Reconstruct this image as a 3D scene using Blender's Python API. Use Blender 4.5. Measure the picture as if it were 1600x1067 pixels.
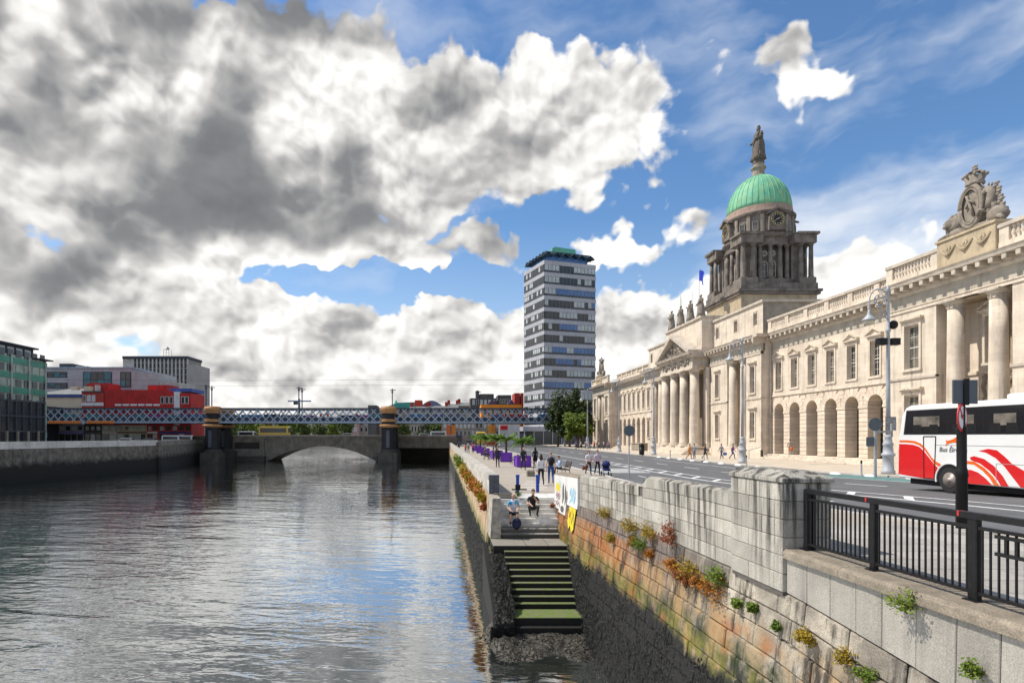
import bpy, bmesh, math, random
from mathutils import Vector, Matrix, noise as mnoise
random.seed(7)
R = math.radians
SC = bpy.context.scene
COL = SC.collection
for _o in list(bpy.data.objects): bpy.data.objects.remove(_o)

# ------------------------------------------------------------------ camera
H = 2.7            # eye height above the quay pavement (photographer stands on the next bridge)
cam = bpy.data.objects.new('camera', bpy.data.cameras.new('camera'))
COL.objects.link(cam); SC.camera = cam
cam.location = (0, 0, H); cam.rotation_euler = (R(90), 0, 0)
cam.data.sensor_width = 36; cam.data.lens = 36*895/1600
cam.data.shift_x = 0.0625; cam.data.shift_y = 0.0922
cam.data.clip_start = 0.1; cam.data.clip_end = 6000
SC.view_settings.view_transform = 'Standard'; SC.view_settings.look = 'None'
SC.view_settings.gamma = 1; SC.view_settings.exposure = 0.18
SC.view_settings.use_curve_mapping = False

# ------------------------------------------------------------------ node helper
class NT:
    def __init__(s, tree): s.t = tree; s.n = tree.nodes; s.l = tree.links
    def put(s, sock, v):
        if v is None: return
        if isinstance(v, bpy.types.NodeSocket): s.l.new(v, sock)
        elif hasattr(sock, 'default_value'):
            if isinstance(v, (tuple, list)) and len(v) == 3 and sock.type == 'RGBA': v = (*v, 1)
            sock.default_value = v
    def node(s, typ, ins=None, **kw):
        n = s.n.new(typ)
        for k, v in kw.items(): setattr(n, k, v)
        for k, v in (ins or {}).items(): s.put(n.inputs[k], v)
        return n
    def math(s, op, a, b=None, c=None, clamp=False):
        n = s.node('ShaderNodeMath', operation=op, use_clamp=clamp)
        s.put(n.inputs[0], a); s.put(n.inputs[1], b); s.put(n.inputs[2], c)
        return n.outputs[0]
    def vmath(s, op, a, b=None):
        n = s.node('ShaderNodeVectorMath', operation=op)
        s.put(n.inputs[0], a)
        if b is not None: s.put(n.inputs[3 if op == 'SCALE' else 1], b)
        return n.outputs[1 if op in ('LENGTH', 'DOT_PRODUCT') else 0]
    def noise(s, vec, scale, detail=4, rough=.55, dist=0, dim='3D'):
        n = s.node('ShaderNodeTexNoise', noise_dimensions=dim, ins= {'Scale': scale, 'Detail': detail, 'Roughness': rough, 'Distortion': dist})
        s.put(n.inputs['Vector'], vec); return n.outputs[0]
    def range(s, v, a, b, c=0., d=1., smooth=False):
        n = s.node('ShaderNodeMapRange', {'Value': v, 'From Min': a, 'From Max': b, 'To Min': c, 'To Max': d})
        n.clamp = True
        if smooth: n.interpolation_type = 'SMOOTHSTEP'
        return n.outputs[0]
    def mix(s, f, a, b, mode='MIX'):
        n = s.node('ShaderNodeMix', data_type='RGBA', blend_type=mode)
        s.put(n.inputs[0], f); s.put(n.inputs[6], a); s.put(n.inputs[7], b); return n.outputs[2]
    def comb(s, x, y, z):
        n = s.node('ShaderNodeCombineXYZ'); s.put(n.inputs[0], x); s.put(n.inputs[1], y); s.put(n.inputs[2], z); return n.outputs[0]
    def sep(s, v):
        n = s.node('ShaderNodeSeparateXYZ'); s.put(n.inputs[0], v); return n.outputs

# ------------------------------------------------------------------ sky and sun
SUN_EL, SUN_W = 54, 14           # elevation; degrees west of the normal of the south-facing fronts
world = bpy.data.worlds.new('World'); SC.world = world; world.use_nodes = True
def build_world():
    t = NT(world.node_tree); t.n.clear()
    out = t.node('ShaderNodeOutputWorld')
    sky = t.node('ShaderNodeTexSky', sky_type='NISHITA', sun_disc=False)
    sky.sun_elevation = R(SUN_EL); sky.sun_rotation = R(-(90-SUN_W)); sky.air_density = 1.0; sky.dust_density = 0.35; sky.ozone_density = 2.6
    d = t.vmath('NORMALIZE', t.node('ShaderNodeTexCoord').outputs['Generated'])
    x, y, z = t.sep(d)
    az = t.math('ARCTAN2', x, y); el = t.math('ARCSINE', z)
    V = t.comb(az, el, 0.)
    def ang(px, py):
        a, c = (px-700)/895, (681-py)/895
        return math.atan2(a, 1), math.atan2(c, math.hypot(a, 1))
    def blobs(lst, vec, start):
        tot = start
        for px, py, rx, ry, amp in lst:
            a, e = ang(px, py); a1, _ = ang(px+rx, py); a0, _ = ang(px-rx, py); _, e1 = ang(px, py-ry); _, e0 = ang(px, py+ry)
            sx, sy = 2/(a1-a0)/1.25, 2/(e1-e0)/1.25
            n = t.node('ShaderNodeVectorMath', operation='MULTIPLY_ADD'); t.put(n.inputs[0], vec); n.inputs[1].default_value = (sx, sy, 0); n.inputs[2].default_value = (-a*sx, -e*sy, 0)
            k = t.math('SUBTRACT', 1., t.vmath('DOT_PRODUCT', n.outputs[0], n.outputs[0]), clamp=True)
            tot = t.math('MULTIPLY_ADD', t.math('MULTIPLY', k, k), amp, tot)
        return tot
    # warp the domain a little so that the masses have torn edges
    w = t.node('ShaderNodeTexNoise', {'Scale': 6.5, 'Detail': 4., 'Roughness': .55}, noise_dimensions='2D'); t.put(w.inputs['Vector'], V)
    warp = t.vmath('SUBTRACT', w.outputs['Color'], (.5, .5, .5))
    VW = t.vmath('ADD', V, t.vmath('SCALE', warp, .16))
    inside = [(60,170,760,330,1.6),(560,200,360,280,1.0),(890,200,290,175,1.25),(330,380,400,80,.5),
              (690,520,150,95,.3),(1010,505,120,85,.5),(1345,420,110,75,1.15),(1250,85,65,110,.85),(1310,150,95,55,.8),(1100,335,90,40,.62),(650,405,65,52,1.0),(770,385,90,30,.8),(960,388,90,38,.85),
              (540,432,160,38,-1.6),(735,442,120,28,-.9),(800,-10,130,80,-.8)]
    bias = blobs(inside, VW, -0.40)
    # a bank of cumulus stands all along the horizon
    wy = t.sep(warp)
    bank = t.math('MULTIPLY', t.range(t.math('ADD', el, t.math('MULTIPLY', wy[1], .17)), .27, .18, 0, 1.05, True), t.range(az, .26, .62, 1., .6))
    bias = t.math('ADD', bias, bank)
    # away from this sector it simply stays broken cloud
    away = t.range(t.math('ABSOLUTE', t.math('SUBTRACT', az, .1)), .8, 1.2, 0, .34, True)
    bias = t.math('ADD', bias, away)
    high = t.range(el, .66, .95, 0, .16, True); bias = t.math('ADD', bias, high)
    A = t.vmath('ADD', t.vmath('MULTIPLY', V, (1., 1.3, 1.)), t.vmath('SCALE', warp, .06))
    def fb(off): return t.noise(t.vmath('ADD', A, off), 4.6, 7, .52, 0, '2D')
    def puff(off):
        v_ = t.node('ShaderNodeTexVoronoi', {'Scale': 9., 'Detail': 2., 'Roughness': .5, 'Lacunarity': 2.4}, voronoi_dimensions='2D', feature='F1')
        t.put(v_.inputs['Vector'], t.vmath('ADD', A, off)); return v_.outputs['Distance']
    n0 = fb((0, 0, 0)); n2 = t.noise(A, 30., 3, .55, 0, '2D')
    p0 = puff((0, 0, 0)); p1 = puff((-.008, .018, 0))
    D = t.math('ADD', bias, t.math('MULTIPLY', t.math('SUBTRACT', n0, .5), 1.5))
    D = t.math('ADD', D, t.math('MULTIPLY', t.math('SUBTRACT', .42, p0), .40))
    D = t.math('ADD', D, t.math('MULTIPLY', t.math('SUBTRACT', n2, .5), .24))
    alpha = t.range(D, -.01, .19, 0, 1, True)
    # body shade: thick parts and the undersides go grey, sun-side billows stay white
    w2 = t.node('ShaderNodeTexNoise', {'Scale': 5.5, 'Detail': 1.6, 'Roughness': .5}, noise_dimensions='2D'); t.put(w2.inputs['Vector'], V)
    VS = t.vmath('ADD', V, t.vmath('SCALE', t.vmath('SUBTRACT', w2.outputs['Color'], (.5, .5, .5)), .34))
    dark = blobs([(490,30,300,140,.52),(300,50,260,60,.12),(340,300,320,110,.52),(60,390,280,80,.42),(600,345,170,70,.36),(830,325,150,50,.26),(220,530,200,45,.14),(620,590,260,35,.10),(0,10,280,70,.42),(740,245,110,65,.22),(40,190,150,60,.2),(950,200,90,50,.12)], VS, 0.)
    s0 = t.noise(A, 5.5, 2.6, .5, 0, '2D'); s1 = t.noise(t.vmath('ADD', A, (-.03, .065, 0)), 5.5, 2.6, .5, 0, '2D')
    calm = t.range(dark, 0., .45, .85, .34)
    sh = t.math('ADD', .85, t.math('MULTIPLY', t.math('SUBTRACT', s0, s1), .85))
    sh = t.math('ADD', sh, t.math('MULTIPLY', t.math('MULTIPLY', t.math('SUBTRACT', p1, p0), .75), calm))
    sh = t.math('ADD', sh, t.math('MULTIPLY', t.math('MULTIPLY', t.math('SUBTRACT', n0, .5), .20), calm))
    sh = t.math('SUBTRACT', t.math('SUBTRACT', sh, dark), t.range(D, .3, 1.3, 0, .16))
    rampn = t.node('ShaderNodeValToRGB'); t.put(rampn.inputs[0], sh)
    cr = rampn.color_ramp; cr.elements[0].position = 0.; cr.elements[0].color = (.17, .175, .185, 1)
    cr.elements[1].position = .98; cr.elements[1].color = (.98, .965, .93, 1)
    e = cr.elements.new(.25); e.color = (.23, .235, .245, 1)
    e = cr.elements.new(.52); e.color = (.45, .445, .44, 1)
    e = cr.elements.new(.76); e.color = (.74, .725, .70, 1)
    # thin high cirrus streaks
    cv = t.vmath('MULTIPLY', t.vmath('ADD', V, t.vmath('SCALE', warp, .06)), (1.6, 4.5, 1.))
    ci = t.range(t.noise(cv, 1.5, 5, .55, 0, '2D'), .36, .80, 0, .62, True)
    ci = t.math('MULTIPLY', ci, t.range(az, .30, .60, .7, 1.7))
    haze = t.range(el, 0., .35, .40, .03)
    sc = t.node('ShaderNodeHueSaturation', {'Saturation': 1.22, 'Value': 1.0, 'Color': sky.outputs[0]}).outputs[0]
    skyb = t.node('ShaderNodeBackground', {'Color': sc, 'Strength': .135})
    whi = t.node('ShaderNodeBackground', {'Color': (.78, .82, .88, 1), 'Strength': 1.})
    clb = t.node('ShaderNodeBackground', {'Color': rampn.outputs[0], 'Strength': 1.0})
    m1 = t.node('ShaderNodeMixShader'); t.put(m1.inputs[0], t.math('MAXIMUM', ci, haze)); t.l.new(skyb.outputs[0], m1.inputs[1]); t.l.new(whi.outputs[0], m1.inputs[2])
    m2 = t.node('ShaderNodeMixShader'); t.put(m2.inputs[0], alpha); t.l.new(m1.outputs[0], m2.inputs[1]); t.l.new(clb.outputs[0], m2.inputs[2])
    t.l.new(m2.outputs[0], out.inputs[0])
build_world()
sun = bpy.data.objects.new('sun', bpy.data.lights.new('sun', 'SUN')); COL.objects.link(sun)
sun.data.energy = 4.7; sun.data.angle = R(0.6); sun.data.color = (1.0, .93, .82)
_sd = Vector((-math.cos(R(SUN_EL))*math.cos(R(SUN_W)), math.cos(R(SUN_EL))*math.sin(R(SUN_W)), math.sin(R(SUN_EL))))
sun.rotation_euler = _sd.to_track_quat('Z', 'Y').to_euler(); sun.location = _sd*300

# ------------------------------------------------------------------ materials
MATS = {}
def mat(name, col, rough=.8, var=.18, vs=1.3, bump=.25, bs=18., streak=0., rnd=.0, spec=.35, metal=0., speck=0., extra=None, coat=0.):
    """plain procedural surface: colour with uneven tone, vertical weather streaks, speckle and fine relief"""
    if name in MATS: return MATS[name]
    m = bpy.data.materials.new(name); m.use_nodes = True; MATS[name] = m
    t = NT(m.node_tree); b = t.n['Principled BSDF']
    pos = t.node('ShaderNodeNewGeometry').outputs['Position']
    c = t.node('ShaderNodeRGB').outputs[0]; c.default_value = (*col, 1)
    f = 1.0
    if var:
        f = t.range(t.noise(pos, vs, 5, .6), .25, .75, 1-var, 1+var)
    if speck:
        f = t.math('MULTIPLY', f, t.range(t.noise(pos, 55., 3, .7), .35, .65, 1-speck, 1+speck))
    if rnd:
        f = t.math('MULTIPLY', f, t.range(t.node('ShaderNodeObjectInfo').outputs['Random'], 0, 1, 1-rnd, 1+rnd))
    if streak:
        sp = t.vmath('MULTIPLY', pos, (2.6, 2.6, .16))
        st = t.range(t.noise(sp, 1.0, 5, .65), .46, .72, 0, 1, True)
        st = t.math('MULTIPLY', st, t.range(t.noise(pos, .5, 3, .5), .35, .65, .2, 1))
        f = t.math('MULTIPLY', f, t.math('SUBTRACT', 1., t.math('MULTIPLY', st, streak)))
    if f != 1.0:
        c = t.vmath('SCALE', c, f)
    if extra: c = extra(t, c, pos)
    t.put(b.inputs['Base Color'], c)
    b.inputs['Roughness'].default_value = rough; b.inputs['Metallic'].default_value = metal
    b.inputs['Specular IOR Level'].default_value = spec; b.inputs['Coat Weight'].default_value = coat
    if bump:
        bn = t.node('ShaderNodeBump', {'Strength': bump, 'Distance': .035, 'Height': t.noise(pos, bs, 6, .65)})
        t.l.new(bn.outputs[0], b.inputs['Normal'])
    return m

# ------------------------------------------------------------------ mesh builder
class MB:
    def __init__(s): s.v = []; s.f = []; s.m = []; s.mi = 0
    def add(s, vs, fs):
        o = len(s.v); s.v.extend(vs)
        for f in fs: s.f.append(tuple(i+o for i in f)); s.m.append(s.mi)
        return s
    def box(s, x0, x1, y0, y1, z0, z1):
        return s.add([(x0,y0,z0),(x1,y0,z0),(x1,y1,z0),(x0,y1,z0),(x0,y0,z1),(x1,y0,z1),(x1,y1,z1),(x0,y1,z1)],
              [(0,3,2,1),(4,5,6,7),(0,1,5,4),(1,2,6,5),(2,3,7,6),(3,0,4,7)])
    def hexa(s, p):   # eight corners, bottom ring then top ring
        return s.add(p, [(0,3,2,1),(4,5,6,7),(0,1,5,4),(1,2,6,5),(2,3,7,6),(3,0,4,7)])
    def cbox(s, x0, x1, y0, y1, z0, z1, c=.02):
        vs = []; 
        X = (x0, x1); Y = (y0, y1); Z = (z0, z1); idx = {}
        for i in (0,1):
            for j in (0,1):
                for k in (0,1):
                    sx, sy, sz = (c if i == 0 else -c), (c if j == 0 else -c), (c if k == 0 else -c)
                    idx[i,j,k,0] = len(vs); vs.append((X[i], Y[j]+sy, Z[k]+sz))
                    idx[i,j,k,1] = len(vs); vs.append((X[i]+sx, Y[j], Z[k]+sz))
                    idx[i,j,k,2] = len(vs); vs.append((X[i]+sx, Y[j]+sy, Z[k]))
        g = lambda i,j,k,a: idx[i,j,k,a]
        fs = [(g(0,0,0,0),g(0,0,1,0),g(0,1,1,0),g(0,1,0,0)),(g(1,0,0,0),g(1,1,0,0),g(1,1,1,0),g(1,0,1,0)),
              (g(0,0,0,1),g(1,0,0,1),g(1,0,1,1),g(0,0,1,1)),(g(0,1,0,1),g(0,1,1,1),g(1,1,1,1),g(1,1,0,1)),
              (g(0,0,0,2),g(0,1,0,2),g(1,1,0,2),g(1,0,0,2)),(g(0,0,1,2),g(1,0,1,2),g(1,1,1,2),g(0,1,1,2))]
        for i in (0,1):
            for j in (0,1): fs.append((g(i,j,0,0),g(i,j,0,1),g(i,j,1,1),g(i,j,1,0)))
            for k in (0,1): fs.append((g(i,0,k,0),g(i,0,k,2),g(i,1,k,2),g(i,1,k,0)))
        for j in (0,1):
            for k in (0,1): fs.append((g(0,j,k,1),g(0,j,k,2),g(1,j,k,2),g(1,j,k,1)))
        for i in (0,1):
            for j in (0,1):
                for k in (0,1): fs.append((g(i,j,k,0),g(i,j,k,1),g(i,j,k,2)))
        return s.add(vs, fs)
    def prism(s, pts, ax, a0, a1):   # polygon in the two other axes, extruded along ax
        n = len(pts); vs = []
        for a in (a0, a1):
            for p, q in pts:
                vs.append((a,p,q) if ax == 'x' else (p,a,q) if ax == 'y' else (p,q,a))
        fs = [tuple(range(n-1,-1,-1)), tuple(range(n,2*n))]
        fs += [(i,(i+1)%n,n+(i+1)%n,n+i) for i in range(n)]
        return s.add(vs, fs)
    def cyl(s, p0, p1, r0, r1=None, n=10, caps=True):
        r1 = r0 if r1 is None else r1
        p0 = Vector(p0); p1 = Vector(p1); d = (p1-p0).normalized()
        u = d.orthogonal().normalized(); w = d.cross(u); vs = []
        for p, r in ((p0,r0),(p1,r1)):
            for i in range(n):
                a = 2*math.pi*i/n; vs.append(tuple(p+u*(math.cos(a)*r)+w*(math.sin(a)*r)))
        fs = [(i,(i+1)%n,n+(i+1)%n,n+i) for i in range(n)]
        if caps: fs += [tuple(range(n-1,-1,-1)), tuple(range(n,2*n))]
        return s.add(vs, fs)
    def lathe(s, prof, n=16, cx=0, cy=0, a0=0., a1=2*math.pi, caps=True):
        full = abs(a1-a0-2*math.pi) < 1e-6; k = n if full else n+1; vs = []
        for r, z in prof:
            for i in range(k):
                a = a0+(a1-a0)*i/n; vs.append((cx+r*math.cos(a), cy+r*math.sin(a), z))
        fs = []
        for j in range(len(prof)-1):
            for i in range(n):
                i2 = (i+1) % k
                fs.append((j*k+i, j*k+i2, (j+1)*k+i2, (j+1)*k+i))
        if caps and full: fs += [tuple(range(k-1,-1,-1)), tuple(range((len(prof)-1)*k, len(prof)*k))]
        return s.add(vs, fs)
    def tube(s, pts, r, n=8, r1=None):
        pts = [Vector(p) for p in pts]; vs = []; m = len(pts); r1 = r if r1 is None else r1
        u = None
        for j, p in enumerate(pts):
            d = (pts[min(j+1,m-1)]-pts[max(j-1,0)]).normalized()
            if u is None: u = d.orthogonal().normalized()
            u = (u-d*u.dot(d)).normalized(); w = d.cross(u); rr = r+(r1-r)*j/(m-1)
            for i in range(n):
                a = 2*math.pi*i/n; vs.append(tuple(p+u*(math.cos(a)*rr)+w*(math.sin(a)*rr)))
        fs = [(j*n+i, j*n+(i+1)%n, (j+1)*n+(i+1)%n, (j+1)*n+i) for j in range(m-1) for i in range(n)]
        fs += [tuple(range(n-1,-1,-1)), tuple(range((m-1)*n, m*n))]
        return s.add(vs, fs)
    def ball(s, c, r, n=8, k=6, amp=0., fr=2., seed=0):   # ellipsoid, optionally carved by noise
        r = (r,r,r) if not isinstance(r, (tuple, list)) else r
        vs = []; c = Vector(c)
        for j in range(k+1):
            th = math.pi*j/k
            for i in range(n):
                ph = 2*math.pi*i/n
                d = Vector((math.sin(th)*math.cos(ph), math.sin(th)*math.sin(ph), math.cos(th)))
                e = 1+amp*mnoise.noise(d*fr+Vector((seed*7.1, seed*3.3, seed))) if amp else 1
                vs.append((c.x+d.x*r[0]*e, c.y+d.y*r[1]*e, c.z+d.z*r[2]*e))
        fs = [((j+1)*n+i, (j+1)*n+(i+1)%n, j*n+(i+1)%n, j*n+i) for j in range(k) for i in range(n)]
        return s.add(vs, fs)
    def quad(s, a, b, c, d): return s.add([a,b,c,d], [(0,1,2,3)])
    def poly(s, pts): return s.add(list(pts), [tuple(range(len(pts)))])
    def xf(s, M):
        s.v = [tuple(M @ Vector(p)) for p in s.v]; return s
    def mesh(s, name, mats, smooth=False):
        me = bpy.data.meshes.new(name); me.from_pydata(s.v, [], s.f)
        for m in (mats if isinstance(mats, (list, tuple)) else [mats]): me.materials.append(m)
        if any(s.m): me.polygons.foreach_set('material_index', s.m)
        if smooth: me.polygons.foreach_set('use_smooth', [True]*len(me.polygons))
        me.update(); return me

KIDS = {}; LOC = {}
def link(o, parent=None, world=True):
    COL.objects.link(o)
    if parent is not None:
        o.parent = parent; KIDS.setdefault(parent.name, []).append(o)
        if world and parent.name in LOC: o.matrix_parent_inverse = Matrix.Translation(-LOC[parent.name])
    return o
def ob(name, me, parent=None, loc=None, rot=None, scale=None, world=True):
    o = bpy.data.objects.new(name, me); link(o, parent, world)
    if loc is not None: o.location = loc
    if rot is not None: o.rotation_euler = rot
    if scale is not None: o.scale = scale
    return o
def part(name, mb, m, parent=None, smooth=False, world=True, **kw):
    return ob(name, mb.mesh(name, m, smooth), parent, world=world, **kw)
def tag(o, label, cat, group=None):
    o['label'] = label; o['category'] = cat
    if group: o['group'] = group
    return o
def thing(name, label, cat, loc=(0,0,0), group=None, fixed=True):
    o = bpy.data.objects.new(name, None); COL.objects.link(o); o.location = loc; o.empty_display_size = .2
    if fixed: LOC[o.name] = Vector(loc)
    return tag(o, label, cat, group)
def struct(name, mb, m, **kw):
    o = part(name, mb, m, **kw); o['kind'] = 'structure'; return o
def dup(o, loc=None, rotz=None, label=None, parent=None, scale=None):
    c = o.copy(); COL.objects.link(c)
    if parent is not None: c.parent = parent
    if loc is not None: c.location = loc
    if rotz is not None: c.rotation_euler = (0, 0, rotz)
    if scale is not None: c.scale = (scale,)*3 if not isinstance(scale, tuple) else scale
    if label: c['label'] = label
    for k in KIDS.get(o.name, []):
        KIDS.setdefault(c.name, []).append(dup(k, parent=c))
    return c
def smooth01(t): t = max(0., min(1., t)); return t*t*(3-2*t)
def gz(x, y):    # the roadway climbs a little to the bridge the camera stands on
    y0 = 30+max(0., min(20., (x-6)*.9)); return .85*smooth01((y0-y)/(y0-8))
def lerp(a, b, t): return a+(b-a)*t
# ================================================================== setting
WL = -4.4                                            # low-tide water level
def qx(y, z=0.): return 2.2-.0113*y+.06*min(z, 0.)   # river face of the quay beyond the steps
def wx(y, z=1.): return 5.63-.026*y+.12*min(z-.1, 0.)  # face of the wall between steps and camera
def zb(y):                                            # ledge under the parapet
    P = [(-20,-.1),(6,-.07),(9,.2),(14,.2),(22,0.),(40,0.)]
    for (a,za),(b,zc) in zip(P, P[1:]):
        if a <= y <= b: return lerp(za, zc, (y-a)/(b-a))
    return 0.
def lx(y): return -65.4+(y-83.6)*.164                 # left bank

def water_mat():
    m = bpy.data.materials.new('river_water'); m.use_nodes = True; t = NT(m.node_tree); b = t.n['Principled BSDF']
    pos = t.node('ShaderNodeNewGeometry').outputs['Position']
    tint = t.range(t.noise(t.vmath('MULTIPLY', pos, (1, .6, 1)), .06, 4, .6), .3, .7)
    dcol = t.mix(tint, (.018, .023, .021), (.040, .044, .036))
    rp = t.node('ShaderNodeVectorRotate', rotation_type='Z_AXIS'); t.put(rp.inputs['Vector'], pos); rp.inputs['Angle'].default_value = R(9)
    p1 = t.vmath('MULTIPLY', rp.outputs[0], (.16, .42, 1)); p2 = t.vmath('MULTIPLY', rp.outputs[0], (.55, 1.55, 1)); p3 = t.vmath('MULTIPLY', pos, (1.8, 4.2, 1))
    h = t.math('ADD', t.math('MULTIPLY', t.noise(p1, 1., 2, .5, .3), 1.5), t.math('MULTIPLY', t.noise(p2, 1., 2, .5, .6), .62))
    h = t.math('ADD', h, t.math('MULTIPLY', t.noise(p3, 1., 2, .5, .3), .20))
    calm = t.range(t.noise(t.vmath('MULTIPLY', pos, (1., .45, 1)), .040, 4, .55), .40, .60, .25, .9)
    bn = t.node('ShaderNodeBump', {'Strength': calm, 'Distance': .115, 'Height': h})
    nr = bn.outputs[0]; fr = t.node('ShaderNodeFresnel', {'IOR': 1.33, 'Normal': nr}).outputs[0]
    df = t.node('ShaderNodeBsdfDiffuse', {'Color': dcol, 'Normal': nr}); gl = t.node('ShaderNodeBsdfGlossy', {'Color': (.93,.95,.96,1), 'Roughness': .035, 'Normal': nr})
    mx = t.node('ShaderNodeMixShader', {0: t.range(fr, 0., .70, .54, 1.)}); t.l.new(df.outputs[0], mx.inputs[1]); t.l.new(gl.outputs[0], mx.inputs[2]); t.l.new(mx.outputs[0], t.n['Material Output'].inputs[0]); t.n.remove(b)
    return m
w = MB()
ys = [-30, 0, 20, 40, 80, 120, 160, 260, 420, 700]
for a, b_ in zip(ys, ys[1:]): w.quad((-160,a,WL),(8,a,WL),(8,b_,WL),(-160,b_,WL))
struct('river_water', w, water_mat())
m_mud = mat('river_bed', (.05,.045,.035), .9)
struct('river_bed', MB().box(-160, 8, -30, 700, -9, -8), m_mud)

m_asph = mat('asphalt', (.115,.117,.122), .85, .22, .8, .35, 60, speck=.12, extra=lambda t, c, p: t.mix(t.range(t.noise(t.vmath('MULTIPLY', p, (1.2,.05,1)), .8, 4, .6), .5, .75, 0, .45), c, (.07,.072,.078)))
m_pave = mat('paving', (.34,.30,.25), .85, .16, .5, .2, 30, speck=.10)
m_pave2 = mat('paving_south', (.50,.43,.345), .85, .14, .6, .2, 30, speck=.08)
m_kerb = mat('kerb_granite', (.46,.43,.39), .8, .18, 2, .2, 40, rnd=.12, speck=.15)
m_paint = mat('road_paint', (.70,.70,.68), .7, .3, 3, .1, 40)
m_green = mat('cycle_surface', (.10,.20,.19), .85, .25, 1.5, .2, 40)
m_earth = mat('town_ground', (.16,.155,.145), .95, .2, .2, .2, 5)
def sheet(mb, x0, x1, ys, nx, dz):
    n = nx+1; vs = []; fs = []
    for y in ys:
        a = x0(y) if callable(x0) else x0; c = x1(y) if callable(x1) else x1
        for i in range(n):
            x = lerp(a, c, i/nx); vs.append((x, y, gz(x, y)+dz))
    for j in range(len(ys)-1):
        for i in range(nx): fs.append((j*n+i, j*n+i+1, (j+1)*n+i+1, (j+1)*n+i))
    return mb.add(vs, fs)
YN = [-12+2*i for i in range(20)]+[26.3]; YN = sorted(set([y for y in YN if y <= 26.3]))
YF = [26.3]+[28+2*i for i in range(14)]+[60, 75, 90, 110, 130, 150, 162]
YA = sorted(set(YN+YF))
pv = MB(); sheet(pv, lambda y: wx(y)+.25, 10.62, YN, 6, 0.); sheet(pv, lambda y: qx(y)+.2, 10.62, YF, 8, 0.)
struct('quay_pavement', pv, m_pave)
struct('road', sheet(MB(), 10.80, 28.0, YA+[200, 260, 420], 12, -.12), m_asph)
struct('far_pavement', sheet(MB(), 28.18, 46., YA+[200], 6, 0.), m_pave2)
gr = MB(); gr.quad((46,-12,-.02),(700,-12,-.02),(700,260,-.02),(46,260,-.02)); gr.quad((0,162,-.14),(700,162,-.14),(700,3000,-.14),(0,3000,-.14))
gr.quad((-1500,700,-.16),(0,700,-.16),(0,3000,-.16),(-1500,3000,-.16))
struct('ground', gr, m_earth)
qp = bpy.data.objects['quay_pavement']; m_slab = mat('paving_slab', (.33,.31,.28), .85, .14, 1.5, .2, 30, rnd=.16, speck=.12)
for j in range(13):
    for i in range(7):
        y0, y1 = 4.2+j*.62+.006, 4.2+(j+1)*.62-.006; x0 = 6.0+i*.62+(.31 if j % 2 else 0); x1 = min(x0+.608, 10.6); x0 += .006
        if x0 > 10.3: continue
        g_ = lambda x, y, d: (x, y, gz(x, y)+d)
        part('paving_slab', MB().hexa([g_(x0,y0,-.02),g_(x1,y0,-.02),g_(x1,y1,-.02),g_(x0,y1,-.02),g_(x0,y0,.012),g_(x1,y0,.012),g_(x1,y1,.012),g_(x0,y1,.012)]), m_slab, qp)
# kerb stones, one by one where they can be told apart
kb = thing('kerb', 'granite kerb between the quay pavement and the road', 'kerb', (10.71, 60, 0))
kb2 = thing('kerb', 'granite kerb along the foot of the domed building', 'kerb', (28.09, 60, 0))
for root, x0, x1, ya, yb, st in ((kb, 10.62, 10.80, 24, 60, 1.5), (kb2, 28.0, 28.18, 22, 62, 1.8)):
    y = ya
    while y < yb:
        a, b_ = y+.008, y+st-.008
        k = MB().cbox(x0, x1, a, b_, -.25, .004, .018)
        k.v = [(p[0], p[1], p[2]+gz(x0, y+st/2)) for p in k.v]
        part('kerb_stone', k, m_kerb, root); y += st
    k = MB()
    for a, b_ in ((-12, ya), (yb, 160)):
        n = 10
        for i in range(n):
            c, d = lerp(a, b_, i/n), lerp(a, b_, (i+1)/n)
            k.hexa([(x0,c,gz(x0,c)-.25),(x1,c,gz(x0,c)-.25),(x1,d,gz(x0,d)-.25),(x0,d,gz(x0,d)-.25),(x0,c,gz(x0,c)+.004),(x1,c,gz(x0,c)+.004),(x1,d,gz(x0,d)+.004),(x0,d,gz(x0,d)+.004)])
    part('kerb_run', k, m_kerb, root)
# painted markings and the cycle lane surface
mk = MB()
def stripe(mb, xa, xb, ya, yb, dz=-.114):
    n = max(1, int(abs(yb-ya)/2)); sheet(mb, xa, xb, [lerp(ya, yb, i/n) for i in range(n+1)], 1, dz)
stripe(mk, 16.1, 16.28, -10, 130); stripe(mk, 17.5, 17.64, -10, 62)
for i in range(14):
    y = 20+i*3.0; mk.add([(16.3,y,gz(16.3,y)-.1135),(16.3,y+.45,gz(16.3,y)-.1135),(17.48,y+2.0,gz(17.4,y+2)-.1135),(17.48,y+1.55,gz(17.4,y+1.55)-.1135)], [(0,1,2,3)])
for i in range(16): stripe(mk, 21.4, 21.55, 14+i*7, 17+i*7)
for i in range(8): stripe(mk, 13.4, 13.53, 20+i*9, 22.5+i*9)
stripe(mk, 25.0, 25.13, -8, 70); stripe(mk, 11.25, 11.35, 24, 120)
for i in range(5): stripe(mk, 12.0+i*.0, 15.6, 44+i*1.2, 44.5+i*1.2)
o = struct('road_marking', mk, m_paint)
gl = MB(); stripe(gl, 25.2, 27.8, 12, 40, -.116); struct('cycle_lane', gl, m_green)
# faint pale bars painted on the quay by the steps
pb = MB()
for i in range(6): pb.add([(3.4+.25*i,29.0+i*1.0,gz(3,29+i)+.004),(5.0+.2*i,29.0+i*1.0,gz(3,29+i)+.004),(5.0+.2*i,29.35+i*1.0,gz(3,29+i)+.004),(3.4+.25*i,29.35+i*1.0,gz(3,29+i)+.004)], [(0,1,2,3)])
struct('pavement_marking', pb, mat('worn_paint', (.55,.52,.47), .8, .35, 3))

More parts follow.
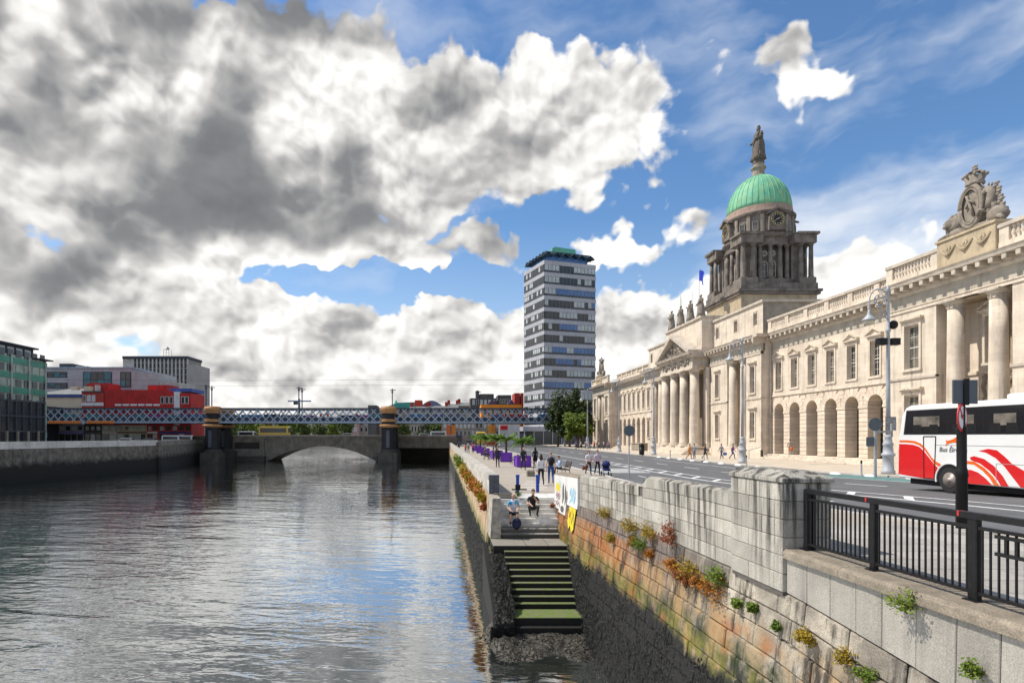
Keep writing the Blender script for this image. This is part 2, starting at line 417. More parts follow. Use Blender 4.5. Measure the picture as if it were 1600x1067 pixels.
# ------------------------------------------------------------------ quay stone
def oldstone(t, c, pos):
    x, y, z = t.sep(pos)
    n = t.noise(pos, 1.1, 6, .65); n2 = t.noise(t.vmath('MULTIPLY', pos, (1,1,.22)), 2.4, 5, .68); n3 = t.noise(pos, 4.2, 5, .65); n4 = t.noise(pos, .65, 3, .55)
    far = t.range(t.math('ADD', y, t.math('MULTIPLY', n4, 1.)), 12.6, 13.4)            # older brown masonry beyond the drain
    brown = t.mix(t.range(n3, .32, .66), (.085,.062,.05), (.26,.20,.15))
    c = t.mix(t.math('MULTIPLY', far, .88), c, brown)
    c = t.mix(t.math('MULTIPLY', t.range(n4, .44, .60), .7), c, (.085,.075,.066))
    och = t.math('MULTIPLY', t.range(z, -.25, -.75), t.range(n, .38, .58)); c = t.mix(t.math('MULTIPLY', och, .65), c, (.38,.24,.095))
    rust = t.math('MULTIPLY', t.math('MULTIPLY', t.range(y, 13.5, 17.5), t.range(n2, .40, .54)), t.math('MULTIPLY', t.range(z, -.20, -.42), t.range(n4, .36, .56, .35, 1.)))
    c = t.mix(t.math('MULTIPLY', rust, .92), c, t.mix(t.range(n3, .35, .65), (.20,.050,.008), (.50,.185,.035)))
    rr2 = t.math('MULTIPLY', t.range(t.noise(pos, .8, 3, .5), .56, .64), t.range(z, -.5, -.9)); c = t.mix(t.math('MULTIPLY', rr2, .7), c, (.30,.09,.015))
    top = t.math('MULTIPLY', t.range(z, -.45, -.28), far); c = t.mix(t.math('MULTIPLY', top, .75), c, t.mix(n3, (.07,.06,.058), (.26,.215,.185)))
    dk = t.range(n2, .52, .63); c = t.mix(t.math('MULTIPLY', dk, .9), c, (.028,.024,.021))
    lime = t.range(t.noise(t.vmath('MULTIPLY', pos, (1,5,.5)), 1.6, 4, .7), .62, .72); c = t.mix(t.math('MULTIPLY', lime, .6), c, (.55,.52,.47))
    mz = t.math('ADD', z, t.math('MULTIPLY', t.math('SUBTRACT', n, .5), 1.5))
    moss = t.math('MULTIPLY', t.range(mz, -.95, -1.40), t.range(n3, .34, .56)); c = t.mix(t.math('MULTIPLY', moss, .9), c, t.mix(t.range(n, .4, .62), (.022,.034,.006), (.15,.155,.022)))
    blk = t.range(mz, -1.60, -1.9); c = t.mix(blk, c, (.012,.012,.011))
    return c
m_old = mat('quay_masonry', (.37,.33,.265), .85, .35, 2.5, 1.0, 8, rnd=.36, speck=.34, extra=oldstone)
m_grout = mat('mortar', (.10,.09,.08), .95, .3, 3)
def paretp(t, c, pos):
    x, y, z = t.sep(pos)
    st = t.range(t.noise(t.vmath('MULTIPLY', pos, (3,3.8,.20)), 1.7, 5, .68), .45, .58)
    zone = t.math('MULTIPLY', t.range(t.noise(t.vmath('MULTIPLY', pos, (1,1,.4)), .8, 3, .5), .38, .52), t.range(z, .2, 1.2, .35, 1.))
    f = t.math('MULTIPLY', st, zone)
    c = t.mix(t.math('MULTIPLY', f, .92), c, (.022,.02,.018))
    return t.mix(t.range(t.noise(pos, 2.4, 4, .6), .55, .75, 0, .35), c, (.36,.31,.235))
m_ash = mat('parapet_granite', (.36,.34,.295), .8, .18, 2.5, .45, 30, rnd=.24, speck=.22, extra=paretp)
m_panel = mat('retaining_panel', (.285,.268,.235), .85, .25, 1.2, .3, 35, streak=.6, rnd=.14, speck=.22)
m_cop = mat('weathered_coping', (.23,.195,.15), .9, .3, 4, .7, 16, speck=.3)
m_step = mat('granite_step', (.50,.48,.44), .8, .2, 2, .3, 25, speck=.2, streak=.25, rnd=.1)

def wallmap(mb):   # builder coordinates (depth, distance, height) -> the curved battered wall
    mb.v = [(wx(p[1], p[2])+p[0], p[1], p[2]) for p in mb.v]; return mb

# ---- river wall from the steps to the camera
rw = thing('river_wall', 'old battered quay wall with brown mossy stone blocks below the parapet', 'wall', (5.1, 14, -4.4))
bk = MB()
for i in range(27):
    a, b_ = i, i+1
    if a > 25.5: b_ = 26.3
    bk.hexa([(.05,a,-6),(.6,a,-6),(.6,b_,-6),(.05,b_,-6),(.05,a,zb(a)-.02),(.6,a,zb(a)-.02),(.6,b_,zb(b_)-.02),(.05,b_,zb(b_)-.02)])
part('wall_core', wallmap(bk), m_old, rw)
rnd = random.Random(3)
CH = .37
for k in range(8):
    y = -1+rnd.random()*.5
    while y < 26.2:
        L = rnd.uniform(.45, .95) if y > 12.6 else rnd.uniform(.62, 1.0)
        e = min(y+L, 26.28); zc = zb((y+e)/2)
        if e-y > .12 and y > 2.2:
            zt = zc-k*CH; pr = rnd.uniform(-.015, .012); g = .006+rnd.random()*.006
            B = MB().cbox(pr, .3, y+g, e-g, zt-CH+g, zt-g-.004, .014+rnd.random()*.012)
            B.v = [(p[0]+.012*mnoise.noise(Vector((p[1]*2, p[2]*3, k))), p[1], p[2]+zb(p[1])-zc) for p in B.v]
            part('stone_block', wallmap(B), m_old, rw)
        y = e
part('drain_slot', wallmap(MB().box(-.022, .1, 12.52, 12.60, -.62, -.02)), mat('drain_iron', (.06,.022,.01), .9, .5, 6), rw)
# ---- ashlar parapet, stepped up towards the bridge
pw = thing('parapet_wall', 'pale grey ashlar parapet wall stepping up from the river steps to the pillar', 'wall', (5.3, 16, .2))
def ashrow(y0, y1, z0, z1, par, lens, seed, m=m_ash, dep=(.03, .48), ch=.012, name='stone_block'):
    r = random.Random(seed); y = y0
    while y < y1-.02:
        e = y+r.uniform(*lens)
        if y1-e < lens[0]*.6: e = y1
        zc = zb((y+e)/2); g = .005
        B = MB().cbox(dep[0]+r.uniform(-.004,.004), dep[1], y+g, e-g, z0+g, z1-g, ch)
        B.v = [(p[0], p[1], p[2]+zb(p[1])) for p in B.v]
        part(name, wallmap(B), m, par); y = e
core = MB()
for a, b_, h in ((10.7, 15.5, 1.37), (15.5, 22.1, 1.13)):
    n = 6
    for i in range(n):
        c, d = lerp(a, b_, i/n), lerp(a, b_, (i+1)/n)
        core.hexa([(.05,c,zb(c)-.02),(.46,c,zb(c)-.02),(.46,d,zb(d)-.02),(.05,d,zb(d)-.02),(.05,c,zb(c)+h),(.46,c,zb(c)+h),(.46,d,zb(d)+h),(.05,d,zb(d)+h)])
part('wall_core', wallmap(core), m_grout, pw)
for k in range(4): ashrow(10.7, 15.5, k*.29, (k+1)*.29, pw, (.42, .82), 20+k)
for k in range(3): ashrow(15.5, 22.1, k*.30, (k+1)*.30, pw, (.45, .85), 30+k)
def coping(y0, y1, z0, z1, par, L, seed):     # saddle-backed coping stones
    r = random.Random(seed); y = y0
    while y < y1-.02:
        e = y+L*r.uniform(.85, 1.15)
        if y1-e < L*.5: e = y1
        B = MB().prism([(.02, z0+.005),(.5, z0+.005),(.5, z1-.07),(.30, z1),(.14, z1),(.02, z1-.06)], 'y', y+.005, e-.005)
        B.v = [(p[0], p[1], p[2]+zb(p[1])) for p in B.v]
        part('coping_stone', wallmap(B), m_ash, par); y = e
coping(10.95, 15.2, 1.16, 1.46, pw, .75, 1); coping(15.75, 22.1, .90, 1.21, pw, .8, 2)
for y0, z0, z1, sg in ((15.2, 1.16, 1.46, 1), (10.7, 1.16, 1.9, 1)):   # swept ramps
    pts = [(y0, z0), (y0+.55, z0)] + [(y0+.55-.55*math.sin(a*math.pi/2/6), (z1-.25 if y0 > 12 else 1.40)+(.25 if y0 > 12 else .5)*(1-math.cos(a*math.pi/2/6)) ) for a in range(7)]
    pts = [(p, max(q, z0+.01) if i > 1 else q) for i, (p, q) in enumerate(pts)]
    B = MB().prism(pts, 'x', .022, .49); B.v = [(p[0], p[1], p[2]+zb(p[1])) for p in B.v]
    part('coping_stone', wallmap(B), m_ash, pw)
# ---- pillar
pl = thing('parapet_pillar', 'square granite pillar with pyramid cap between ashlar parapet and black railing', 'pillar', (5.6, 9.9, .2))
for k in range(6):
    z0 = .02+k*.29; ym = 9.12+(1.58)*(.36 if k % 2 else .62)
    for a, b_ in ((9.12, ym), (ym, 10.70)):
        B = MB().cbox(-.07, .72, a+.004, b_-.004, z0+.004, z0+.286, .010); B.v = [(p[0], p[1], p[2]+.19) for p in B.v]
        part('stone_block', wallmap(B), m_ash, pl)
B = MB().box(-.05, .70, 9.14, 10.68, .15, 1.94); part('pillar_core', wallmap(B), m_grout, pl)
B = MB(); B.cbox(-.10, .75, 9.09, 10.73, 1.955, 2.03, .012)
B.hexa([(-.09,9.10,2.03),(.74,9.10,2.03),(.74,10.72,2.03),(-.09,10.72,2.03),(.12,9.34,2.14),(.52,9.34,2.14),(.52,10.48,2.14),(.12,10.48,2.14)])
part('pillar_cap', wallmap(B), m_ash, pl)
# ---- panelled bridge approach wall with coping
aw = thing('approach_wall', 'smooth concrete slab wall with rough coping under the black railing', 'wall', (5.4, 6, .2))
y = 9.11; r = random.Random(5)
while y > -.5:
    e = y-r.uniform(.44, .52)
    B = MB().cbox(-.01+r.uniform(-.004,.004), .4, e+.004, y-.004, .01, .70, .008); B.v = [(p[0], p[1], p[2]+(zb(p[1]) if p[2] < .4 else .05)) for p in B.v]
    part('wall_panel', wallmap(B), m_panel, aw); y = e
B = MB()
for i in range(10): B.hexa([(.03,i-1,zb(i)-.02),(.45,i-1,zb(i)-.02),(.45,i if i < 9 else 9.1,zb(i)-.02),(.03,i if i < 9 else 9.1,zb(i)-.02),(.03,i-1,.74),(.45,i-1,.74),(.45,i if i < 9 else 9.1,.74),(.03,i if i < 9 else 9.1,.74)])
part('wall_core', wallmap(B), m_grout, aw)
y = 9.11
while y > -.5:
    e = y-1.25
    B = MB(); n = 6
    for i in range(n):
        a, b_ = lerp(e+.004, y-.004, i/n), lerp(e+.004, y-.004, (i+1)/n)
        P = []
        for yy in (a, b_):
            j = lambda q: .012*mnoise.noise(Vector((yy*3, q, 2.)))
            P.append([(-.075+j(1), .765), (-.075+j(2), .86+j(3)), (-.03+j(4), .905+j(5)), (.55, .91+j(6)), (.55, .765)])
        o_ = len(B.v)
        for k_, yy in ((0,a),(1,b_)): B.v += [(p, yy, q) for p, q in P[k_]]
        for q in range(5): B.f.append((o_+q, o_+(q+1)%5, o_+5+(q+1)%5, o_+5+q)); B.m.append(0)
        if i == 0: B.f.append(tuple(o_+q for q in (4,3,2,1,0))); B.m.append(0)
        if i == n-1: B.f.append(tuple(o_+5+q for q in range(5))); B.m.append(0)
    part('coping_stone', wallmap(B), m_cop, aw); y = e
# pavement edge strip between coping and footway is the quay_pavement sheet (already at that level)

# ---- railing
m_iron = mat('black_iron', (.010,.010,.011), .5, .4, 6, .25, 40, spec=.25, extra=lambda t, c, p: t.mix(t.range(t.noise(p, 14., 4, .7), .64, .72, 0, .5), c, (.09,.045,.025)))
rl = thing('railing', 'black iron railing with upright bars on the coping of the concrete wall', 'railing', (5.7, 6.5, .9))
RX = lambda y: wx(y)+.26
posts = [9.02, 7.65, 6.23, 4.80, 3.38, 1.95]
pm = MB().cbox(-.035, .035, -.045, .045, .89, 1.86, .008).mesh('post', m_iron)
for i, y in enumerate(posts):
    ob('post', pm, rl, (RX(y), y, 0), scale=(1, 1.25 if i == 2 else 1, 1))
bm_ = MB().cyl((0,0,1.005), (0,0,1.70), .0135, n=6).mesh('bar', m_iron)
for a, b_ in zip(posts, posts[1:]):
    n = 16
    for i in range(1, n):
        y = lerp(a, b_, i/n)
        if y > 4.6: ob('bar', bm_, rl, (RX(y), y, 0))
    sb = lambda z0, z1, w_: MB().hexa([(RX(a)-w_,a,z0),(RX(a)+w_,a,z0),(RX(b_)+w_,b_,z0),(RX(b_)-w_,b_,z0),(RX(a)-w_,a,z1),(RX(a)+w_,a,z1),(RX(b_)+w_,b_,z1),(RX(b_)-w_,b_,z1)])
    part('bottom_rail', sb(.985, 1.02, .022), m_iron, rl); part('upper_rail', sb(1.69, 1.725, .022), m_iron, rl)
    part('top_rail', sb(1.80, 1.868, .045), m_iron, rl)
fr = MB()
for z in (1.46, 1.64): fr.box(-.06, -.02, 3.6, 5.95, z, z+.035)
for i in range(22): fr.box(-.055, -.03, 3.62+i*.105, 3.65+i*.105, 1.48, 1.65)
fr.v = [(RX(p[1])+p[0], p[1], p[2]) for p in fr.v]
part('side_frame', fr, m_iron, rl)
for y in (7.74, 6.38): part('red_paint_dab', MB().box(RX(y)-.047, RX(y)+.02, y-.012, y+.012, 1.815, 1.8695), mat('red_dab', (.45,.02,.02), .6), rl)
for y in posts[:4]:
    for s in (-1, 1): part('bolt', MB().cyl((RX(y)-.036, y+s*.02, .93), (RX(y)-.046, y+s*.02, .93), .011, n=6), m_iron, rl)
    part('base_plate', MB().box(RX(y)-.07, RX(y)+.07, y-.08, y+.08, .895, .925), m_iron, rl)
# behind the pillar: the little end gate of the railing
part('end_post', MB().cbox(5.75, 5.83, 9.05, 9.10, .88, 1.84), m_iron, rl)

# ---- graffiti end of the wall beside the upper steps
gw = thing('graffiti_wall', 'white rendered end wall covered in graffiti beside the upper steps', 'wall', (5., 24, 0))
m_white = mat('white_render', (.66,.65,.62), .8, .12, 2, .15, 20, streak=.3)
B = MB()
for a, b_ in ((22.12,23.0),(23.0,23.9),(23.9,25.1),(25.1,26.3)):
    zt = lambda y: lerp(1.06, .92, (y-22.12)/4.2)
    zl = lambda y, a=a: -.14 if a < 23.5 else (-.62 if a < 25 else -.5)
    B.hexa([(.0,a,.1),(.42,a,.1),(.42,b_,.1),(.0,b_,.1),(.0,a,zt(a)),(.42,a,zt(a)),(.42,b_,zt(b_)),(.0,b_,zt(b_))])
    B.hexa([(.0,a,zl(a)),(.42,a,zl(a)),(.42,b_,zl(b_)),(.0,b_,zl(b_)),(.0,a,.1),(.42,a,.1),(.42,b_,.1),(.0,b_,.1)])
B.v = [(wx(p[1], min(p[2], 1))-.05+p[0], p[1], p[2]) for p in B.v]
part('rendered_face', B, m_white, gw)
B = MB()
for i in range(5):
    a, b_ = lerp(22.10, 26.32, i/5)+.004, lerp(22.10, 26.32, (i+1)/5)-.004
    zt = lambda y: lerp(1.06, .92, (y-22.12)/4.2)
    B = MB().hexa([(-.03,a,zt(a)+.003),(.46,a,zt(a)+.003),(.46,b_,zt(b_)+.003),(-.03,b_,zt(b_)+.003),(.0,a,zt(a)+.09),(.42,a,zt(a)+.12),(.42,b_,zt(b_)+.12),(.0,b_,zt(b_)+.09)])
    part('coping_stone', wallmap(B), m_cop, gw)
def paint(nm, col, polys):
    B = MB()
    for k, P in enumerate(polys): B.poly([(wx(y, min(z,1))-.053-.0012*k, y, z) for y, z in P])
    part('graffiti', B, mat(nm, col, .7, .15, 4, 0), gw)
def strokes(col, nm, lines, w_):
    B = MB()
    for L in lines:
        for i in range(len(L)-1):
            (a, b_), (c, d) = L[i], L[i+1]; dx, dz = c-a, d-b_; q = math.hypot(dx, dz) or 1; nx, nz = -dz/q*w_, dx/q*w_
            B.poly([(wx(yy, min(zz,1))-.058-.0004*(i % 5), yy, zz) for yy, zz in ((a+nx,b_+nz),(a-nx,b_-nz),(c-nx,d-nz),(c+nx,d+nz))])
    part('graffiti', B, mat(nm, col, .7, .15, 4, 0), gw)
blobp = lambda cy, cz, ry, rz, s, n=14: [(cy+ry*math.cos(2*math.pi*i/n)*(1+.25*mnoise.noise(Vector((i*.9, s, 0)))), cz+rz*math.sin(2*math.pi*i/n)*(1+.25*mnoise.noise(Vector((i*.9, s, 5))))) for i in range(n)]
paint('spray_yellow', (.72,.55,.03), [blobp(25.6,.42,.42,.20,1), [(22.25,-.16),(22.8,-.15),(23.3,-.16),(23.35,-.75),(23.1,-1.05),(22.85,-.85),(22.6,-1.1),(22.3,-.95)]])
paint('spray_grey', (.11,.11,.10), [blobp(24.55,.25,.17,.45,3), blobp(24.12,.20,.13,.42,4), blobp(23.86,.12,.09,.3,7), blobp(24.5,-.42,.30,.14,5)])
strokes((.25,.55,.72), 'spray_blue', [[(23.3,.55),(23.0,.1),(22.8,.5),(22.6,.05),(22.45,.55)],[(23.35,.3),(23.1,.62),(22.9,.3),(22.7,.66),(22.45,.25)],[(23.4,-.02),(23.0,.2),(22.6,-.02)],[(25.3,.75),(25.1,.65),(25.25,.55),(25.05,.5)]], .035)
strokes((.03,.03,.035), 'spray_black', [[(23.2,-.25),(23.1,-.6),(22.95,-.3),(22.9,-.85)],[(22.75,-.2),(22.65,-.8),(22.5,-.3),(22.35,-.85)],[(25.9,.1),(25.7,-.1),(25.5,.12),(25.3,-.12),(25.1,.1)],[(25.9,-.2),(25.5,-.35),(25.2,-.2),(24.9,-.4)]], .022)
strokes((.45,.12,.2), 'spray_red', [[(25.95,.0),(25.75,.2),(25.55,0.),(25.35,.2),(25.15,-.02)],[(25.8,-.3),(25.5,-.15),(25.3,-.4)]], .02)

# ------------------------------------------------------------------ river steps
st = thing('river_steps', 'worn granite steps going down to the river, mossy green towards the bottom', 'steps', (3.4, 22.5, -4.4))
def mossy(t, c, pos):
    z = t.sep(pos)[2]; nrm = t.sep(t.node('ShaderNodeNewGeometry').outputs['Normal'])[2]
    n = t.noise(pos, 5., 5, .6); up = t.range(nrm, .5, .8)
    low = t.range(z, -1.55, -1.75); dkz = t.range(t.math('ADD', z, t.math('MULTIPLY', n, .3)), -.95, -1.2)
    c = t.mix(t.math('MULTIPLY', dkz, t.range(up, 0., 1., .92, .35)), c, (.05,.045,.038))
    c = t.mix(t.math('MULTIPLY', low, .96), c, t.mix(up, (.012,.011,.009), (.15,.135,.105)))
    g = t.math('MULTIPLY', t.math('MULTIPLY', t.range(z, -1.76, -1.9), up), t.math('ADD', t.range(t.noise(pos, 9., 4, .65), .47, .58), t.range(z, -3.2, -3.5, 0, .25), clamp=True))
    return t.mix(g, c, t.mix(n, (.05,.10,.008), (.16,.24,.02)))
m_moss = mat('mossy_step', (.66,.64,.59), .85, .3, 2, .5, 22, speck=.22, streak=.3, rnd=.1, extra=mossy)
XL = lambda y: qx(y, -1)+.42
ytop, rz = 26.3, .19
yy = ytop; levels = []
for i in range(9):       # upper flight
    levels.append((yy-.2*i-.2, yy-.2*i+.35, -rz*(i+1)))
yl = ytop-.2*9
land = (yl-1.42, yl+.2, -rz*9-.002)
for i, (a, b_, z) in enumerate(levels[:-1]):
    part('step', MB().hexa([(XL(a),a,z-.30),(wx(a,z)+.02,a,z-.30),(wx(b_,z)+.02,b_,z-.30),(XL(b_),b_,z-.30),(XL(a),a,z),(wx(a,z)+.02,a,z),(wx(b_,z)+.02,b_,z),(XL(b_),b_,z)]), m_moss, st)
a, b_, z = land
xs = [qx(a,z)-.02, lerp(qx(a,z), wx(a,z), .45), lerp(qx(a,z), wx(a,z), .75), wx(a,z)+.02]
for x0, x1 in zip(xs, xs[1:]): part('landing_slab', MB().cbox(x0+.005, x1-.005, a, b_, z-.28, z, .012), m_moss, st)
y = land[0]
for i in range(10):
    a = y-.24*(i+1); z = land[2]-rz*(i+1); last = i == 9
    if last: a -= .75
    b_ = y-.24*i+.25
    xl = XL(a)-.42 if last else XL(a)-.05
    part('step', MB().cbox(xl, wx(a,z)+.06, a, b_, z-(.34 if not last else .26), z, .015), m_moss, st)
part('stair_mass', MB().hexa([(1.62,19.75,-6),(wx(20,-5),19.75,-6),(wx(26,-5)+.3,26.4,-6),(1.6,26.4,-6),(1.62,19.75,-3.92),(wx(20,-4),19.75,-3.92),(wx(26,-1)+.2,26.4,-2.2),(1.6,26.4,-2.2)]), m_old, st)
ck = thing('stair_cheek', 'narrow stone cheek wall on the river side of the upper steps', 'wall', (2.1, 25.5, -1.8))
m_cheek = mat('cheek_stone', (.33,.30,.25), .9, .55, 3.5, 1.2, 7, speck=.4, streak=.8)
for k in range(4):
    z0 = -1.70+k*.43; part('stone_block', MB().hexa([(qx(25,z0)+.0,24.62,z0+.004),(XL(25)-.004,24.62,z0+.004),(XL(26)-.004,26.55,z0+.004),(qx(26,z0),26.55,z0+.004),(qx(25,z0+.43),24.62,z0+.426),(XL(25)-.004,24.62,z0+.426),(XL(26)-.004,26.55,z0+.426),(qx(26,z0+.43),26.55,z0+.426)]), m_cheek, ck)

# ---- quay wall upstream of the steps
qw = thing('quay_wall', 'long quay wall upstream of the steps, rust-stained stone over black weed', 'wall', (1.6, 60, -4.4))
def upstream(t, c, pos):
    z = t.sep(pos)[2]; n = t.noise(pos, 1.3, 6, .65); v = t.noise(t.vmath('MULTIPLY', pos, (1,1.6,.2)), 2., 5, .7)
    c = t.mix(t.range(v, .40, .6, 0, .85), c, t.mix(n, (.34,.15,.04), (.42,.30,.15)))
    c = t.mix(t.range(v, .60, .68, 0, .6), c, (.07,.06,.05))
    mz = t.math('ADD', z, t.math('MULTIPLY', t.math('SUBTRACT', n, .5), 1.2))
    c = t.mix(t.range(mz, -1.7, -2.1, 0, .8), c, (.12,.13,.03))
    return t.mix(t.range(mz, -2.2, -2.5), c, (.013,.013,.012))
m_up = mat('upstream_masonry', (.36,.30,.22), .85, .25, 1.2, .5, 12, rnd=.15, extra=upstream)
B = MB(); ys = [24.4, 30, 40, 55, 75, 100, 130, 163]
for a, b_ in zip(ys, ys[1:]):
    for z0, z1 in ((-6,-2.3),(-2.3,-.02)):
        x2a, x2b = (qx(a)+.4, qx(b_)+.4)
        if z1 > -2 and a < 26: a_ = 26.3
        else: a_ = a
        B.hexa([(qx(a_,z0)+.06,a_,z0),(qx(a_)+.42,a_,z0),(qx(b_)+.42,b_,z0),(qx(b_,z0)+.06,b_,z0),(qx(a_,z1)+.06,a_,z1),(qx(a_)+.42,a_,z1),(qx(b_)+.42,b_,z1),(qx(b_,z1)+.06,b_,z1)])
part('wall_core', B, m_up, qw)
r = random.Random(9)
for k in range(6):
    y = 26.6
    while y < 62:
        e = y+r.uniform(.9, 1.6); z1 = -.02-k*.40; z0 = z1-.395; g = .008; p_ = r.uniform(-.01, .015)
        part('stone_block', MB().hexa([(qx(y,z0)+p_,y+g,z0),(qx(y,z0)+.3,y+g,z0),(qx(e,z0)+.3,e-g,z0),(qx(e,z0)+p_,e-g,z0),(qx(y,z1)+p_,y+g,z1-g),(qx(y,z1)+.3,y+g,z1-g),(qx(e,z1)+.3,e-g,z1-g),(qx(e,z1)+p_,e-g,z1-g)]), m_up, qw)
        y = e
lw = thing('low_parapet', 'low granite parapet along the quay edge with a dark end face at the steps', 'wall', (2.1, 60, 0))
m_lowp = mat('low_parapet_granite', (.40,.375,.33), .8, .18, 1.5, .3, 25, rnd=.14, speck=.2, streak=.25)
y = 26.62
while y < 60:
    e = y+1.35; g = .005; f = lambda yy, d: qx(yy)+d
    for z0, z1, d0, d1 in ((0.,.34,.02,.44),(.34,.68,.02,.44)):
        part('stone_block', MB().hexa([(f(y,d0),y+g,z0+.003),(f(y,d1),y+g,z0+.003),(f(e,d1),e-g,z0+.003),(f(e,d0),e-g,z0+.003),(f(y,d0),y+g,z1-.003),(f(y,d1),y+g,z1-.003),(f(e,d1),e-g,z1-.003),(f(e,d0),e-g,z1-.003)]), m_lowp, lw)
    part('coping_stone', MB().hexa([(f(y,-.02),y+g,.683),(f(y,.48),y+g,.683),(f(e,.48),e-g,.683),(f(e,-.02),e-g,.683),(f(y,-.02),y+g,.90),(f(y,.48),y+g,.90),(f(e,.48),e-g,.90),(f(e,-.02),e-g,.90)]), m_lowp, lw)
    y = e
B = MB(); B.hexa([(qx(y)+.02,y,0),(qx(y)+.44,y,0),(qx(162)+.44,162,0),(qx(162)+.02,162,0),(qx(y)+.02,y,.9),(qx(y)+.46,y,.9),(qx(162)+.46,162,.9),(qx(162)+.02,162,.9)])
part('far_run', B, m_lowp, lw)
m_dend = mat('dark_end_stone', (.085,.09,.105), .8, .2, 3, .2, 25)  # end blocks darker and bluer than the rest of the parapet
for k in range(3):
    for q in range(2): part('end_block', MB().cbox(1.90+q*.24, 2.13+q*.24, 26.5, 26.615, .005+k*.3, .295+k*.3, .008), m_dend, lw)

# ------------------------------------------------------------------ weed, mussels
m_weed = mat('black_weed', (.009,.009,.008), .55, .5, 4, .3, 30, spec=.3, extra=lambda t, c, p: t.mix(t.range(t.noise(p, 9., 3, .6), .60, .7, 0, .5), c, (.055,.052,.045)))
mus = MB(); r = random.Random(12)
def mussel(p, nrm, s):
    nrm = Vector(nrm).normalized(); u = (Vector((r.uniform(-.5,.5), r.uniform(-.5,.5), -1))); u = (u-nrm*u.dot(nrm)).normalized(); w_ = nrm.cross(u); p = Vector(p)
    a, b_, c = s*r.uniform(1.0,2.2), s*r.uniform(.35,.65), s*r.uniform(.3,.7)
    V_ = [p+u*a, p+w_*b_, p-u*a*.8, p-w_*b_, p+nrm*c]
    mus.add([tuple(q) for q in V_], [(0,1,4),(1,2,4),(2,3,4),(3,0,4)])
for i in range(11000):
    y = 4.5+r.random()**1.25*20; z = -4.6+r.random()*3.0
    if z > -1.85+.55*mnoise.noise(Vector((y*.55, 3, 0)))+.25*mnoise.noise(Vector((y*2.3, 7, 0))): continue
    mussel((wx(y,z)-.0, y, z), (-1, 0, .1), .042)
for i in range(5200):
    y = 24.0+r.random()**1.6*60; z = -4.6+r.random()*2.5
    if z > -2.25+.5*mnoise.noise(Vector((y*.4, 1, 0))): continue
    mussel((qx(y,z)+.0, y, z), (-1, 0, .1), .06)
o = part('mussel_bed', mus, m_weed); o['kind'] = 'stuff'; o['label'] = 'black mussels and weed coating the foot of the quay walls'; o['category'] = 'mussels'
# the low mass of weed that hides the river side of the lower flight, and the foreshore below the last step
fs = MB(); n, k = 44, 30
def shore(u, v):   # u across, v towards the camera
    x = lerp(1.1, 5.0, u); y = lerp(20.4, 17.6, v)
    z = -3.95-.62*v-.25*math.exp(-((u-1)*4)**2)*0+.13*mnoise.noise(Vector((x*1.3, y*1.3, 4)))+.06*mnoise.noise(Vector((x*3.2, y*3.2, 0)))+.05*mnoise.noise(Vector((x*6, y*6, 3)))
    if u < .12: z -= (.12-u)*5
    return (x, y, z)
fs.add([shore(i/n, j/k) for j in range(k+1) for i in range(n+1)], [(j*(n+1)+i, (j+1)*(n+1)+i, (j+1)*(n+1)+i+1, j*(n+1)+i+1) for j in range(k) for i in range(n)])
m_shore = mat('foreshore_mud', (.05,.045,.035), .5, .4, 3, .6, 12, extra=lambda t, c, p: t.mix(t.range(t.noise(p, 7., 5, .7), .55, .68), c, (.20,.18,.13)))
struct('foreshore', fs, m_shore, smooth=True)
cm = MB()
def cheekp(u, v):
    y = lerp(23.6, 19.55, v); zt = lerp(-1.84, -3.75, v); x0, x1 = qx(y, zt)-.05, XL(y)+.02
    if u < .4: x = x0; z = lerp(-4.9, zt, u/.4)
    else: x = lerp(x0, x1, (u-.4)/.6); z = zt+.06
    j = Vector((x*4, y*4, z*4)); q = .06*mnoise.noise(j)+.05*mnoise.noise(j*2.7)
    return (x+q-(.10 if u < .4 else 0)*(1-u/.4)-.12*smooth01((v-.8)*5), y-.05*q, z+q)
n, k = 34, 60
cm.add([cheekp(i/n, j/k) for j in range(k+1) for i in range(n+1)], [(j*(n+1)+i, (j+1)*(n+1)+i, (j+1)*(n+1)+i+1, j*(n+1)+i+1) for j in range(k) for i in range(n)])
cm.poly([cheekp(i/n, 1.) for i in range(n+1)]+[(XL(19.5), 19.55, -4.9)])
part('weed_mass', cm, m_weed, st)
mus = MB()
for i in range(3800):
    u, v = r.random(), r.random(); p = cheekp(u, v); mussel(p, (-1,-.2,.2) if u < .4 else (-.1,-.5,1), .045)
for i in range(900):
    u = r.random(); z = -4.9+r.random()*1.1; mussel((lerp(1.45, 2.25, u), 19.53, z), (0,-1,.1), .045)
for i in range(2600):
    u, v = r.random(), r.random(); mussel(shore(u, v), (0,-.2,1), .04)
o = part('mussel_clump', mus, m_weed, st); o['kind'] = 'stuff'
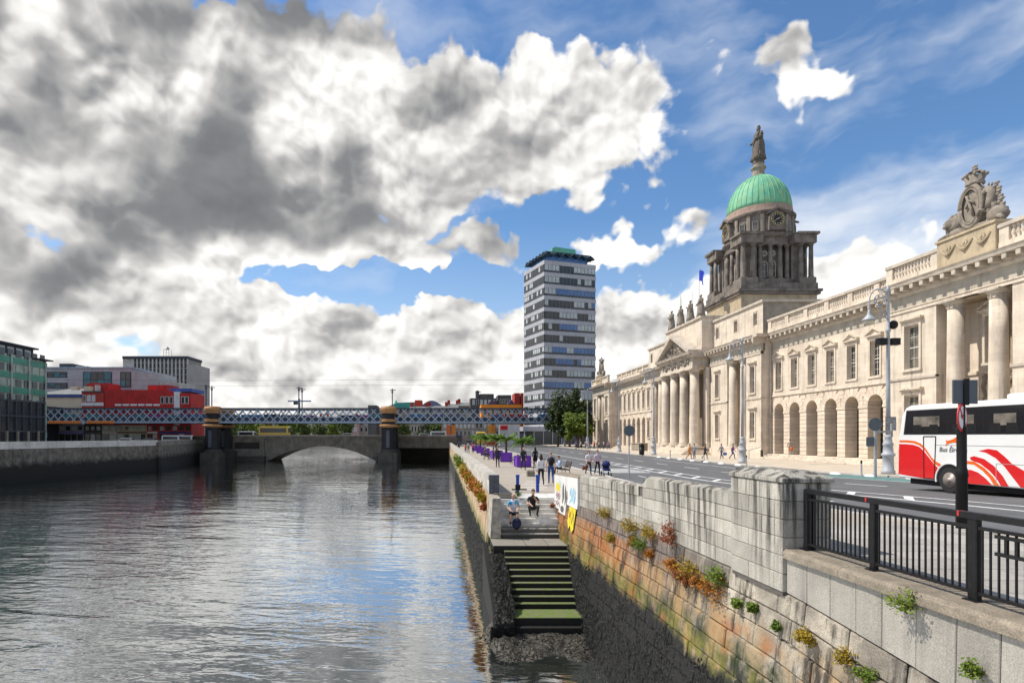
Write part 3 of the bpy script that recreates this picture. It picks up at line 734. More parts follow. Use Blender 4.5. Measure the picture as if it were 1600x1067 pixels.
# ================================================================== domed classical building
CX = 39.4; YC = 90.2
def ashlar(t, c, pos):
    x, y, z = t.sep(pos)
    b = t.node('ShaderNodeTexBrick', {'Scale': 1., 'Mortar Size': .012, 'Brick Width': 1.15, 'Row Height': .46, 'Color1': (.93,.93,.92,1), 'Color2': (1.05,1.04,1.02,1), 'Mortar': (.87,.855,.83,1)})
    t.put(b.inputs['Vector'], t.comb(t.math('ADD', x, y), z, 0.)); c = t.vmath('MULTIPLY', c, b.outputs[0])
    return t.mix(t.range(t.noise(pos, .35, 5, .65), .50, .68, 0, .5), c, (.40,.33,.26))
m_st = mat('portland_stone', (.66,.575,.475), .85, .13, .9, .3, 16, streak=.5, speck=.08, extra=ashlar)
m_st2 = mat('portland_stone_block', (.66,.56,.45), .85, .12, 1.2, .3, 16, streak=.15, rnd=.09, speck=.06)
m_stg = mat('shaded_frieze_stone', (.45,.41,.34), .85, .25, .8, .25, 14, streak=.35, extra=ashlar)  # greyer stone for the frieze: the cornice's shadow is put into its colour
m_stm = mat('cornice_stone', (.50,.44,.365), .85, .25, 1.2, .3, 14, streak=.35)
m_std = mat('dark_granite', (.185,.16,.137), .85, .55, .9, .45, 10, streak=.5)
m_stq = mat('grey_brown_stone', (.29,.25,.20), .85, .35, 1.1, .5, 9, streak=.4)
m_sty = mat('yellow_ashlar', (.44,.36,.245), .85, .25, 1.2, .3, 12, streak=.3)
m_roof = mat('grey_roof', (.20,.20,.20), .8)
m_glass = mat('window_glass', (.035,.04,.045), .08, .3, .6, 0, spec=.7, extra=lambda t, c, p: t.mix(t.math('MULTIPLY', t.range(t.node('ShaderNodeObjectInfo').outputs['Random'], .45, .55), t.range(t.noise(p, 1.5, 2, .5), .4, .6, .15, .8)), c, (.22,.20,.15)))
m_sash = mat('sash_paint', (.62,.58,.50), .6, .1, 3, 0)
m_gate = mat('iron_gate', (.02,.02,.022), .5, .2, 4, .1)
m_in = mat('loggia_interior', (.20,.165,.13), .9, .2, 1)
m_carv = mat('carved_stone', (.26,.225,.185), .9, .35, 2.5, .8, 9, streak=.4)
ch = thing('domed_building', 'long cream stone classical building with portico, arcades and green copper dome', 'building', (CX, YC, 0))

def wallgrid(mb, X, y0, y1, z0, z1, holes, dep, ends=True):
    ys = sorted(set([y0, y1]+[h[0] for h in holes]+[h[1] for h in holes])); zs = sorted(set([z0, z1]+[h[2] for h in holes]+[h[3] for h in holes]))
    solid = lambda i, j: 0 <= i < len(ys)-1 and 0 <= j < len(zs)-1 and not any(h[0] <= (ys[i]+ys[i+1])/2 <= h[1] and h[2] <= (zs[j]+zs[j+1])/2 <= h[3] for h in holes)
    for i in range(len(ys)-1):
        for j in range(len(zs)-1):
            if not solid(i, j): continue
            a, b, c, d = ys[i], ys[i+1], zs[j], zs[j+1]
            mb.quad((X,a,c),(X,a,d),(X,b,d),(X,b,c))
            for ii, jj, q in ((i-1,j,((X,a,c),(X+dep,a,c),(X+dep,a,d),(X,a,d))),(i+1,j,((X,b,c),(X,b,d),(X+dep,b,d),(X+dep,b,c))),(i,j-1,((X,a,c),(X,b,c),(X+dep,b,c),(X+dep,a,c))),(i,j+1,((X,a,d),(X+dep,a,d),(X+dep,b,d),(X,b,d)))):
                if not solid(ii, jj): mb.quad(*q)
    return mb
WP = {}
def sash(root, X, y, z, w, h, nx=3, nz=4, style=None, wm=None):
    k = (w, h, nx, nz)
    if k not in WP:
        f = MB(); t_ = .07
        f.box(0,.08,-w/2,-w/2+t_,0,h); f.box(0,.08,w/2-t_,w/2,0,h); f.box(0,.079,-w/2+t_,w/2-t_,0,t_); f.box(0,.079,-w/2+t_,w/2-t_,h-t_,h)
        f.box(-.01,.07,-w/2+t_,w/2-t_,h/2-.04,h/2+.04)
        for i in range(1, nx): yy = -w/2+w*i/nx; f.box(.02,.06,yy-.018,yy+.018,t_,h-t_)
        for j in range(1, nz):
            if abs(j/nz-.5) > .01: zz = h*j/nz; f.box(.022,.062,-w/2+t_,w/2-t_,zz-.018,zz+.018)
        g = MB().quad((.05,-w/2,0),(.05,-w/2,h),(.05,w/2,h),(.05,w/2,0))
        WP[k] = (f.mesh('window', m_sash), g.mesh('pane', m_glass))
    o = ob('window', WP[k][0], root, (X+.32, y, z)); ob('pane', WP[k][1], o, world=False)
    if style:
        ks = (w, h, style)
        if ks not in WP:
            s = MB(); b = .20; e = -.09
            s.box(e,.05,-w/2-b,-w/2,-.05,h+.12); s.box(e,.05,w/2,w/2+b,-.05,h+.12); s.box(e,.049,-w/2-b,w/2+b,h+.121,h+.34)
            s.box(-.16,.05,-w/2-b-.06,w/2+b+.06,-.22,-.051)
            W = w/2+b+.22
            if style == 'hood': s.box(-.34,.04,-W,W,h+.50,h+.66); s.box(-.20,.04,-W+.14,W-.14,h+.36,h+.499)
            if style == 'ped':
                s.box(-.30,.04,-W,W,h+.46,h+.58); s.box(-.16,.04,-W+.1,W-.1,h+.35,h+.459)
                s.prism([(-W,h+.581),(W,h+.581),(0,h+1.16)],'x',-.10,.04)
                for sg in (-1,1): s.prism([(sg*W,h+.59),(sg*W,h+.72),(0,h+1.28),(0,h+1.13)],'x',-.30,.03)
            if style == 'seg':
                s.box(-.30,.04,-W,W,h+.46,h+.58); s.box(-.16,.04,-W+.1,W-.1,h+.35,h+.459)
                arc = [(W*math.cos(a*math.pi/10), h+.585+.55*math.sin(a*math.pi/10)) for a in range(11)]
                s.prism(arc,'x',-.10,.04)
                for (a, c), (a2, c2) in zip(arc, arc[1:]): s.prism([(a,c),(a2,c2),(a2*1.0,c2+.14),(a,c+.14)],'x',-.30,.03)
            WP[ks] = s.mesh('window_surround', m_st)
        ob('window_surround', WP[ks], root, (X, y, z))
    return o
CP = {}
def column(root, x, y, z0, z1, r, mt=None, n=22, nm='column'):
    k = (round(z1-z0,3), r, mt.name if mt else '')
    if k not in CP:
        h = z1-z0; m = mt or m_st
        prof = [(r*1.05, .42*r*2), (r, .5*r*2)]+[(r*(1-.15*smooth01(t*.95)), .5*r*2+t*(h-2.1*r)) for t in (.25,.5,.75,1.)]
        sh = MB().lathe(prof, n)
        b = MB(); b.cbox(-r*1.38,r*1.38,-r*1.38,r*1.38,0,.28*r,.02); b.lathe([(r*1.32,.28*r),(r*1.38,.42*r),(r*1.30,.56*r),(r*1.12,.62*r),(r*1.22,.76*r),(r*1.05,.86*r)], n)
        c = MB(); zt = h-1.12*r
        c.lathe([(r*.86,zt),(r*.95,zt+.06*r),(r*.87,zt+.12*r),(r*.87,zt+.42*r),(r*.98,zt+.46*r),(r*1.0,zt+.56*r),(r*1.22,zt+.80*r),(r*1.24,zt+.88*r)], n)
        for i in range(12):
            a = 2*math.pi*i/12; c.ball((r*.93*math.cos(a), r*.93*math.sin(a), zt+.28*r), (.10*r,.10*r,.15*r), 6, 4)
        c.box(-r*1.28,r*1.28,-r*1.28,r*1.28,zt+.88*r,h)
        CP[k] = (sh.mesh('column', m, True), b.mesh('column_base', m), c.mesh('capital', mt or m_stm))
    o = ob(nm, CP[k][0], root, (x, y, z0)); ob('column_base', CP[k][1], o, world=False); ob('capital', CP[k][2], o, world=False)
    return o
m_mod = MB().cbox(0,.72,-.17,.17,0,.37,.03).mesh('modillion', m_stm)
def entab(X, y0, y1, mods=True, arch=True):
    e = MB()
    if arch: e.box(X-.10,X+.3,y0,y1,12.72,12.98); e.box(X-.16,X+.3,y0,y1,12.98,13.06)
    part('architrave', e, m_st, ch) if arch else None
    part('frieze', MB().box(X-.03,X+.3,y0,y1,13.061,13.99), m_stg, ch)
    e = MB().prism([(X+.3,13.991),(X-.12,13.991),(X-.24,14.20),(X-.24,14.66),(X-.95,14.66),(X-1.0,14.84),(X-1.10,15.0),(X+.3,15.04)],'y',y0,y1)
    part('cornice', e, m_stm, ch)
    if mods:
        n = max(2, round((y1-y0)/.92))
        for i in range(n): ob('modillion', m_mod, ch, (X-.92, lerp(y0,y1,(i+.5)/n), 14.28))
m_balu = MB().lathe([(.16,0),(.16,.07),(.09,.12),(.15,.34),(.17,.44),(.07,.78),(.10,.84),(.15,.90),(.15,.98)], 8).mesh('baluster', m_st, True)
def balustrade(X, y0, y1, npan, fine=True, z=15.04):
    B = MB().box(X,X+.5,y0,y1,z,z+.55); part('balustrade_plinth', B, m_st, ch)
    part('balustrade_rail', MB().box(X-.06,X+.56,y0-.04,y1+.04,z+1.53,z+1.78), m_stm, ch)
    for i in range(npan+1):
        y = lerp(y0+.35, y1-.35, i/npan); part('balustrade_pier', MB().box(X+.02,X+.48,y-.33,y+.33,z+.551,z+1.529), m_st, ch)
        if i < npan:
            a, b = y+.33, lerp(y0+.35, y1-.35, (i+1)/npan)-.33; n = max(3, int((b-a)/.30))
            if fine:
                for j in range(n): ob('baluster', m_balu, ch, (X+.25, lerp(a, b, (j+.5)/n), z+.551))
            else:
                q = MB()
                for j in range(n): q.lathe([(.14,z+.551),(.08,z+.68),(.15,z+.95),(.08,z+1.3),(.14,z+1.529)],6,X+.25,lerp(a,b,(j+.5)/n))
                part('baluster_row', q, m_st, ch)

# ---------------- arcaded wings
VO = {}
def wing(y0, y1, fine, style):
    n = 7; bay = (y1-y0)/n; rw_ = .95; zi, zs = 5.3, 5.6; dep = 1.2
    # core wall with arched openings, joints show where the facing blocks stop
    c = MB(); X = CX+.05
    for i in range(n):
        yc = y0+(i+.5)*bay
        for sg in (-1, 1):
            e = yc+sg*bay/2; j = yc+sg*(rw_+.04)
            a, b = sorted((e, j)); c.box(X, CX+dep, a, b, .57, zs)
            m = 8; R_ = rw_+.04
            for k in range(m):
                t0, t1 = math.pi/2*k/m, math.pi/2*(k+1)/m
                p = [(yc+sg*R_*math.cos(t0), zs+R_*math.sin(t0)), (yc+sg*R_*math.cos(t1), zs+R_*math.sin(t1))]
                q0 = (e, p[0][1]) if True else None
                P = [(X,p[0][0],p[0][1]),(X,p[1][0],p[1][1]),(X,e,p[1][1]),(X,e,p[0][1])]
                Q = [(CX+dep,a_,b_) for _, a_, b_ in P]
                c.add(P+Q, [(0,1,2,3),(7,6,5,4),(0,4,5,1)])
        c.box(X, CX+dep, yc-bay/2, yc+bay/2, zs+rw_+.04, 7.42)
    part('arcade_core', c, m_st, ch)
    # pier blocks
    pw_ = bay-2*rw_; H_ = 4.73/11
    for w_, tagk in ((pw_, 'p'), (pw_/2+.02, 'h')):
        if ('b', tagk) not in VO: VO['b', tagk] = MB().cbox(-.03, dep+.02, -w_/2, w_/2, .014, H_-.014, .03).mesh('stone_block', m_st2)
        if ('i', tagk) not in VO: VO['i', tagk] = MB().cbox(-.09, dep+.06, -w_/2-.05, w_/2+.05, 0, .28, .03).mesh('impost', m_st2)
    for i in range(n+1):
        y = y0+i*bay; tk = 'p' if 0 < i < n else 'h'
        if i == 0: y += pw_/4
        if i == n: y -= pw_/4
        for k in range(11): ob('stone_block', VO['b',tk], ch, (CX, y, .57+k*H_))
        ob('impost', VO['i',tk], ch, (CX, y, zi+.01))
    # voussoirs with stepped outer ends, horizontal blocks between
    nv = 9
    for i in range(n):
        yc = y0+(i+.5)*bay
        for k in range(nv):
            if ('v', k) not in VO:
                t0, t1 = math.pi*k/nv+.012, math.pi*(k+1)/nv-.012; ri, ro = rw_, 1.62
                tm = (t0+t1)/2; P = []
                lim = lambda t: min(ro if k not in (3,4,5) else 2.0, (bay/2-.03)/max(.01,abs(math.cos(t))), 1.78/max(.01,math.sin(t)))
                P = [(ri*math.cos(t0), ri*math.sin(t0)), (lim(t0)*math.cos(t0), lim(t0)*math.sin(t0)), (lim(t1)*math.cos(t1), lim(t1)*math.sin(t1)), (ri*math.cos(t1), ri*math.sin(t1))]
                m_ = MB().prism(P, 'x', -.03, dep+.02); VO['v', k] = m_.mesh('voussoir', m_st2)
            ob('voussoir', VO['v',k], ch, (CX, yc, zs+.006))
    for i in range(n+1):
        y = y0+i*bay; hw = .50
        for k, (z0, hw) in enumerate(((6.02,.30),(6.42,.42),(6.82,.30))):
            a, b = max(y-hw, y0), min(y+hw, y1); part('stone_block', MB().cbox(CX-.028, CX+.3, a, b, z0+.37, z0+.76 if k < 2 else 7.40, .025), m_st2, ch)
    # loggia, gates
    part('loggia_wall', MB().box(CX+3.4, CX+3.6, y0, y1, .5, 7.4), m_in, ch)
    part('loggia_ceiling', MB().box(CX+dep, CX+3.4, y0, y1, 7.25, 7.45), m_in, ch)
    part('loggia_floor', MB().box(CX-.05, CX+3.4, y0, y1, .3, .565), m_st, ch)
    for i in range(n):
        yc = y0+(i+.5)*bay; g = MB()
        for j in range(12): yy = lerp(yc-.92, yc+.92, j/11); g.box(CX+dep+.02, CX+dep+.06, yy-.03, yy+.03, .57, 3.2)
        for z in (.75, 2.0, 3.1): g.box(CX+dep+.02, CX+dep+.07, yc-.93, yc+.93, z, z+.09)
        part('iron_gate', g, m_gate, ch)
    for k in range(3): part('entrance_step', MB().cbox(CX-1.5+.42*k, CX+.02, y0+.02, y1-.02, .001+.185*k, .185*(k+1), .02), m_st, ch)
    # upper storey
    sc_ = MB().box(CX-.14, CX+.3, y0, y1, 7.42, 7.58); sc_.box(CX-.06, CX+.3, y0, y1, 7.581, 8.02); part('string_course', sc_, m_st, ch)
    holes = [(y0+(i+.5)*bay-.6, y0+(i+.5)*bay+.6, 8.25, 11.45) for i in range(n)]
    part('upper_wall', wallgrid(MB(), CX, y0, y1, 8.02, 13.061, holes, .5), m_st, ch)
    for i in range(n): sash(ch, CX, y0+(i+.5)*bay, 8.25, 1.2, 3.2, 3, 5 if fine else 4, style)
    entab(CX, y0, y1, fine, False)
    if not fine: 
        q = MB(); k = int((y1-y0)/.92)
        for i in range(k): yy = lerp(y0,y1,(i+.5)/k); q.box(CX-.92,CX-.2,yy-.17,yy+.17,14.28,14.65)
        part('modillion_row', q, m_stm, ch)
    balustrade(CX-.5, y0, y1, 6, fine)
    part('body', MB().box(CX+.5, 56, y0, y1, 7.45, 15.0), m_stg, ch); part('body', MB().box(CX+3.6, 56, y0, y1, 0, 7.45), m_stg, ch)
wing(48.2, 69.7, True, 'ped'); wing(110.7, 132.2, False, 'seg')

def swag(mb, x, y, z, w, d, r=.07):
    P = [(x-.10*math.sin(math.pi*t/8), y-w/2+w*t/8, z-d*math.sin(math.pi*t/8)) for t in range(9)]
    mb.tube(P, r*.8, 6, r*.8)
    mb.ball((x-.1, y, z-d), r*1.5, 6, 4)

# ---------------- end pavilions
def pavilion(yc, fine):
    X = 37.2; y0, y1 = yc-7.5, yc+7.5; rc = 2.95
    holes = [(yc-rc, yc+rc, .9, 12.72)]; wl = []
    for s in (-1, 1):
        y = yc+s*5.2; holes += [(y-.72,y+.72,8.1,11.5),(y-.72,y+.72,2.3,5.9)]; wl.append(y)
    part('front_wall', wallgrid(MB(), X, y0, y1, 0, 13.061, holes, .5), m_st, ch)
    for y in wl: sash(ch, X, y, 8.1, 1.44, 3.4, 3, 4, 'hood'); sash(ch, X, y, 2.3, 1.44, 3.6, 3, 4, 'hood')
    for s in (-1, 1):
        a, b = sorted((yc+s*rc, yc+s*7.5))
        q = MB().box(X-.10, X+.2, a, b, 7.25, 7.42); q.box(X-.05, X+.2, a, b, 7.421, 8.0) if False else None
        part('string_course', q, m_stm, ch); part('plinth', MB().box(X-.12, X+.2, a, b, 0, 1.0), m_st, ch)
        c, d = (y0, yc-rc) if s < 0 else (yc+rc, y1); part('body', MB().box(X+.5, 56, c, d, 0, 15.), m_st, ch)
    part('body', MB().box(X+2.1, 56, yc-rc, yc+rc, 0, 15.), m_st, ch)
    part('recess_soffit', MB().box(X+.3, X+2.1, yc-rc, yc+rc, 12.6, 13.2), m_sty, ch)
    part('podium', MB().box(X-.5, X+2.1, yc-rc-.02, yc+rc+.02, .0, .95), m_st, ch)
    for s in (-1, 1): column(ch, X+.35, yc+s*1.65, .95, 12.72, .58, n=24 if fine else 14)
    sash(ch, X+1.62, yc, 8.0, 1.3, 3.2, 3, 4, 'ped')
    q = MB(); swag(q, X+2.0, yc, 6.9, 2.2, .7, .16)
    for s in (-1, 1): q.tube([(X+2.0, yc+s*1.1, 6.9), (X+1.95, yc+s*1.25, 6.3), (X+2.0, yc+s*1.1, 5.6), (X+1.95, yc+s*1.3, 5.2)], .13, 6, .07); q.ball((X+2, yc+s*1.1, 6.95), .22, 6, 4, .3)
    part('swag', q, m_carv, ch)
    part('band', MB().box(X+1.98, X+2.1, yc-rc, yc+rc, 7.25, 7.5), m_st, ch)
    dr = MB().box(X+2.02, X+2.1, yc-.7, yc+.7, .95, 4.2); part('door', dr, m_gate, ch)
    entab(X, y0, y1, fine)
    q = MB()   # returns on the flank that faces the camera
    q.prism([(y0,13.991),(y0-.12,13.991),(y0-.24,14.2),(y0-.24,14.66),(y0-.95,14.66),(y0-1.1,15.0),(y0,15.04)],'x',X-1.1,X+2.2)
    part('cornice_return', q, m_stm, ch)
    part('frieze_return', MB().box(X-.03, X+2.2, y0-.03, y0, 13.061, 13.99), m_stg, ch)
    part('string_return', MB().box(X-.1, X+2.2, y0-.10, y0, 7.25, 7.42), m_stm, ch)
    # parapet with a central block
    for a, b in ((y0, yc-2.35), (yc+2.35, y1)): balustrade(X-.35, a, b, 1, True)
    B = MB().box(X-.5, X+1.2, yc-2.3, yc+2.3, 15.04, 17.25); B.box(X-.6, X+1.3, yc-2.4, yc+2.4, 17.05, 17.22)
    part('parapet_block', B, m_sty, ch)
    q = MB()
    for k in (-1, 0, 1):
        swag(q, X-.5, yc+k*1.35, 16.55, 1.2, .55, .10)
        q.cyl((X-.58, yc+k*1.35, 16.42), (X-.49, yc+k*1.35, 16.42), .25, n=12); q.cyl((X-.63, yc+k*1.35, 16.42), (X-.5, yc+k*1.35, 16.42), .1, n=8)
    part('relief', q, m_sty, ch)
    part('roof', MB().box(X+1.6, 55, y0+.5, y1-.5, 15.0, 15.3), m_roof, ch)
pavilion(40.7, True); pavilion(139.7, False)

# ---------------- centre block
XB = 38.1
for s in (1, -1):
    f = lambda v: YC+s*v                                # v = distance from the axis
    iv = lambda a, b: tuple(sorted((f(a), f(b))))
    y0, y1 = iv(6.9, 20.5); rA, rB = iv(12.0, 17.0)
    holes = [(rA, rB, .9, 12.72)]; ws = []
    for v in (9.2, 18.55): y = f(v); holes += [(y-.55,y+.55,8.1,11.3),(y-.55,y+.55,2.4,5.6)]; ws.append(y)
    part('front_wall', wallgrid(MB(), XB, y0, y1, 0, 13.061, holes, .5), m_st, ch)
    for y in ws: sash(ch, XB, y, 8.1, 1.1, 3.2, 3, 4, 'hood'); sash(ch, XB, y, 2.4, 1.1, 3.2, 3, 4, 'hood')
    for v in (13.0, 16.0): column(ch, XB+.35, f(v), .95, 12.72, .60, n=20)
    for a, b in ((y0, rA), (rB, y1)):
        part('body', MB().box(XB+.5, 60, a, b, 0, 15.), m_st, ch)
        part('string_course', MB().box(XB-.10, XB+.2, a, b, 7.25, 7.42), m_stm, ch); part('plinth', MB().box(XB-.12, XB+.2, a, b, 0, 1.), m_st, ch)
    part('body', MB().box(XB+2.1, 60, rA, rB, 0, 15.), m_st, ch); part('podium', MB().box(XB-.45, XB+2.1, rA-.02, rB+.02, 0, .95), m_st, ch)
    part('recess_soffit', MB().box(XB+.3, XB+2.1, rA, rB, 12.6, 13.2), m_sty, ch)
    part('door', MB().box(XB+2.02, XB+2.1, f(14.5)-.7, f(14.5)+.7, .95, 4.0), m_gate, ch)
    entab(XB, y0, y1, s < 0)
    if s < 0:                                           # flank towards the camera
        q = MB().prism([(y0,13.991),(y0-.12,13.991),(y0-.24,14.2),(y0-.24,14.66),(y0-.95,14.66),(y0-1.1,15.0),(y0,15.04)],'x',XB-1.1,CX-.3); part('cornice_return', q, m_stm, ch)
        part('string_return', MB().box(XB-.1, CX-.02, y0-.10, y0, 7.25, 7.42), m_stm, ch)
        part('downpipe', MB().cyl((CX-.25, y0-.15, .3), (CX-.25, y0-.15, 13.6), .085, n=8), m_stm, ch)
    # attic storey
    a0, a1 = iv(6.6, 20.0); XA = 38.6
    holes = [(f(v)-.45, f(v)+.45, 16.6, 18.1) for v in (8.2, 13.4, 18.3)]
    part('attic_wall', wallgrid(MB(), XA, a0, a1, 15.03, 19.1, holes, .4), m_st, ch)
    for v in (8.2, 13.4, 18.3): sash(ch, XA, f(v), 16.6, .9, 1.5, 2, 2); part('window_surround', MB().box(XA-.05,XA+.02,f(v)-.62,f(v)-.45,16.5,18.25).box(XA-.05,XA+.02,f(v)+.45,f(v)+.62,16.5,18.25).box(XA-.06,XA+.02,f(v)-.62,f(v)+.62,18.251,18.4), m_st, ch)
    part('attic_body', MB().box(XA+.4, 59, a0, a1, 15.03, 19.1), m_stq, ch)
    part('attic_cornice', MB().box(XA-.22, 59.2, a0-.2, a1+.2, 19.1, 19.4), m_stm, ch)
    if s < 0:
        part('attic_flank', MB().box(XA, 58, a0-.012, a0, 15.03, 19.09), m_stq, ch)  # thin sheet in a darker stone colour than the attic front
# portico
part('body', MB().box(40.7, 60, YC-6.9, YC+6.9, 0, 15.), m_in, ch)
for s in (-1, 1): part('recess_side', MB().box(XB, 40.7, YC+s*6.9-.2, YC+s*6.9+.2, 0, 13.), m_st, ch); part('anta', MB().box(XB-.45, XB+.3, YC+s*6.35-.55, YC+s*6.35+.55, .9, 12.72), m_st, ch)
for v in (-5.5, -1.83, 1.83, 5.5): column(ch, 36.45, YC+v, .95, 12.6, .74, n=24)
part('portico_soffit', MB().box(36.6, 40.7, YC-6.5, YC+6.5, 12.6, 13.), m_sty, ch)
B = MB().box(35.75, 38.2, YC-6.35, YC+6.35, 12.601, 13.05); part('architrave', B, m_st, ch)
part('frieze', MB().box(35.82, 38.2, YC-6.28, YC+6.28, 13.051, 14.25), m_stm, ch)
q = MB()
for k in range(5):
    y = YC-4.9+k*2.45
    if k < 5: q.ball((35.75, y, 13.72), (.16,.30,.36), 8, 6, .5, 3, k); q.tube([(35.7,y-.28,14.0),(35.6,y-.42,14.12)],.06,5,.03); q.tube([(35.7,y+.28,14.0),(35.6,y+.42,14.12)],.06,5,.03)
    if k < 4: swag(q, 35.76, y+1.22, 13.95, 1.7, .6, .13)
part('frieze_relief', q, m_carv, ch)
q = MB().prism([(38.2,14.251),(35.7,14.251),(35.55,14.45),(35.55,14.66),(35.1,14.66),(34.95,15.02),(38.2,15.02)],'y',YC-6.75,YC+6.75); part('pediment_cornice', q, m_stm, ch)
for i in range(15): ob('modillion', m_mod, ch, (35.2, YC-6.4+12.8*i/14, 14.46), scale=(.6,.8,.5))
T0, T1 = YC-6.75, YC+6.75; AP = 18.55
part('tympanum', MB().prism([(T0+.3,15.021),(T1-.3,15.021),(YC,AP-.45)],'x',35.95,37.9), m_stq, ch)
for s in (-1, 1):
    e = YC+s*6.75; sl = (AP-15.1)/6.75
    q = MB().prism([(e,15.03),(e,15.30),(YC,AP),(YC,AP-.50),(e-s*.8,15.03)],'x',34.98,38.4); part('raking_cornice', q, m_stm, ch)
q = MB(); r = random.Random(4)
for i in range(46):
    t = r.uniform(-1, 1); y = YC+t*4.8; hmax = (AP-15.75)*(1-abs(t)*.86); z = 15.1+r.random()*hmax
    q.ball((35.85, y, z), (.28, r.uniform(.18,.42), r.uniform(.2,.5)), 7, 5, .5, 3, i)
part('tympanum_sculpture', q, m_carv, ch)
part('portico_roof', MB().prism([(T0+.4,15.02),(T1-.4,15.02),(YC,AP-.25)],'x',37.91,38.6), m_stm, ch)
part('centre_attic', MB().box(36.95, 42, YC-6.8, YC+6.8, 15.03, 19.9), m_st, ch)
part('attic_cornice', MB().box(36.7, 42.2, YC-7.0, YC+7.0, 19.9, 20.2), m_stm, ch)
part('attic_band', MB().box(36.90, 42.05, YC-6.85, YC+6.85, 15.03, 15.6), m_stm, ch)
for k in range(6): part('entrance_step', MB().cbox(33.6+.36*k, 38.0, YC-7.6+.3*k, YC+7.6-.3*k, .002+.157*k, .157*(k+1), .015), m_st, ch)
part('roof', MB().box(42, 58, YC-19, YC+19, 19.0, 19.5), m_roof, ch)

# ---------------- drum and dome
DX = 48.9
dm = lambda nm, mb, m, sm=False: part(nm, mb, m, ch, smooth=sm)
def sq(h, z0, z1): return MB().box(DX-h, DX+h, YC-h, YC+h, z0, z1)
dm('drum_plinth', sq(5.6, 19.4, 23.6), m_sty); dm('plinth_band', sq(5.75, 19.4, 20.6), m_stq)
dm('plinth_cornice', sq(5.95, 23.6, 24.0), m_std); dm('plinth_cornice', sq(6.15, 24.0, 24.35), m_std); dm('drum_step', sq(5.7, 24.35, 25.3), m_std)
dm('drum_step', MB().lathe([(5.089,25.3),(5.089,26.1)], 40, DX, YC), m_std)
for sx in (-1, 1):
    for sy in (-1, 1):
        cx_, cy_ = DX+sx*4.3, YC+sy*4.3
        dm('corner_base', MB().box(cx_-1.25, cx_+1.25, cy_-1.25, cy_+1.25, 25.3, 26.1), m_std)
        dm('corner_pier', MB().box(DX+sx*3.45-.85, DX+sx*3.45+.85, YC+sy*3.45-.85, YC+sy*3.45+.85, 26.1, 31.3), m_std)
        for a, b in ((.75,.75),(.75,-.75),(-.75,.75)): column(ch, cx_+sx*a, cy_+sy*b, 26.1, 31.3, .34, m_std, 12)
        dm('corner_entablature', MB().box(min(cx_-sx*2.0,cx_+sx*1.3), max(cx_-sx*2.0,cx_+sx*1.3), min(cy_-sy*2.0,cy_+sy*1.3), max(cy_-sy*2.0,cy_+sy*1.3), 31.3, 32.5), m_std)
        dm('corner_cornice', MB().box(cx_-1.6, cx_+1.6, cy_-1.6, cy_+1.6, 32.5, 32.85), m_std)
dm('drum_wall', MB().lathe([(3.850,25.5),(3.850,31.4)], 48, DX, YC), m_std, True)
for q4 in range(4):
    base = q4*math.pi/2
    for off in (-26, -9, 9, 26):
        a = base+R(off); column(ch, DX+4.6*math.cos(a), YC+4.6*math.sin(a), 26.1, 31.3, .33, m_std, 12)
    for off in (-17.5, 0, 17.5):
        a = base+R(off); W = MB(); wd = .42
        pts = [(-wd,0),(wd,0),(wd,2.0)]+[(wd*math.cos(t*math.pi/6), 2.0+wd*math.sin(t*math.pi/6)) for t in range(1,6)]+[(-wd,2.0)]
        W.prism(pts, 'x', 3.84, 3.92); W.xf(Matrix.Translation((DX,YC,26.6)) @ Matrix.Rotation(a, 4, 'Z')); wn = dm('drum_window', W, m_glass)
        F = MB(); P = [(3.95, p, z) for p, z in pts]
        F.tube(P+[P[0]], .07, 5); F.box(3.9,3.96,-.025,.025,0,2.3); F.box(3.9,3.96,-wd,wd,.9,.95); F.box(3.9,3.96,-wd,wd,1.9,1.95)
        rd = [(3.92, .38*math.cos(t*math.pi/6), 3.6+.38*math.sin(t*math.pi/6)) for t in range(13)]; F.tube(rd, .09, 5); F.tube([(3.92, .18*math.cos(t*math.pi/4), 3.6+.18*math.sin(t*math.pi/4)) for t in range(9)], .05, 5)
        F.xf(Matrix.Translation((DX,YC,26.6)) @ Matrix.Rotation(a, 4, 'Z')); part('window_frame', F, m_sash, ch)
dm('drum_entablature', MB().lathe([(4.823,31.3),(4.823,31.75),(4.735,31.76),(4.735,32.35),(4.956,32.4),(5.177,32.6),(5.222,32.85),(4.425,33.0)], 56, DX, YC), m_std)
dm('upper_drum', MB().lathe([(4.779,32.9),(4.779,33.25),(4.691,33.26),(4.691,35.9),(4.823,35.95),(5.089,36.15),(5.133,36.4),(4.867,36.45)], 56, DX, YC), m_std)
m_redst = mat('dome_skirt_stone', (.33,.24,.19), .85, .25, 1, .3, 12, streak=.3)
dm('dome_skirt', MB().lathe([(4.867,36.45),(4.735,37.0),(4.646,37.55)], 56, DX, YC), m_redst)
for k in range(16):
    a = 2*math.pi*k/16+R(11.25)
    W = MB().box(4.67,4.75,-.32,.32,33.7,34.9); W.xf(Matrix.Translation((DX,YC,0)) @ Matrix.Rotation(a,4,'Z')); w_ = dm('square_window', W, m_glass)
    F = MB()
    for s in (-1,1): F.box(4.67,4.79,s*.36-.05,s*.36+.05,33.6,35.0)
    F.box(4.67,4.79,-.41,.41,33.55,33.68); F.box(4.67,4.79,-.41,.41,34.9,35.0); F.box(4.69,4.77,-.02,.02,33.7,34.9); F.box(4.69,4.77,-.3,.3,34.28,34.32)
    for s in (-1,1): F.box(4.65,4.81,s*.85-.16,s*.85+.16,33.27,35.9)
    F.xf(Matrix.Translation((DX,YC,0)) @ Matrix.Rotation(a,4,'Z')); part('window_frame', F, m_stq, ch)
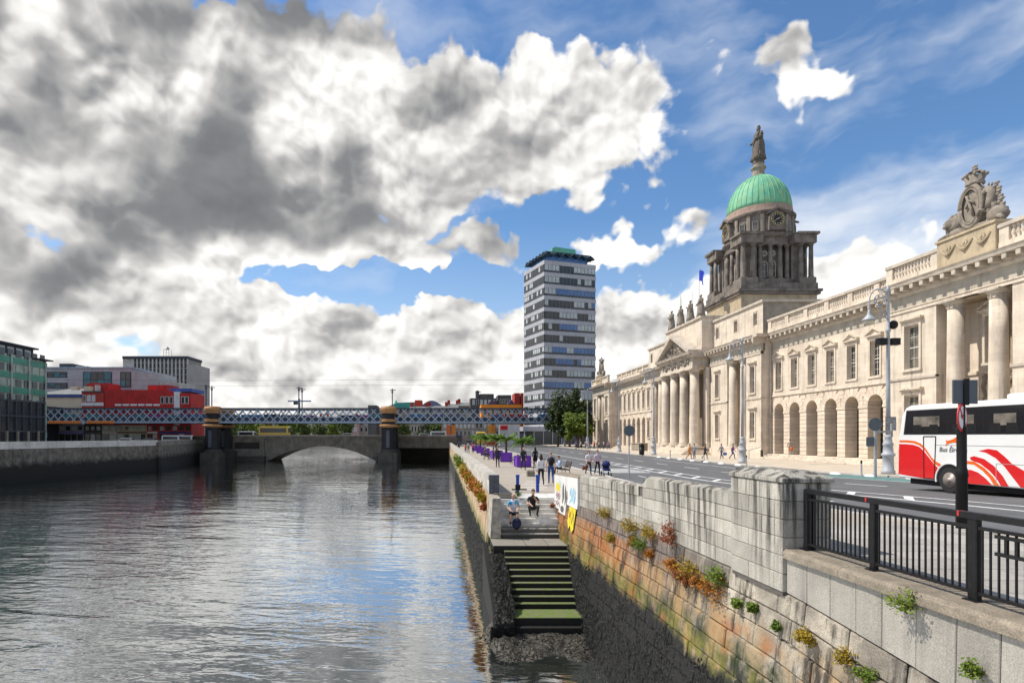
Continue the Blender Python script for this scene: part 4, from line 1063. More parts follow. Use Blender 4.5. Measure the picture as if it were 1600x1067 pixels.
m_clk = mat('clock_face', (.012,.015,.03), .4, .2, 2, 0); m_gold = mat('gilt', (.75,.58,.22), .35, .1, 3, 0, metal=.8)
for q4 in range(4):
    T = Matrix.Translation((DX,YC,34.9)) @ Matrix.Rotation(q4*math.pi/2, 4, 'Z')
    A = MB().box(4.4,5.2,-1.2,1.2,-1.6,.2); A.prism([(-1.2,.2),(1.2,.2)]+[(1.2*math.cos(t*math.pi/8), .2+1.1*math.sin(t*math.pi/8)) for t in range(1,8)],'x',4.4,5.2)
    A.prism([(-1.55,.95),(0,1.85),(1.55,.95),(1.4,.75),(0,1.55),(-1.4,.75)],'x',4.4,5.5)
    cs = part('clock_case', A.xf(T), m_std, ch)
    F = MB().cyl((5.2,0,0),(5.26,0,0),.9,n=32); part('clock_dial', F.xf(T), m_clk, cs)
    G = MB(); G.tube([(5.27,.92*math.cos(t*math.pi/16),0.92*math.sin(t*math.pi/16)) for t in range(33)], .04, 5)
    for h in range(12):
        a = h*math.pi/6; c_, s_ = math.cos(a), math.sin(a); G.prism([(.62*c_-.05*s_,.62*s_+.05*c_),(.62*c_+.05*s_,.62*s_-.05*c_),(.80*c_+.05*s_,.80*s_-.05*c_),(.80*c_-.05*s_,.80*s_+.05*c_)],'x',5.26,5.28)
    for a, L, w_ in ((R(-62+90), .55, .05), (R(215), .8, .04)):
        c_, s_ = math.cos(a), math.sin(a); G.prism([(-w_*s_,w_*c_),(w_*s_,-w_*c_),(L*c_+w_*.3*s_,L*s_-w_*.3*c_),(L*c_-w_*.3*s_,L*s_+w_*.3*c_)],'x',5.28,5.30)
    part('clock_hands', G.xf(T), m_gold, cs)
def copper(t, c, pos):
    z = t.sep(pos)[2]; n = t.noise(t.vmath('MULTIPLY', pos, (1.5,1.5,.25)), 1.4, 4, .6)
    return t.mix(t.range(n, .4, .65, 0, .6), c, (.32,.50,.24))
m_cop_ = mat('copper_patina', (.13,.42,.27), .65, .2, 1.2, .15, 8, streak=.5, extra=copper)
prof = [(4.56*math.cos(t*math.pi/2/14), 37.5+6.0*math.sin(t*math.pi/2/14)) for t in range(14)]+[(.75,43.45)]
dmo = part('dome', MB().lathe(prof, 64, DX, YC), m_cop_, ch, smooth=True)
rb = MB().tube([((r_+.01), 0, z) for r_, z in prof], .05, 5).mesh('dome_rib', m_cop_, True)
for k in range(36): ob('dome_rib', rb, dmo, (DX,YC,0), (0,0,2*math.pi*k/36), world=False)
dm('lantern_pedestal', MB().lathe([(1.018,43.3),(0.885,43.6),(0.841,44.3),(0.929,44.5),(1.106,44.7),(1.062,44.9),(0.796,45.0),(0.752,45.5)], 16, DX, YC), m_stq)

# ---------------- statues
def figure(h, seed, anchor=False):
    q = MB(); r = random.Random(seed); n = 16
    vs = []; prof = [(0,.23),(.10,.21),(.25,.185),(.42,.165),(.52,.15),(.58,.125),(.68,.135),(.76,.15),(.815,.12),(.84,.05),(.865,.045)]
    sway = r.uniform(-.03,.03)
    for t, rad in prof:
        for i in range(n):
            a = 2*math.pi*i/n; fold = 1+(.16*math.sin(a*6+seed+t*3)+.10*mnoise.noise(Vector((a*2, t*5, seed))))*(1 if t < .6 else .35)
            vs.append((rad*h*.8*math.cos(a)*fold, rad*h*math.sin(a)*fold+sway*h*math.sin(t*3), t*h))
    q.add(vs, [(j*n+i, j*n+(i+1)%n, (j+1)*n+(i+1)%n, (j+1)*n+i) for j in range(len(prof)-1) for i in range(n)]+[tuple(range(n-1,-1,-1))])
    q.ball((-.01*h, sway*h*.3, .915*h), (.055*h,.05*h,.068*h), 8, 6)
    q.ball((.01*h, sway*h*.3, .95*h), (.058*h,.056*h,.05*h), 8, 5, .3)          # hair / helmet
    for s in (-1, 1):
        sh = Vector((0, s*.14*h, .79*h)); el = Vector((-.05*h*r.uniform(.4,1.4), s*.21*h, .62*h)); hd = Vector((-.15*h, s*.12*h*r.uniform(.6,1.7), r.uniform(.5,.68)*h))
        q.tube([sh, sh.lerp(el,.5), el, el.lerp(hd,.5), hd], .048*h, 6, .03*h); q.ball(hd, .034*h, 6, 4)
    q.tube([(-.05*h, -.15*h, .8*h), (-.12*h, 0, .55*h), (-.05*h, .17*h, .38*h), (.0, .2*h, .12*h)], .045*h, 6, .05*h)   # cloak
    if anchor:
        q.tube([(-.10*h,-.17*h,.02*h),(-.08*h,-.17*h,.60*h)], .014*h, 6); q.tube([(-.09*h,-.26*h,.18*h),(-.1*h,-.22*h,.04*h),(-.1*h,-.17*h,.0),(-.1*h,-.12*h,.04*h)], .018*h, 6)
        q.tube([(-.08*h,-.24*h,.60*h),(-.08*h,-.10*h,.60*h)], .014*h, 6); q.tube([(0,-.14*h,.79*h),(-.05*h,-.24*h,.70*h),(-.05*h,-.27*h,.66*h)], .035*h, 6, .025*h); q.ball((0,0,1.0*h),(.05*h,.05*h,.04*h),6,4,.4)
    return q
STL = ['leftmost stone statue on the attic above the portico', 'second stone statue from the left above the portico', 'third stone statue from the left above the portico', 'rightmost stone statue above the portico, beside the plain attic corner']
for k, v in enumerate((5.5, 1.83, -1.83, -5.5)):
    t_ = thing('statue', STL[k], 'statue', (37.4, YC+v, 20.2), 'statues over the portico', fixed=False)
    part('plinth', MB().cbox(-.5,.5,-.55,.55,0,.3,.03), m_carv, t_, world=False)
    b = figure(3.1, k+2); b.v = [(p[0],p[1],p[2]+.3) for p in b.v]; part('figure', b, m_carv, t_, True, world=False)
t_ = thing('dome_statue', 'dark draped statue with anchor on top of the green dome', 'statue', (DX, YC, 45.5), fixed=False)
m_bron = mat('weathered_dark_stone', (.12,.105,.09), .8, .3, 2, .6, 8)
part('plinth', MB().lathe([(.85,0),(.75,.5),(.9,.6)],12), m_bron, t_, world=False)
b = figure(5.3, 11, True); b.v = [(p[0],p[1],p[2]+.55) for p in b.v]; part('figure', b, m_bron, t_, True, world=False)
def arms(yc, z, label, X=37.4):
    t_ = thing('coat_of_arms', label, 'sculpture', (X, yc, z), 'carved arms on the end pavilions', fixed=False)
    P = lambda nm, mb, sm=True: part(nm, mb, m_carv, t_, sm, world=False)
    ov = [(-.25, .86*math.cos(a*math.pi/16), 1.75+1.45*math.sin(a*math.pi/16)) for a in range(33)]
    q = MB().cyl((-.2,0,0),(.35,0,0),1,n=32); q.v = [(p[0], p[1]*.86, 1.75+p[2]*1.45) for p in q.v]; P('shield', q, False)
    q = MB().tube(ov, .15, 8); q.tube([(-.32,p[1]*.8,1.75+(p[2]-1.75)*.85) for p in ov], .06, 6)
    q.tube([(-.3,-.25,1.0),(-.34,-.1,1.6),(-.3,.15,2.2),(-.3,.3,2.6)], .09, 6); q.tube([(-.3,-.3,1.9),(-.34,.0,2.2),(-.3,.35,1.7)], .07, 6); P('shield_frame', q)
    q = MB().lathe([(.50,3.25),(.55,3.3),(.55,3.45),(.48,3.5),(.62,3.85)], 16, .05, 0)
    for k in range(8): a = k*math.pi/4; q.ball((.05+.62*math.cos(a),.62*math.sin(a),3.95),.13,6,5); q.tube([(.05+.60*math.cos(a),.60*math.sin(a),3.9),(.05+.45*math.cos(a),.45*math.sin(a),4.15),(.05,0,4.25)],.06,5)
    q.ball((.05,0,4.38),.18,8,6); q.ball((.05,0,4.62),.10,6,5); q.ball((.05,.14,4.6),.08,6,4); q.ball((.05,-.14,4.6),.08,6,4); P('crown', q)
    q = MB(); q.ball((0,1.45,.95),(.55,.62,.72),12,9,.35,3.5,1); q.ball((-.35,1.55,1.0),(.38,.36,.42),10,7,.25,3,2); q.ball((-.6,1.65,.88),(.18,.22,.18),8,6); q.ball((0,1.35,.3),(.6,.75,.5),10,7,.3,2,3); q.tube([(-.2,1.9,.35),(-.5,2.15,.15),(-.6,2.3,.05)],.18,7,.12)
    for k in range(14): a = k*math.pi/7; q.ball((-.15,1.45+.58*math.cos(a),.98+.62*math.sin(a)),(.16,.17,.19),6,4,.3,2,k)
    P('lion', q)
    q = MB(); q.ball((.1,-1.65,.62),(.45,.75,.6),12,9,.25,2.5,5); q.ball((.05,-1.3,1.2),(.36,.42,.55),10,8,.25,2.5,6)
    q.tube([(0,-1.25,1.2),(-.05,-1.35,1.8),(-.1,-1.4,2.3),(-.15,-1.15,2.6)],.36,9,.20); q.tube([(-.1,-1.22,2.62),(-.2,-.88,2.32),(-.25,-.66,1.98)],.22,8,.12)
    for k in range(9): q.ball((.05,-1.58-.05*k+.12*math.sin(k*2),2.75-.2*k),(.14,.20,.15),6,4,.4,2,k)
    for s in (0,.22): q.tube([(-.1+s,-1.18,2.75),(-.1+s,-1.2,3.0)],.07,5,.02)
    q.tube([(-.2,-1.15,2.5),(-.25,-.75,3.1)],.05,5,.02)
    q.tube([(-.1,-1.0,1.1),(-.4,-.75,1.2),(-.45,-.7,.8)],.17,7,.1); q.tube([(-.1,-1.9,.4),(-.3,-2.2,.3),(-.2,-2.4,.05)],.2,7,.12); P('horse', q)
    q = MB()
    for s in (-1,1): q.tube([(-.2,s*.3,.25),(-.25,s*1.0,.2),(-.2,s*1.7,.12),(-.1,s*2.2,.12)],.16,6,.1)
    P('ribbon', q)
    return t_
arms(40.7, 17.22, 'carved coat of arms with crown, lion and horse on the near right-hand parapet')
arms(139.7, 17.22, 'weathered carved arms with crown on the far left end of the parapet')
# flags
m_pole = mat('white_pole', (.6,.6,.58), .5, .1, 3, 0)
def flag(x, y, zt, col, label, w_, drop, furl):
    t_ = thing('flag', label, 'flag', (x, y, 19.5), 'flags over the portico', fixed=False)
    part('pole', MB().cyl((0,0,0),(0,0,zt-19.5),.07,.04,8), m_pole, t_, world=False)
    if w_:
        n, k = 12, 8; q = MB(); vs = []
        for j in range(k+1):
            for i in range(n+1):
                u, v = i/n, j/k; vs.append((-.25*math.sin(u*7+v*2)*u*(1-furl*.5), -u*w_*(1-.35*v*furl), zt-19.6-v*drop-u*u*.9*(1+furl)))
        q.add(vs, [(j*(n+1)+i,j*(n+1)+i+1,(j+1)*(n+1)+i+1,(j+1)*(n+1)+i) for j in range(k) for i in range(n)])
        for f in range(len(q.f)):
            i = f % n; q.m[f] = min(len(col)-1, i*len(col)//n)
        o = part('cloth', q, [mat('flag_%d%d%d' % tuple(int(c*99) for c in c_), c_, .8, .05, 3, 0) for c_ in col], t_, True, world=False)
flag(39.8, 98.0, 26.7, [(.02,.25,.06),(.7,.7,.68),(.75,.25,.02)], 'green white and orange flag hanging furled on the left pole', .8, 2.4, 1.)
flag(39.8, 93.4, 26.3, None, 'bare thin flagpole between the two flags on the portico', 0, 0, 0)
flag(39.8, 90.8, 29.0, [(.01,.04,.38)], 'blue flag flying beside the dark drum of the dome', 2.0, 1.7, .3)
# ================================================================== bridges, far bank, far buildings
# ---------------- railway lattice bridge
LY = 150.; BZ0, BZ1 = 6.05, 10.05
m_lat = mat('lattice_paint', (.27,.33,.40), .6, .25, 1.5, .1, 10, streak=.3)
m_latd = mat('girder_dark', (.05,.057,.07), .7, .3, 1, .2, 8)
m_och = mat('ochre_paint', (.40,.20,.075), .6, .2, 1.5, .15, 8, streak=.35)
m_blk = mat('pier_iron', (.010,.011,.013), .6, .3, 1, .2, 6)
m_gran = mat('pier_granite', (.06,.055,.047), .85, .35, .8, .4, 5, streak=.5)
lb = thing('railway_bridge', 'grey-blue iron lattice railway bridge on dark piers crossing the river', 'bridge', (-25, LY, -4.4))
XA_, XZ_ = -109., 62.
part('top_chord', MB().box(XA_,XZ_,LY-.25,LY+.25,BZ1-.38,BZ1), m_latd, lb)
part('bottom_chord', MB().box(XA_,XZ_,LY-.3,LY+.3,BZ0,BZ0+.45), m_lat, lb)
part('deck', MB().box(XA_-12,XZ_,LY+.6,LY+8.4,BZ0+.1,BZ0+1.55), m_latd, lb)
h_ = BZ1-BZ0-.8; bar = {}
for s in (1, -1):
    q = MB(); w_ = .21
    q.prism([(-w_-s*h_/2,0),(w_-s*h_/2,0),(w_+s*h_/2,h_),(-w_+s*h_/2,h_)],'y',-.05 if s > 0 else -.12, .03 if s > 0 else -.052); bar[s] = q.mesh('lattice_bar', m_lat)
n = int((XZ_-XA_)/2.0)
for i in range(1, n):
    x = lerp(XA_, XZ_, i/n)
    if x > 34: continue
    for s in (1, -1): ob('lattice_bar', bar[s], lb, (x, LY-.1, BZ0+.43))
q = MB()
for i in range(1, n, 2):
    x = lerp(XA_, XZ_, i/n)
    for s in (1,): q.prism([(x-.17-s*h_/2,BZ0+.4),(x+.17-s*h_/2,BZ0+.4),(x+.17+s*h_/2,BZ1-.4),(x-.17+s*h_/2,BZ1-.4)],'y',LY+9.0-.02*s,LY+9.1-.02*s)
q.box(XA_,XZ_,LY+8.8,LY+9.2,BZ1-.38,BZ1); q.box(XA_,XZ_,LY+8.8,LY+9.2,BZ0,BZ0+.45)
o = part('far_girder', q, m_latd, lb); o['kind'] = 'stuff'
r = random.Random(8); PC = [(.36,.03,.04),(.09,.07,.22),(.05,.15,.30),(.32,.31,.30),(.22,.05,.18),(.03,.04,.07),(.05,.20,.22),(.10,.11,.13),(.12,.12,.14)]
x = XA_+8
while x < 48:                                   # painted boards behind the lattice
    L = r.uniform(2.2, 6.5); c = PC[r.randrange(len(PC))]
    if r.random() < .75: part('painted_board', MB().box(x, x+L-.2, LY+.7, LY+.78, BZ0+1.56, BZ0+2.15+r.random()*.25), mat('board_%d' % PC.index(c), c, .6, .2, 1), lb)
    x += L
q = MB()
for i in range(36): q.box(-104.4+i*.48, -104.1+i*.48, LY-.5, LY-.35, BZ0-.1, BZ0+.62) if abs(i-19) > 1 else None
part('orange_slat_row', q, mat('orange_paint', (.75,.22,.03), .6), lb)['kind'] = 'stuff'
part('round_plate', MB().cyl((-95.2,LY-.55,BZ0+.25),(-95.2,LY-.4,BZ0+.25),.55,n=16), m_lat, lb)
part('end_abutment', MB().box(-122,-107.5,LY-3,LY+12,-.2,BZ1+.6), m_latd, lb)
for px in (332, 607):
    X = (px-700)*LY/895
    for dy in (0.2, 8.8):
        p = part('pier', MB().lathe([(1.85,-.9),(1.85,4.9),(1.7,5.0)],20,X,LY+dy), m_blk, lb, smooth=False)
        part('pier_base', MB().box(X-2.4,X+2.4,LY+dy-2.4,LY+dy+2.4,-6,-1.6), m_gran, p); part('pier_plinth', MB().lathe([(2.3,-1.6),(2.2,-.9),(1.9,-.85)],20,X,LY+dy), m_gran, p)
        part('pier_ring', MB().lathe([(1.8,4.9),(2.45,5.15),(2.6,5.4),(2.45,5.7),(1.9,5.75)],20,X,LY+dy), m_och, p)
        part('pier_neck', MB().lathe([(1.75,5.75),(1.75,6.3),(1.95,6.35),(1.95,6.95),(1.72,7.0),(1.72,8.6)],20,X,LY+dy), m_blk, p)
        part('pier_cap', MB().lathe([(1.75,8.6),(1.95,8.7),(1.95,9.2),(2.2,9.3),(2.25,9.9),(2.0,10.3),(1.5,10.45)],20,X,LY+dy), m_och, p)
        part('cap_band', MB().lathe([(1.80,6.35),(2.0,6.4),(2.0,7.05),(1.8,7.1)],20,X,LY+dy), m_och, p)
        q = MB()
        for k in range(-1, 2):
            a = -math.pi/2+k*.75; q.box(-.42,.42,-1.93,-1.84,-.3,4.1); 
            break
        q.xf(Matrix.Translation((X, LY+dy, 0))); part('pier_panel', q, mat('panel_grey', (.07,.075,.095), .5, .3, 2), p)
# overhead-line masts
for k, (px, top) in enumerate(((322,601),(331,603),(467,604),(472,606),(613,607),(746,610))):
    X = (px-700)*(LY+2)/895; zt = H+(681-top)*(LY+2)/895
    q = MB().box(X-.12,X+.12,LY+1.9,LY+2.1,BZ0+1.5,zt); q.box(X-.6,X+.9,LY+1.95,LY+2.05,zt-.5,zt-.3); q.box(X-.25,X+.25,LY+1.85,LY+2.15,zt-1.1,zt-.7)
    part('overhead_mast', q, m_latd, lb)
q = MB()
for zz in (17.6, 16.2): q.tube([(-110,LY+2,zz),(-60,LY+2,zz-.25),(-14,LY+2,zz),(40,LY+2,zz-.1)], .03, 4)
part('overhead_wire', q, m_latd, lb)

# ---------------- stone road bridge behind
SY = 162.
m_sb = mat('bridge_stone', (.20,.185,.155), .85, .4, .6, .35, 6, streak=.5)
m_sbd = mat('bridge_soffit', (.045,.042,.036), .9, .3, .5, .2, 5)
sb_ = thing('stone_bridge', 'low grey stone road bridge with one wide arch behind the railway bridge', 'bridge', (-35, SY, -4.4))
ax0, ax1 = -51.8, -19.7; acx = (ax0+ax1)/2; hw = (ax1-ax0)/2
arch = lambda x: -4.9+4.75*math.sqrt(max(0., 1-((x-acx)/hw)**2)) if abs(x-acx) <= hw else -6.
arch2 = lambda x: -4.75+4.6*(1-((x-acx)/hw)**2)
deckz = lambda x: 1.55+.45*math.cos((x-acx)/60)
q = MB(); N_ = 28
for i in range(N_):
    a, b = lerp(ax0, ax1, i/N_), lerp(ax0, ax1, (i+1)/N_)
    q.hexa([(a,SY,arch2(a)),(b,SY,arch2(b)),(b,SY+14,arch2(b)),(a,SY+14,arch2(a)),(a,SY,deckz(a)),(b,SY,deckz(b)),(b,SY+14,deckz(b)),(a,SY+14,deckz(a))])
part('main_arch', q, m_sb, sb_)
for i in range(N_):
    a, b = lerp(ax0, ax1, i/N_)+.03, lerp(ax0, ax1, (i+1)/N_)-.03
    part('voussoir', MB().prism([(a,arch2(a)-.02),(b,arch2(b)-.02),(b,arch2(b)+.85),(a,arch2(a)+.85)],'y',SY-.12,SY+.2), m_sb, sb_)
for a, b in ((-62.,ax0), (ax1,-15.6)):
    part('abutment', MB().box(a,b,SY-.8,SY+14.5,-6,deckz(a)-.02), m_sb, sb_); part('abutment_foot', MB().box(a-.3,b+.3,SY-1.6,SY+15,-6,-3.0), m_gran, sb_)
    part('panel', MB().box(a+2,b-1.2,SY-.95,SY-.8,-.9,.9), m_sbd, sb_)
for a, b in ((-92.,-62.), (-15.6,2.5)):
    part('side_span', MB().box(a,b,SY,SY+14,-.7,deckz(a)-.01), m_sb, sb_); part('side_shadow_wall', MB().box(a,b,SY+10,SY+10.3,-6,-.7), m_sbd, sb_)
for i in range(46):
    x = -92+i*2.05; z = deckz(x)
    part('parapet_block', MB().box(x+.02,x+2.03,SY-.25,SY+.25,z+.02,z+.72), m_sb, sb_)
    part('parapet_coping', MB().box(x+.01,x+2.04,SY-.35,SY+.35,z+.725,z+.98), m_kerb, sb_)
q = MB()
for i in range(46): x = -92+i*2.05; q.box(x,x+2.05,SY+.3,SY+13.8,deckz(x)-.05,deckz(x)+.02)
part('deck', q, m_asph, sb_)

# ---------------- left bank
m_lq = mat('left_quay_stone', (.13,.115,.095), .9, .6, 1.1, .5, 4, streak=.6, extra=lambda t, c, p: t.mix(t.range(t.math('ADD', t.sep(p)[2], t.math('MULTIPLY', t.noise(p, .8, 4, .6), 2.2)), .1, -.9), c, (.014,.014,.012)))
m_lp = mat('left_quay_parapet', (.48,.46,.42), .85, .25, .6, .3, 6, streak=.4)
lq = thing('left_quay_wall', 'dark weed-stained quay wall with a pale parapet on the far left bank', 'wall', (-62, 100, -4.4))
yss = [20, 50, 70, 80, 90, 100, 110, 118]
for a, b in zip(yss, yss[1:]):
    part('wall_length', MB().hexa([(lx(a)-2,a,-6),(lx(a)+.25,a,-6),(lx(b)+.25,b,-6),(lx(b)-2,b,-6),(lx(a)-2,a,.75),(lx(a),a,.75),(lx(b),b,.75),(lx(b)-2,b,.75)]), m_lq, lq)
    part('parapet_length', MB().hexa([(lx(a)-.6,a+.03,.752),(lx(a)+.08,a+.03,.752),(lx(b)+.08,b-.03,.752),(lx(b)-.6,b-.03,.752),(lx(a)-.6,a+.03,1.85),(lx(a)+.02,a+.03,1.85),(lx(b)+.02,b-.03,1.85),(lx(b)-.6,b-.03,1.85)]), m_lp, lq)
part('wall_length', MB().hexa([(-74,118,-6),(-59.6,118.4,-6),(-69,163,-6),(-78,163,-6),(-74,118,.7),(-59.8,118.4,.7),(-69.2,163,.7),(-78,163,.7)]), m_lq, lq)
part('wall_end', MB().box(-66,-59.2,117.4,118.4,-6,1.4), m_lq, lq)
part('parapet_length', MB().hexa([(-60.6,118.5,.7),(-59.9,118.5,.7),(-68.6,161,.7),(-69.4,161,.7),(-60.6,118.5,1.8),(-59.9,118.5,1.8),(-68.6,161,1.8),(-69.4,161,1.8)]), m_sb, lq)
B = MB().add([(-600,-12,.70),(lx(-12)-.5,-12,.70),(lx(118)-.5,118,.70),(-69.5,162,.70),(-60,176,.70),(-60,700,.70),(-600,700,.70)], [(0,1,2,3,4,5)])
struct('left_bank_street', B, m_asph)

# ---------------- buildings
m_dkgl = mat('dark_glazing', (.03,.035,.04), .12, .4, .3, 0, spec=.6)
m_lite = mat('blind_glazing', (.44,.48,.48), .25, .25, .4, 0)
m_blue = mat('blue_glazing', (.06,.15,.34), .1, .3, .3, 0, spec=.6)
def windows(root, mb_axis, fixed, spans, rows, mats, depth=.12, fr=None, seed=1, skip=0.):
    """a window with its frame for each span x row on one face; mb_axis 'y' = face towards the camera, 'x' = face along the river"""
    rr = random.Random(seed)
    for z0, z1 in rows:
        for a, b in spans:
            if rr.random() < skip: continue
            m = mats[rr.randrange(len(mats))]
            f = MB().box(a-.12,b+.12,fixed-depth,fixed+.02,z0-.12,z1+.12) if mb_axis == 'y' else MB().box(fixed-.02,fixed+depth,a-.12,b+.12,z0-.12,z1+.12)
            g = MB().box(a,b,fixed-depth-.02,fixed-depth+.01,z0,z1) if mb_axis == 'y' else MB().box(fixed+depth-.01,fixed+depth+.02,a,b,z0,z1)
            o = part('window', f, fr or m_sash, root); part('pane', g, m, o, world=False)
def spans(a, b, n, fill=.7): p = (b-a)/n; return [(a+p*(i+.5-fill/2), a+p*(i+.5+fill/2)) for i in range(n)]
def pX(px, Y): return (px-700)*Y/895
def pZ(py, Y): return H+(681-py)*Y/895

# tower with banded windows
def tower():
    C = Vector((30.7, 183., 0)); rot = R(18); W, Dp = 19., 15.
    t_ = thing('office_tower', 'tall grey tower block with banded windows and zigzag roof canopy', 'tower', C)
    T = Matrix.Translation(C) @ Matrix.Rotation(rot, 4, 'Z')
    P = lambda nm, mb, m, par=None: part(nm, mb.xf(T), m, par or t_, world=par is None)
    m_band = mat('tower_band', (.40,.41,.44), .6, .12, .3, .05, 4, streak=.25); m_mul = mat('tower_mullion', (.16,.17,.19), .5)
    P('core', MB().box(.3,W-.3,.3,Dp-.3,0,58.5), m_dkgl)
    for k in range(15):
        zt = 58.9-k*3.75
        P('floor_band', MB().box(0,W,0,Dp,zt-1.28,zt), m_band)
        if zt-3.75 < 3: continue
        rr = random.Random(50+k)
        base = rr.choice([[m_dkgl,m_blue,m_lite],[m_lite,m_dkgl,m_lite],[m_blue,m_blue,m_lite],[m_lite,m_lite,m_dkgl],[m_lite,m_blue,m_dkgl]])
        for face in (0, 1):
            q = MB(); n = 14 if face == 0 else 11; L = W if face == 0 else Dp; mats = [m_dkgl, m_lite, m_blue, m_mul]
            run = base[0]
            for i in range(n):
                a, b = .25+(L-.5)*i/n+.06, .25+(L-.5)*(i+1)/n-.06
                if rr.random() < .45: run = rr.choice(base)
                q.mi = mats.index(run if face == 0 else rr.choice([m_dkgl,m_dkgl,m_lite]))
                z0, z1 = zt-3.75+.12, zt-1.29
                if face == 0: q.box(a,b,.12,.2,z0+.55,z1); q.mi = 0; q.box(a,b,.12,.2,z0,z0+.48)
                else: q.box(.12,.2,a,b,z0+.75,z1); q.mi = 0; q.box(.12,.2,a,b,z0,z0+.68)
                q.mi = 3
                if face == 0: q.box(b,b+.12,.06,.25,z0-.1,z1)
                else: q.box(.06,.25,b,b+.12,z0-.1,z1)
            q.xf(T); part('window_band', q, mats, t_)
    P('penthouse', MB().box(2,W-2,2,Dp-2,58.9,61.6), m_blue)
    m_can = mat('canopy_copper', (.022,.045,.06), .5, .3, .5)
    n = 6; q = MB()
    for (o0, d, L, nrm) in ((Vector((.3,.3,0)), Vector((1,0,0)), W-.6, Vector((0,1,0))), (Vector((.3,.3,0)), Vector((0,1,0)), Dp-.6, Vector((1,0,0))), (Vector((.3,Dp-.3,0)), Vector((1,0,0)), W-.6, Vector((0,-1,0))), (Vector((W-.3,.3,0)), Vector((0,1,0)), Dp-.6, Vector((-1,0,0)))):
        for i in range(n*2):
            a, b = o0+d*(L*i/(2*n)), o0+d*(L*(i+1)/(2*n)); za, zb_ = (60.9, 62.0) if i % 2 == 0 else (62.0, 60.9)
            inn = nrm*4.5
            f = [Vector((a.x,a.y,za)), Vector((b.x,b.y,zb_)), Vector((b.x+inn.x,b.y+inn.y,zb_+.5)), Vector((a.x+inn.x,a.y+inn.y,za+.5))]
            q.add([tuple(v) for v in f]+[(v.x,v.y,v.z-.28) for v in f], [(0,1,2,3),(7,6,5,4),(0,4,5,1),(1,5,6,2),(2,6,7,3),(3,7,4,0)])
    P('roof_canopy', q, m_can)
    P('roof_slab', MB().box(1.5,W-1.5,1.5,Dp-1.5,61.7,62.4), m_can)
    q = MB().prism([(4.5,62.4),(13.5,62.4),(13.0,64.4),(5.5,64.6),(4.5,63.9)],'y',3,10); P('roof_house', q, mat('copper_box', (.12,.42,.30), .6, .2, .6))
    q = MB().box(-9,14,-4,10,0,4.2); P('podium', q, m_dkgl); P('podium_roof', MB().box(-9.5,14.5,-4.5,10.5,4.2,5.6), m_band)
    for i in range(8): P('podium_post', MB().box(-9+i*3.2,-8.75+i*3.2,-4.3,-4.02,0,4.2), m_band)
tower()

# green-glass office on the left bank (face along the river)
g_ = thing('glass_office', 'green glass office block with dark set-back top floors at the far left', 'building', (-92, 110, .7))
m_gg = mat('green_spandrel', (.03,.22,.15), .25, .3, .5, 0); m_ggl = mat('pale_green_glazing', (.30,.36,.30), .2, .3, .5, 0)
part('body', MB().box(-110,-85,96,121,.7,18.6), m_ggl, g_)
for k in range(6):
    z = 2.4+k*2.9; part('spandrel', MB().box(-110.2,-84.8,95.8,121.2,z,z+1.15), m_gg, g_)
    for i in range(11): part('window', MB().box(-84.95,-84.86,97.2+i*2.2,98.6+i*2.2,z+1.3,z+2.7), random.Random(k*31+i).choice([m_dkgl, m_ggl, m_dkgl]), g_)
    for i in range(5): part('window', MB().box(-109+i*4.8,-106+i*4.8,95.88,95.95,z+1.3,z+2.7), m_dkgl, g_)
for i in range(6): part('mullion', MB().box(-84.8,-84.6,97+i*4.7,97.2+i*4.7,.7,18.6), m_lp, g_)
part('top_floor', MB().box(-108,-86.5,98,119.5,18.6,20.7), m_latd, g_)
for i in range(9): part('window', MB().box(-86.52,-86.42,98.6+i*2.3,100.2+i*2.3,19.0,20.3), m_lite, g_)
part('roof_slab', MB().box(-108.6,-85.8,97.5,120.2,20.7,21.0), m_latd, g_); part('plant_room', MB().box(-108,-88,96.5,106,21,24.2), m_latd, g_)
for i in range(4): part('window', MB().box(-88.02,-87.92,97.5+i*2.2,98.9+i*2.2,21.8,23.4), m_lite, g_)
part('canopy_edge', MB().box(-108,-84.0,118,122,18.5,18.75), m_latd, g_)
# dark steel entrance block beneath it
d_ = thing('steel_frontage', 'dark steel and glass street frontage in front of the green office', 'building', (-81, 105, .7))
part('body', MB().box(-84.5,-79,97,112,.7,9.2), m_dkgl, d_)
for i in range(9): part('mullion', MB().box(-79,-78.75,97+i*1.85,97.2+i*1.85,.7,9.4), m_latd, d_)
for z in (3.4, 6.2, 9.0): part('rail', MB().box(-79.02,-78.7,97,112.2,z,z+.3), m_latd, d_)
for i in range(5): part('stone_pier', MB().box(-78.5,-78.2,99+i*2.6,99.3+i*2.6,.7,3.6), m_stq, d_)
for i in range(4): part('window', MB().box(-84+i*1.3,-83+i*1.3,96.9,96.98,1.5,8.5), m_lite, d_)

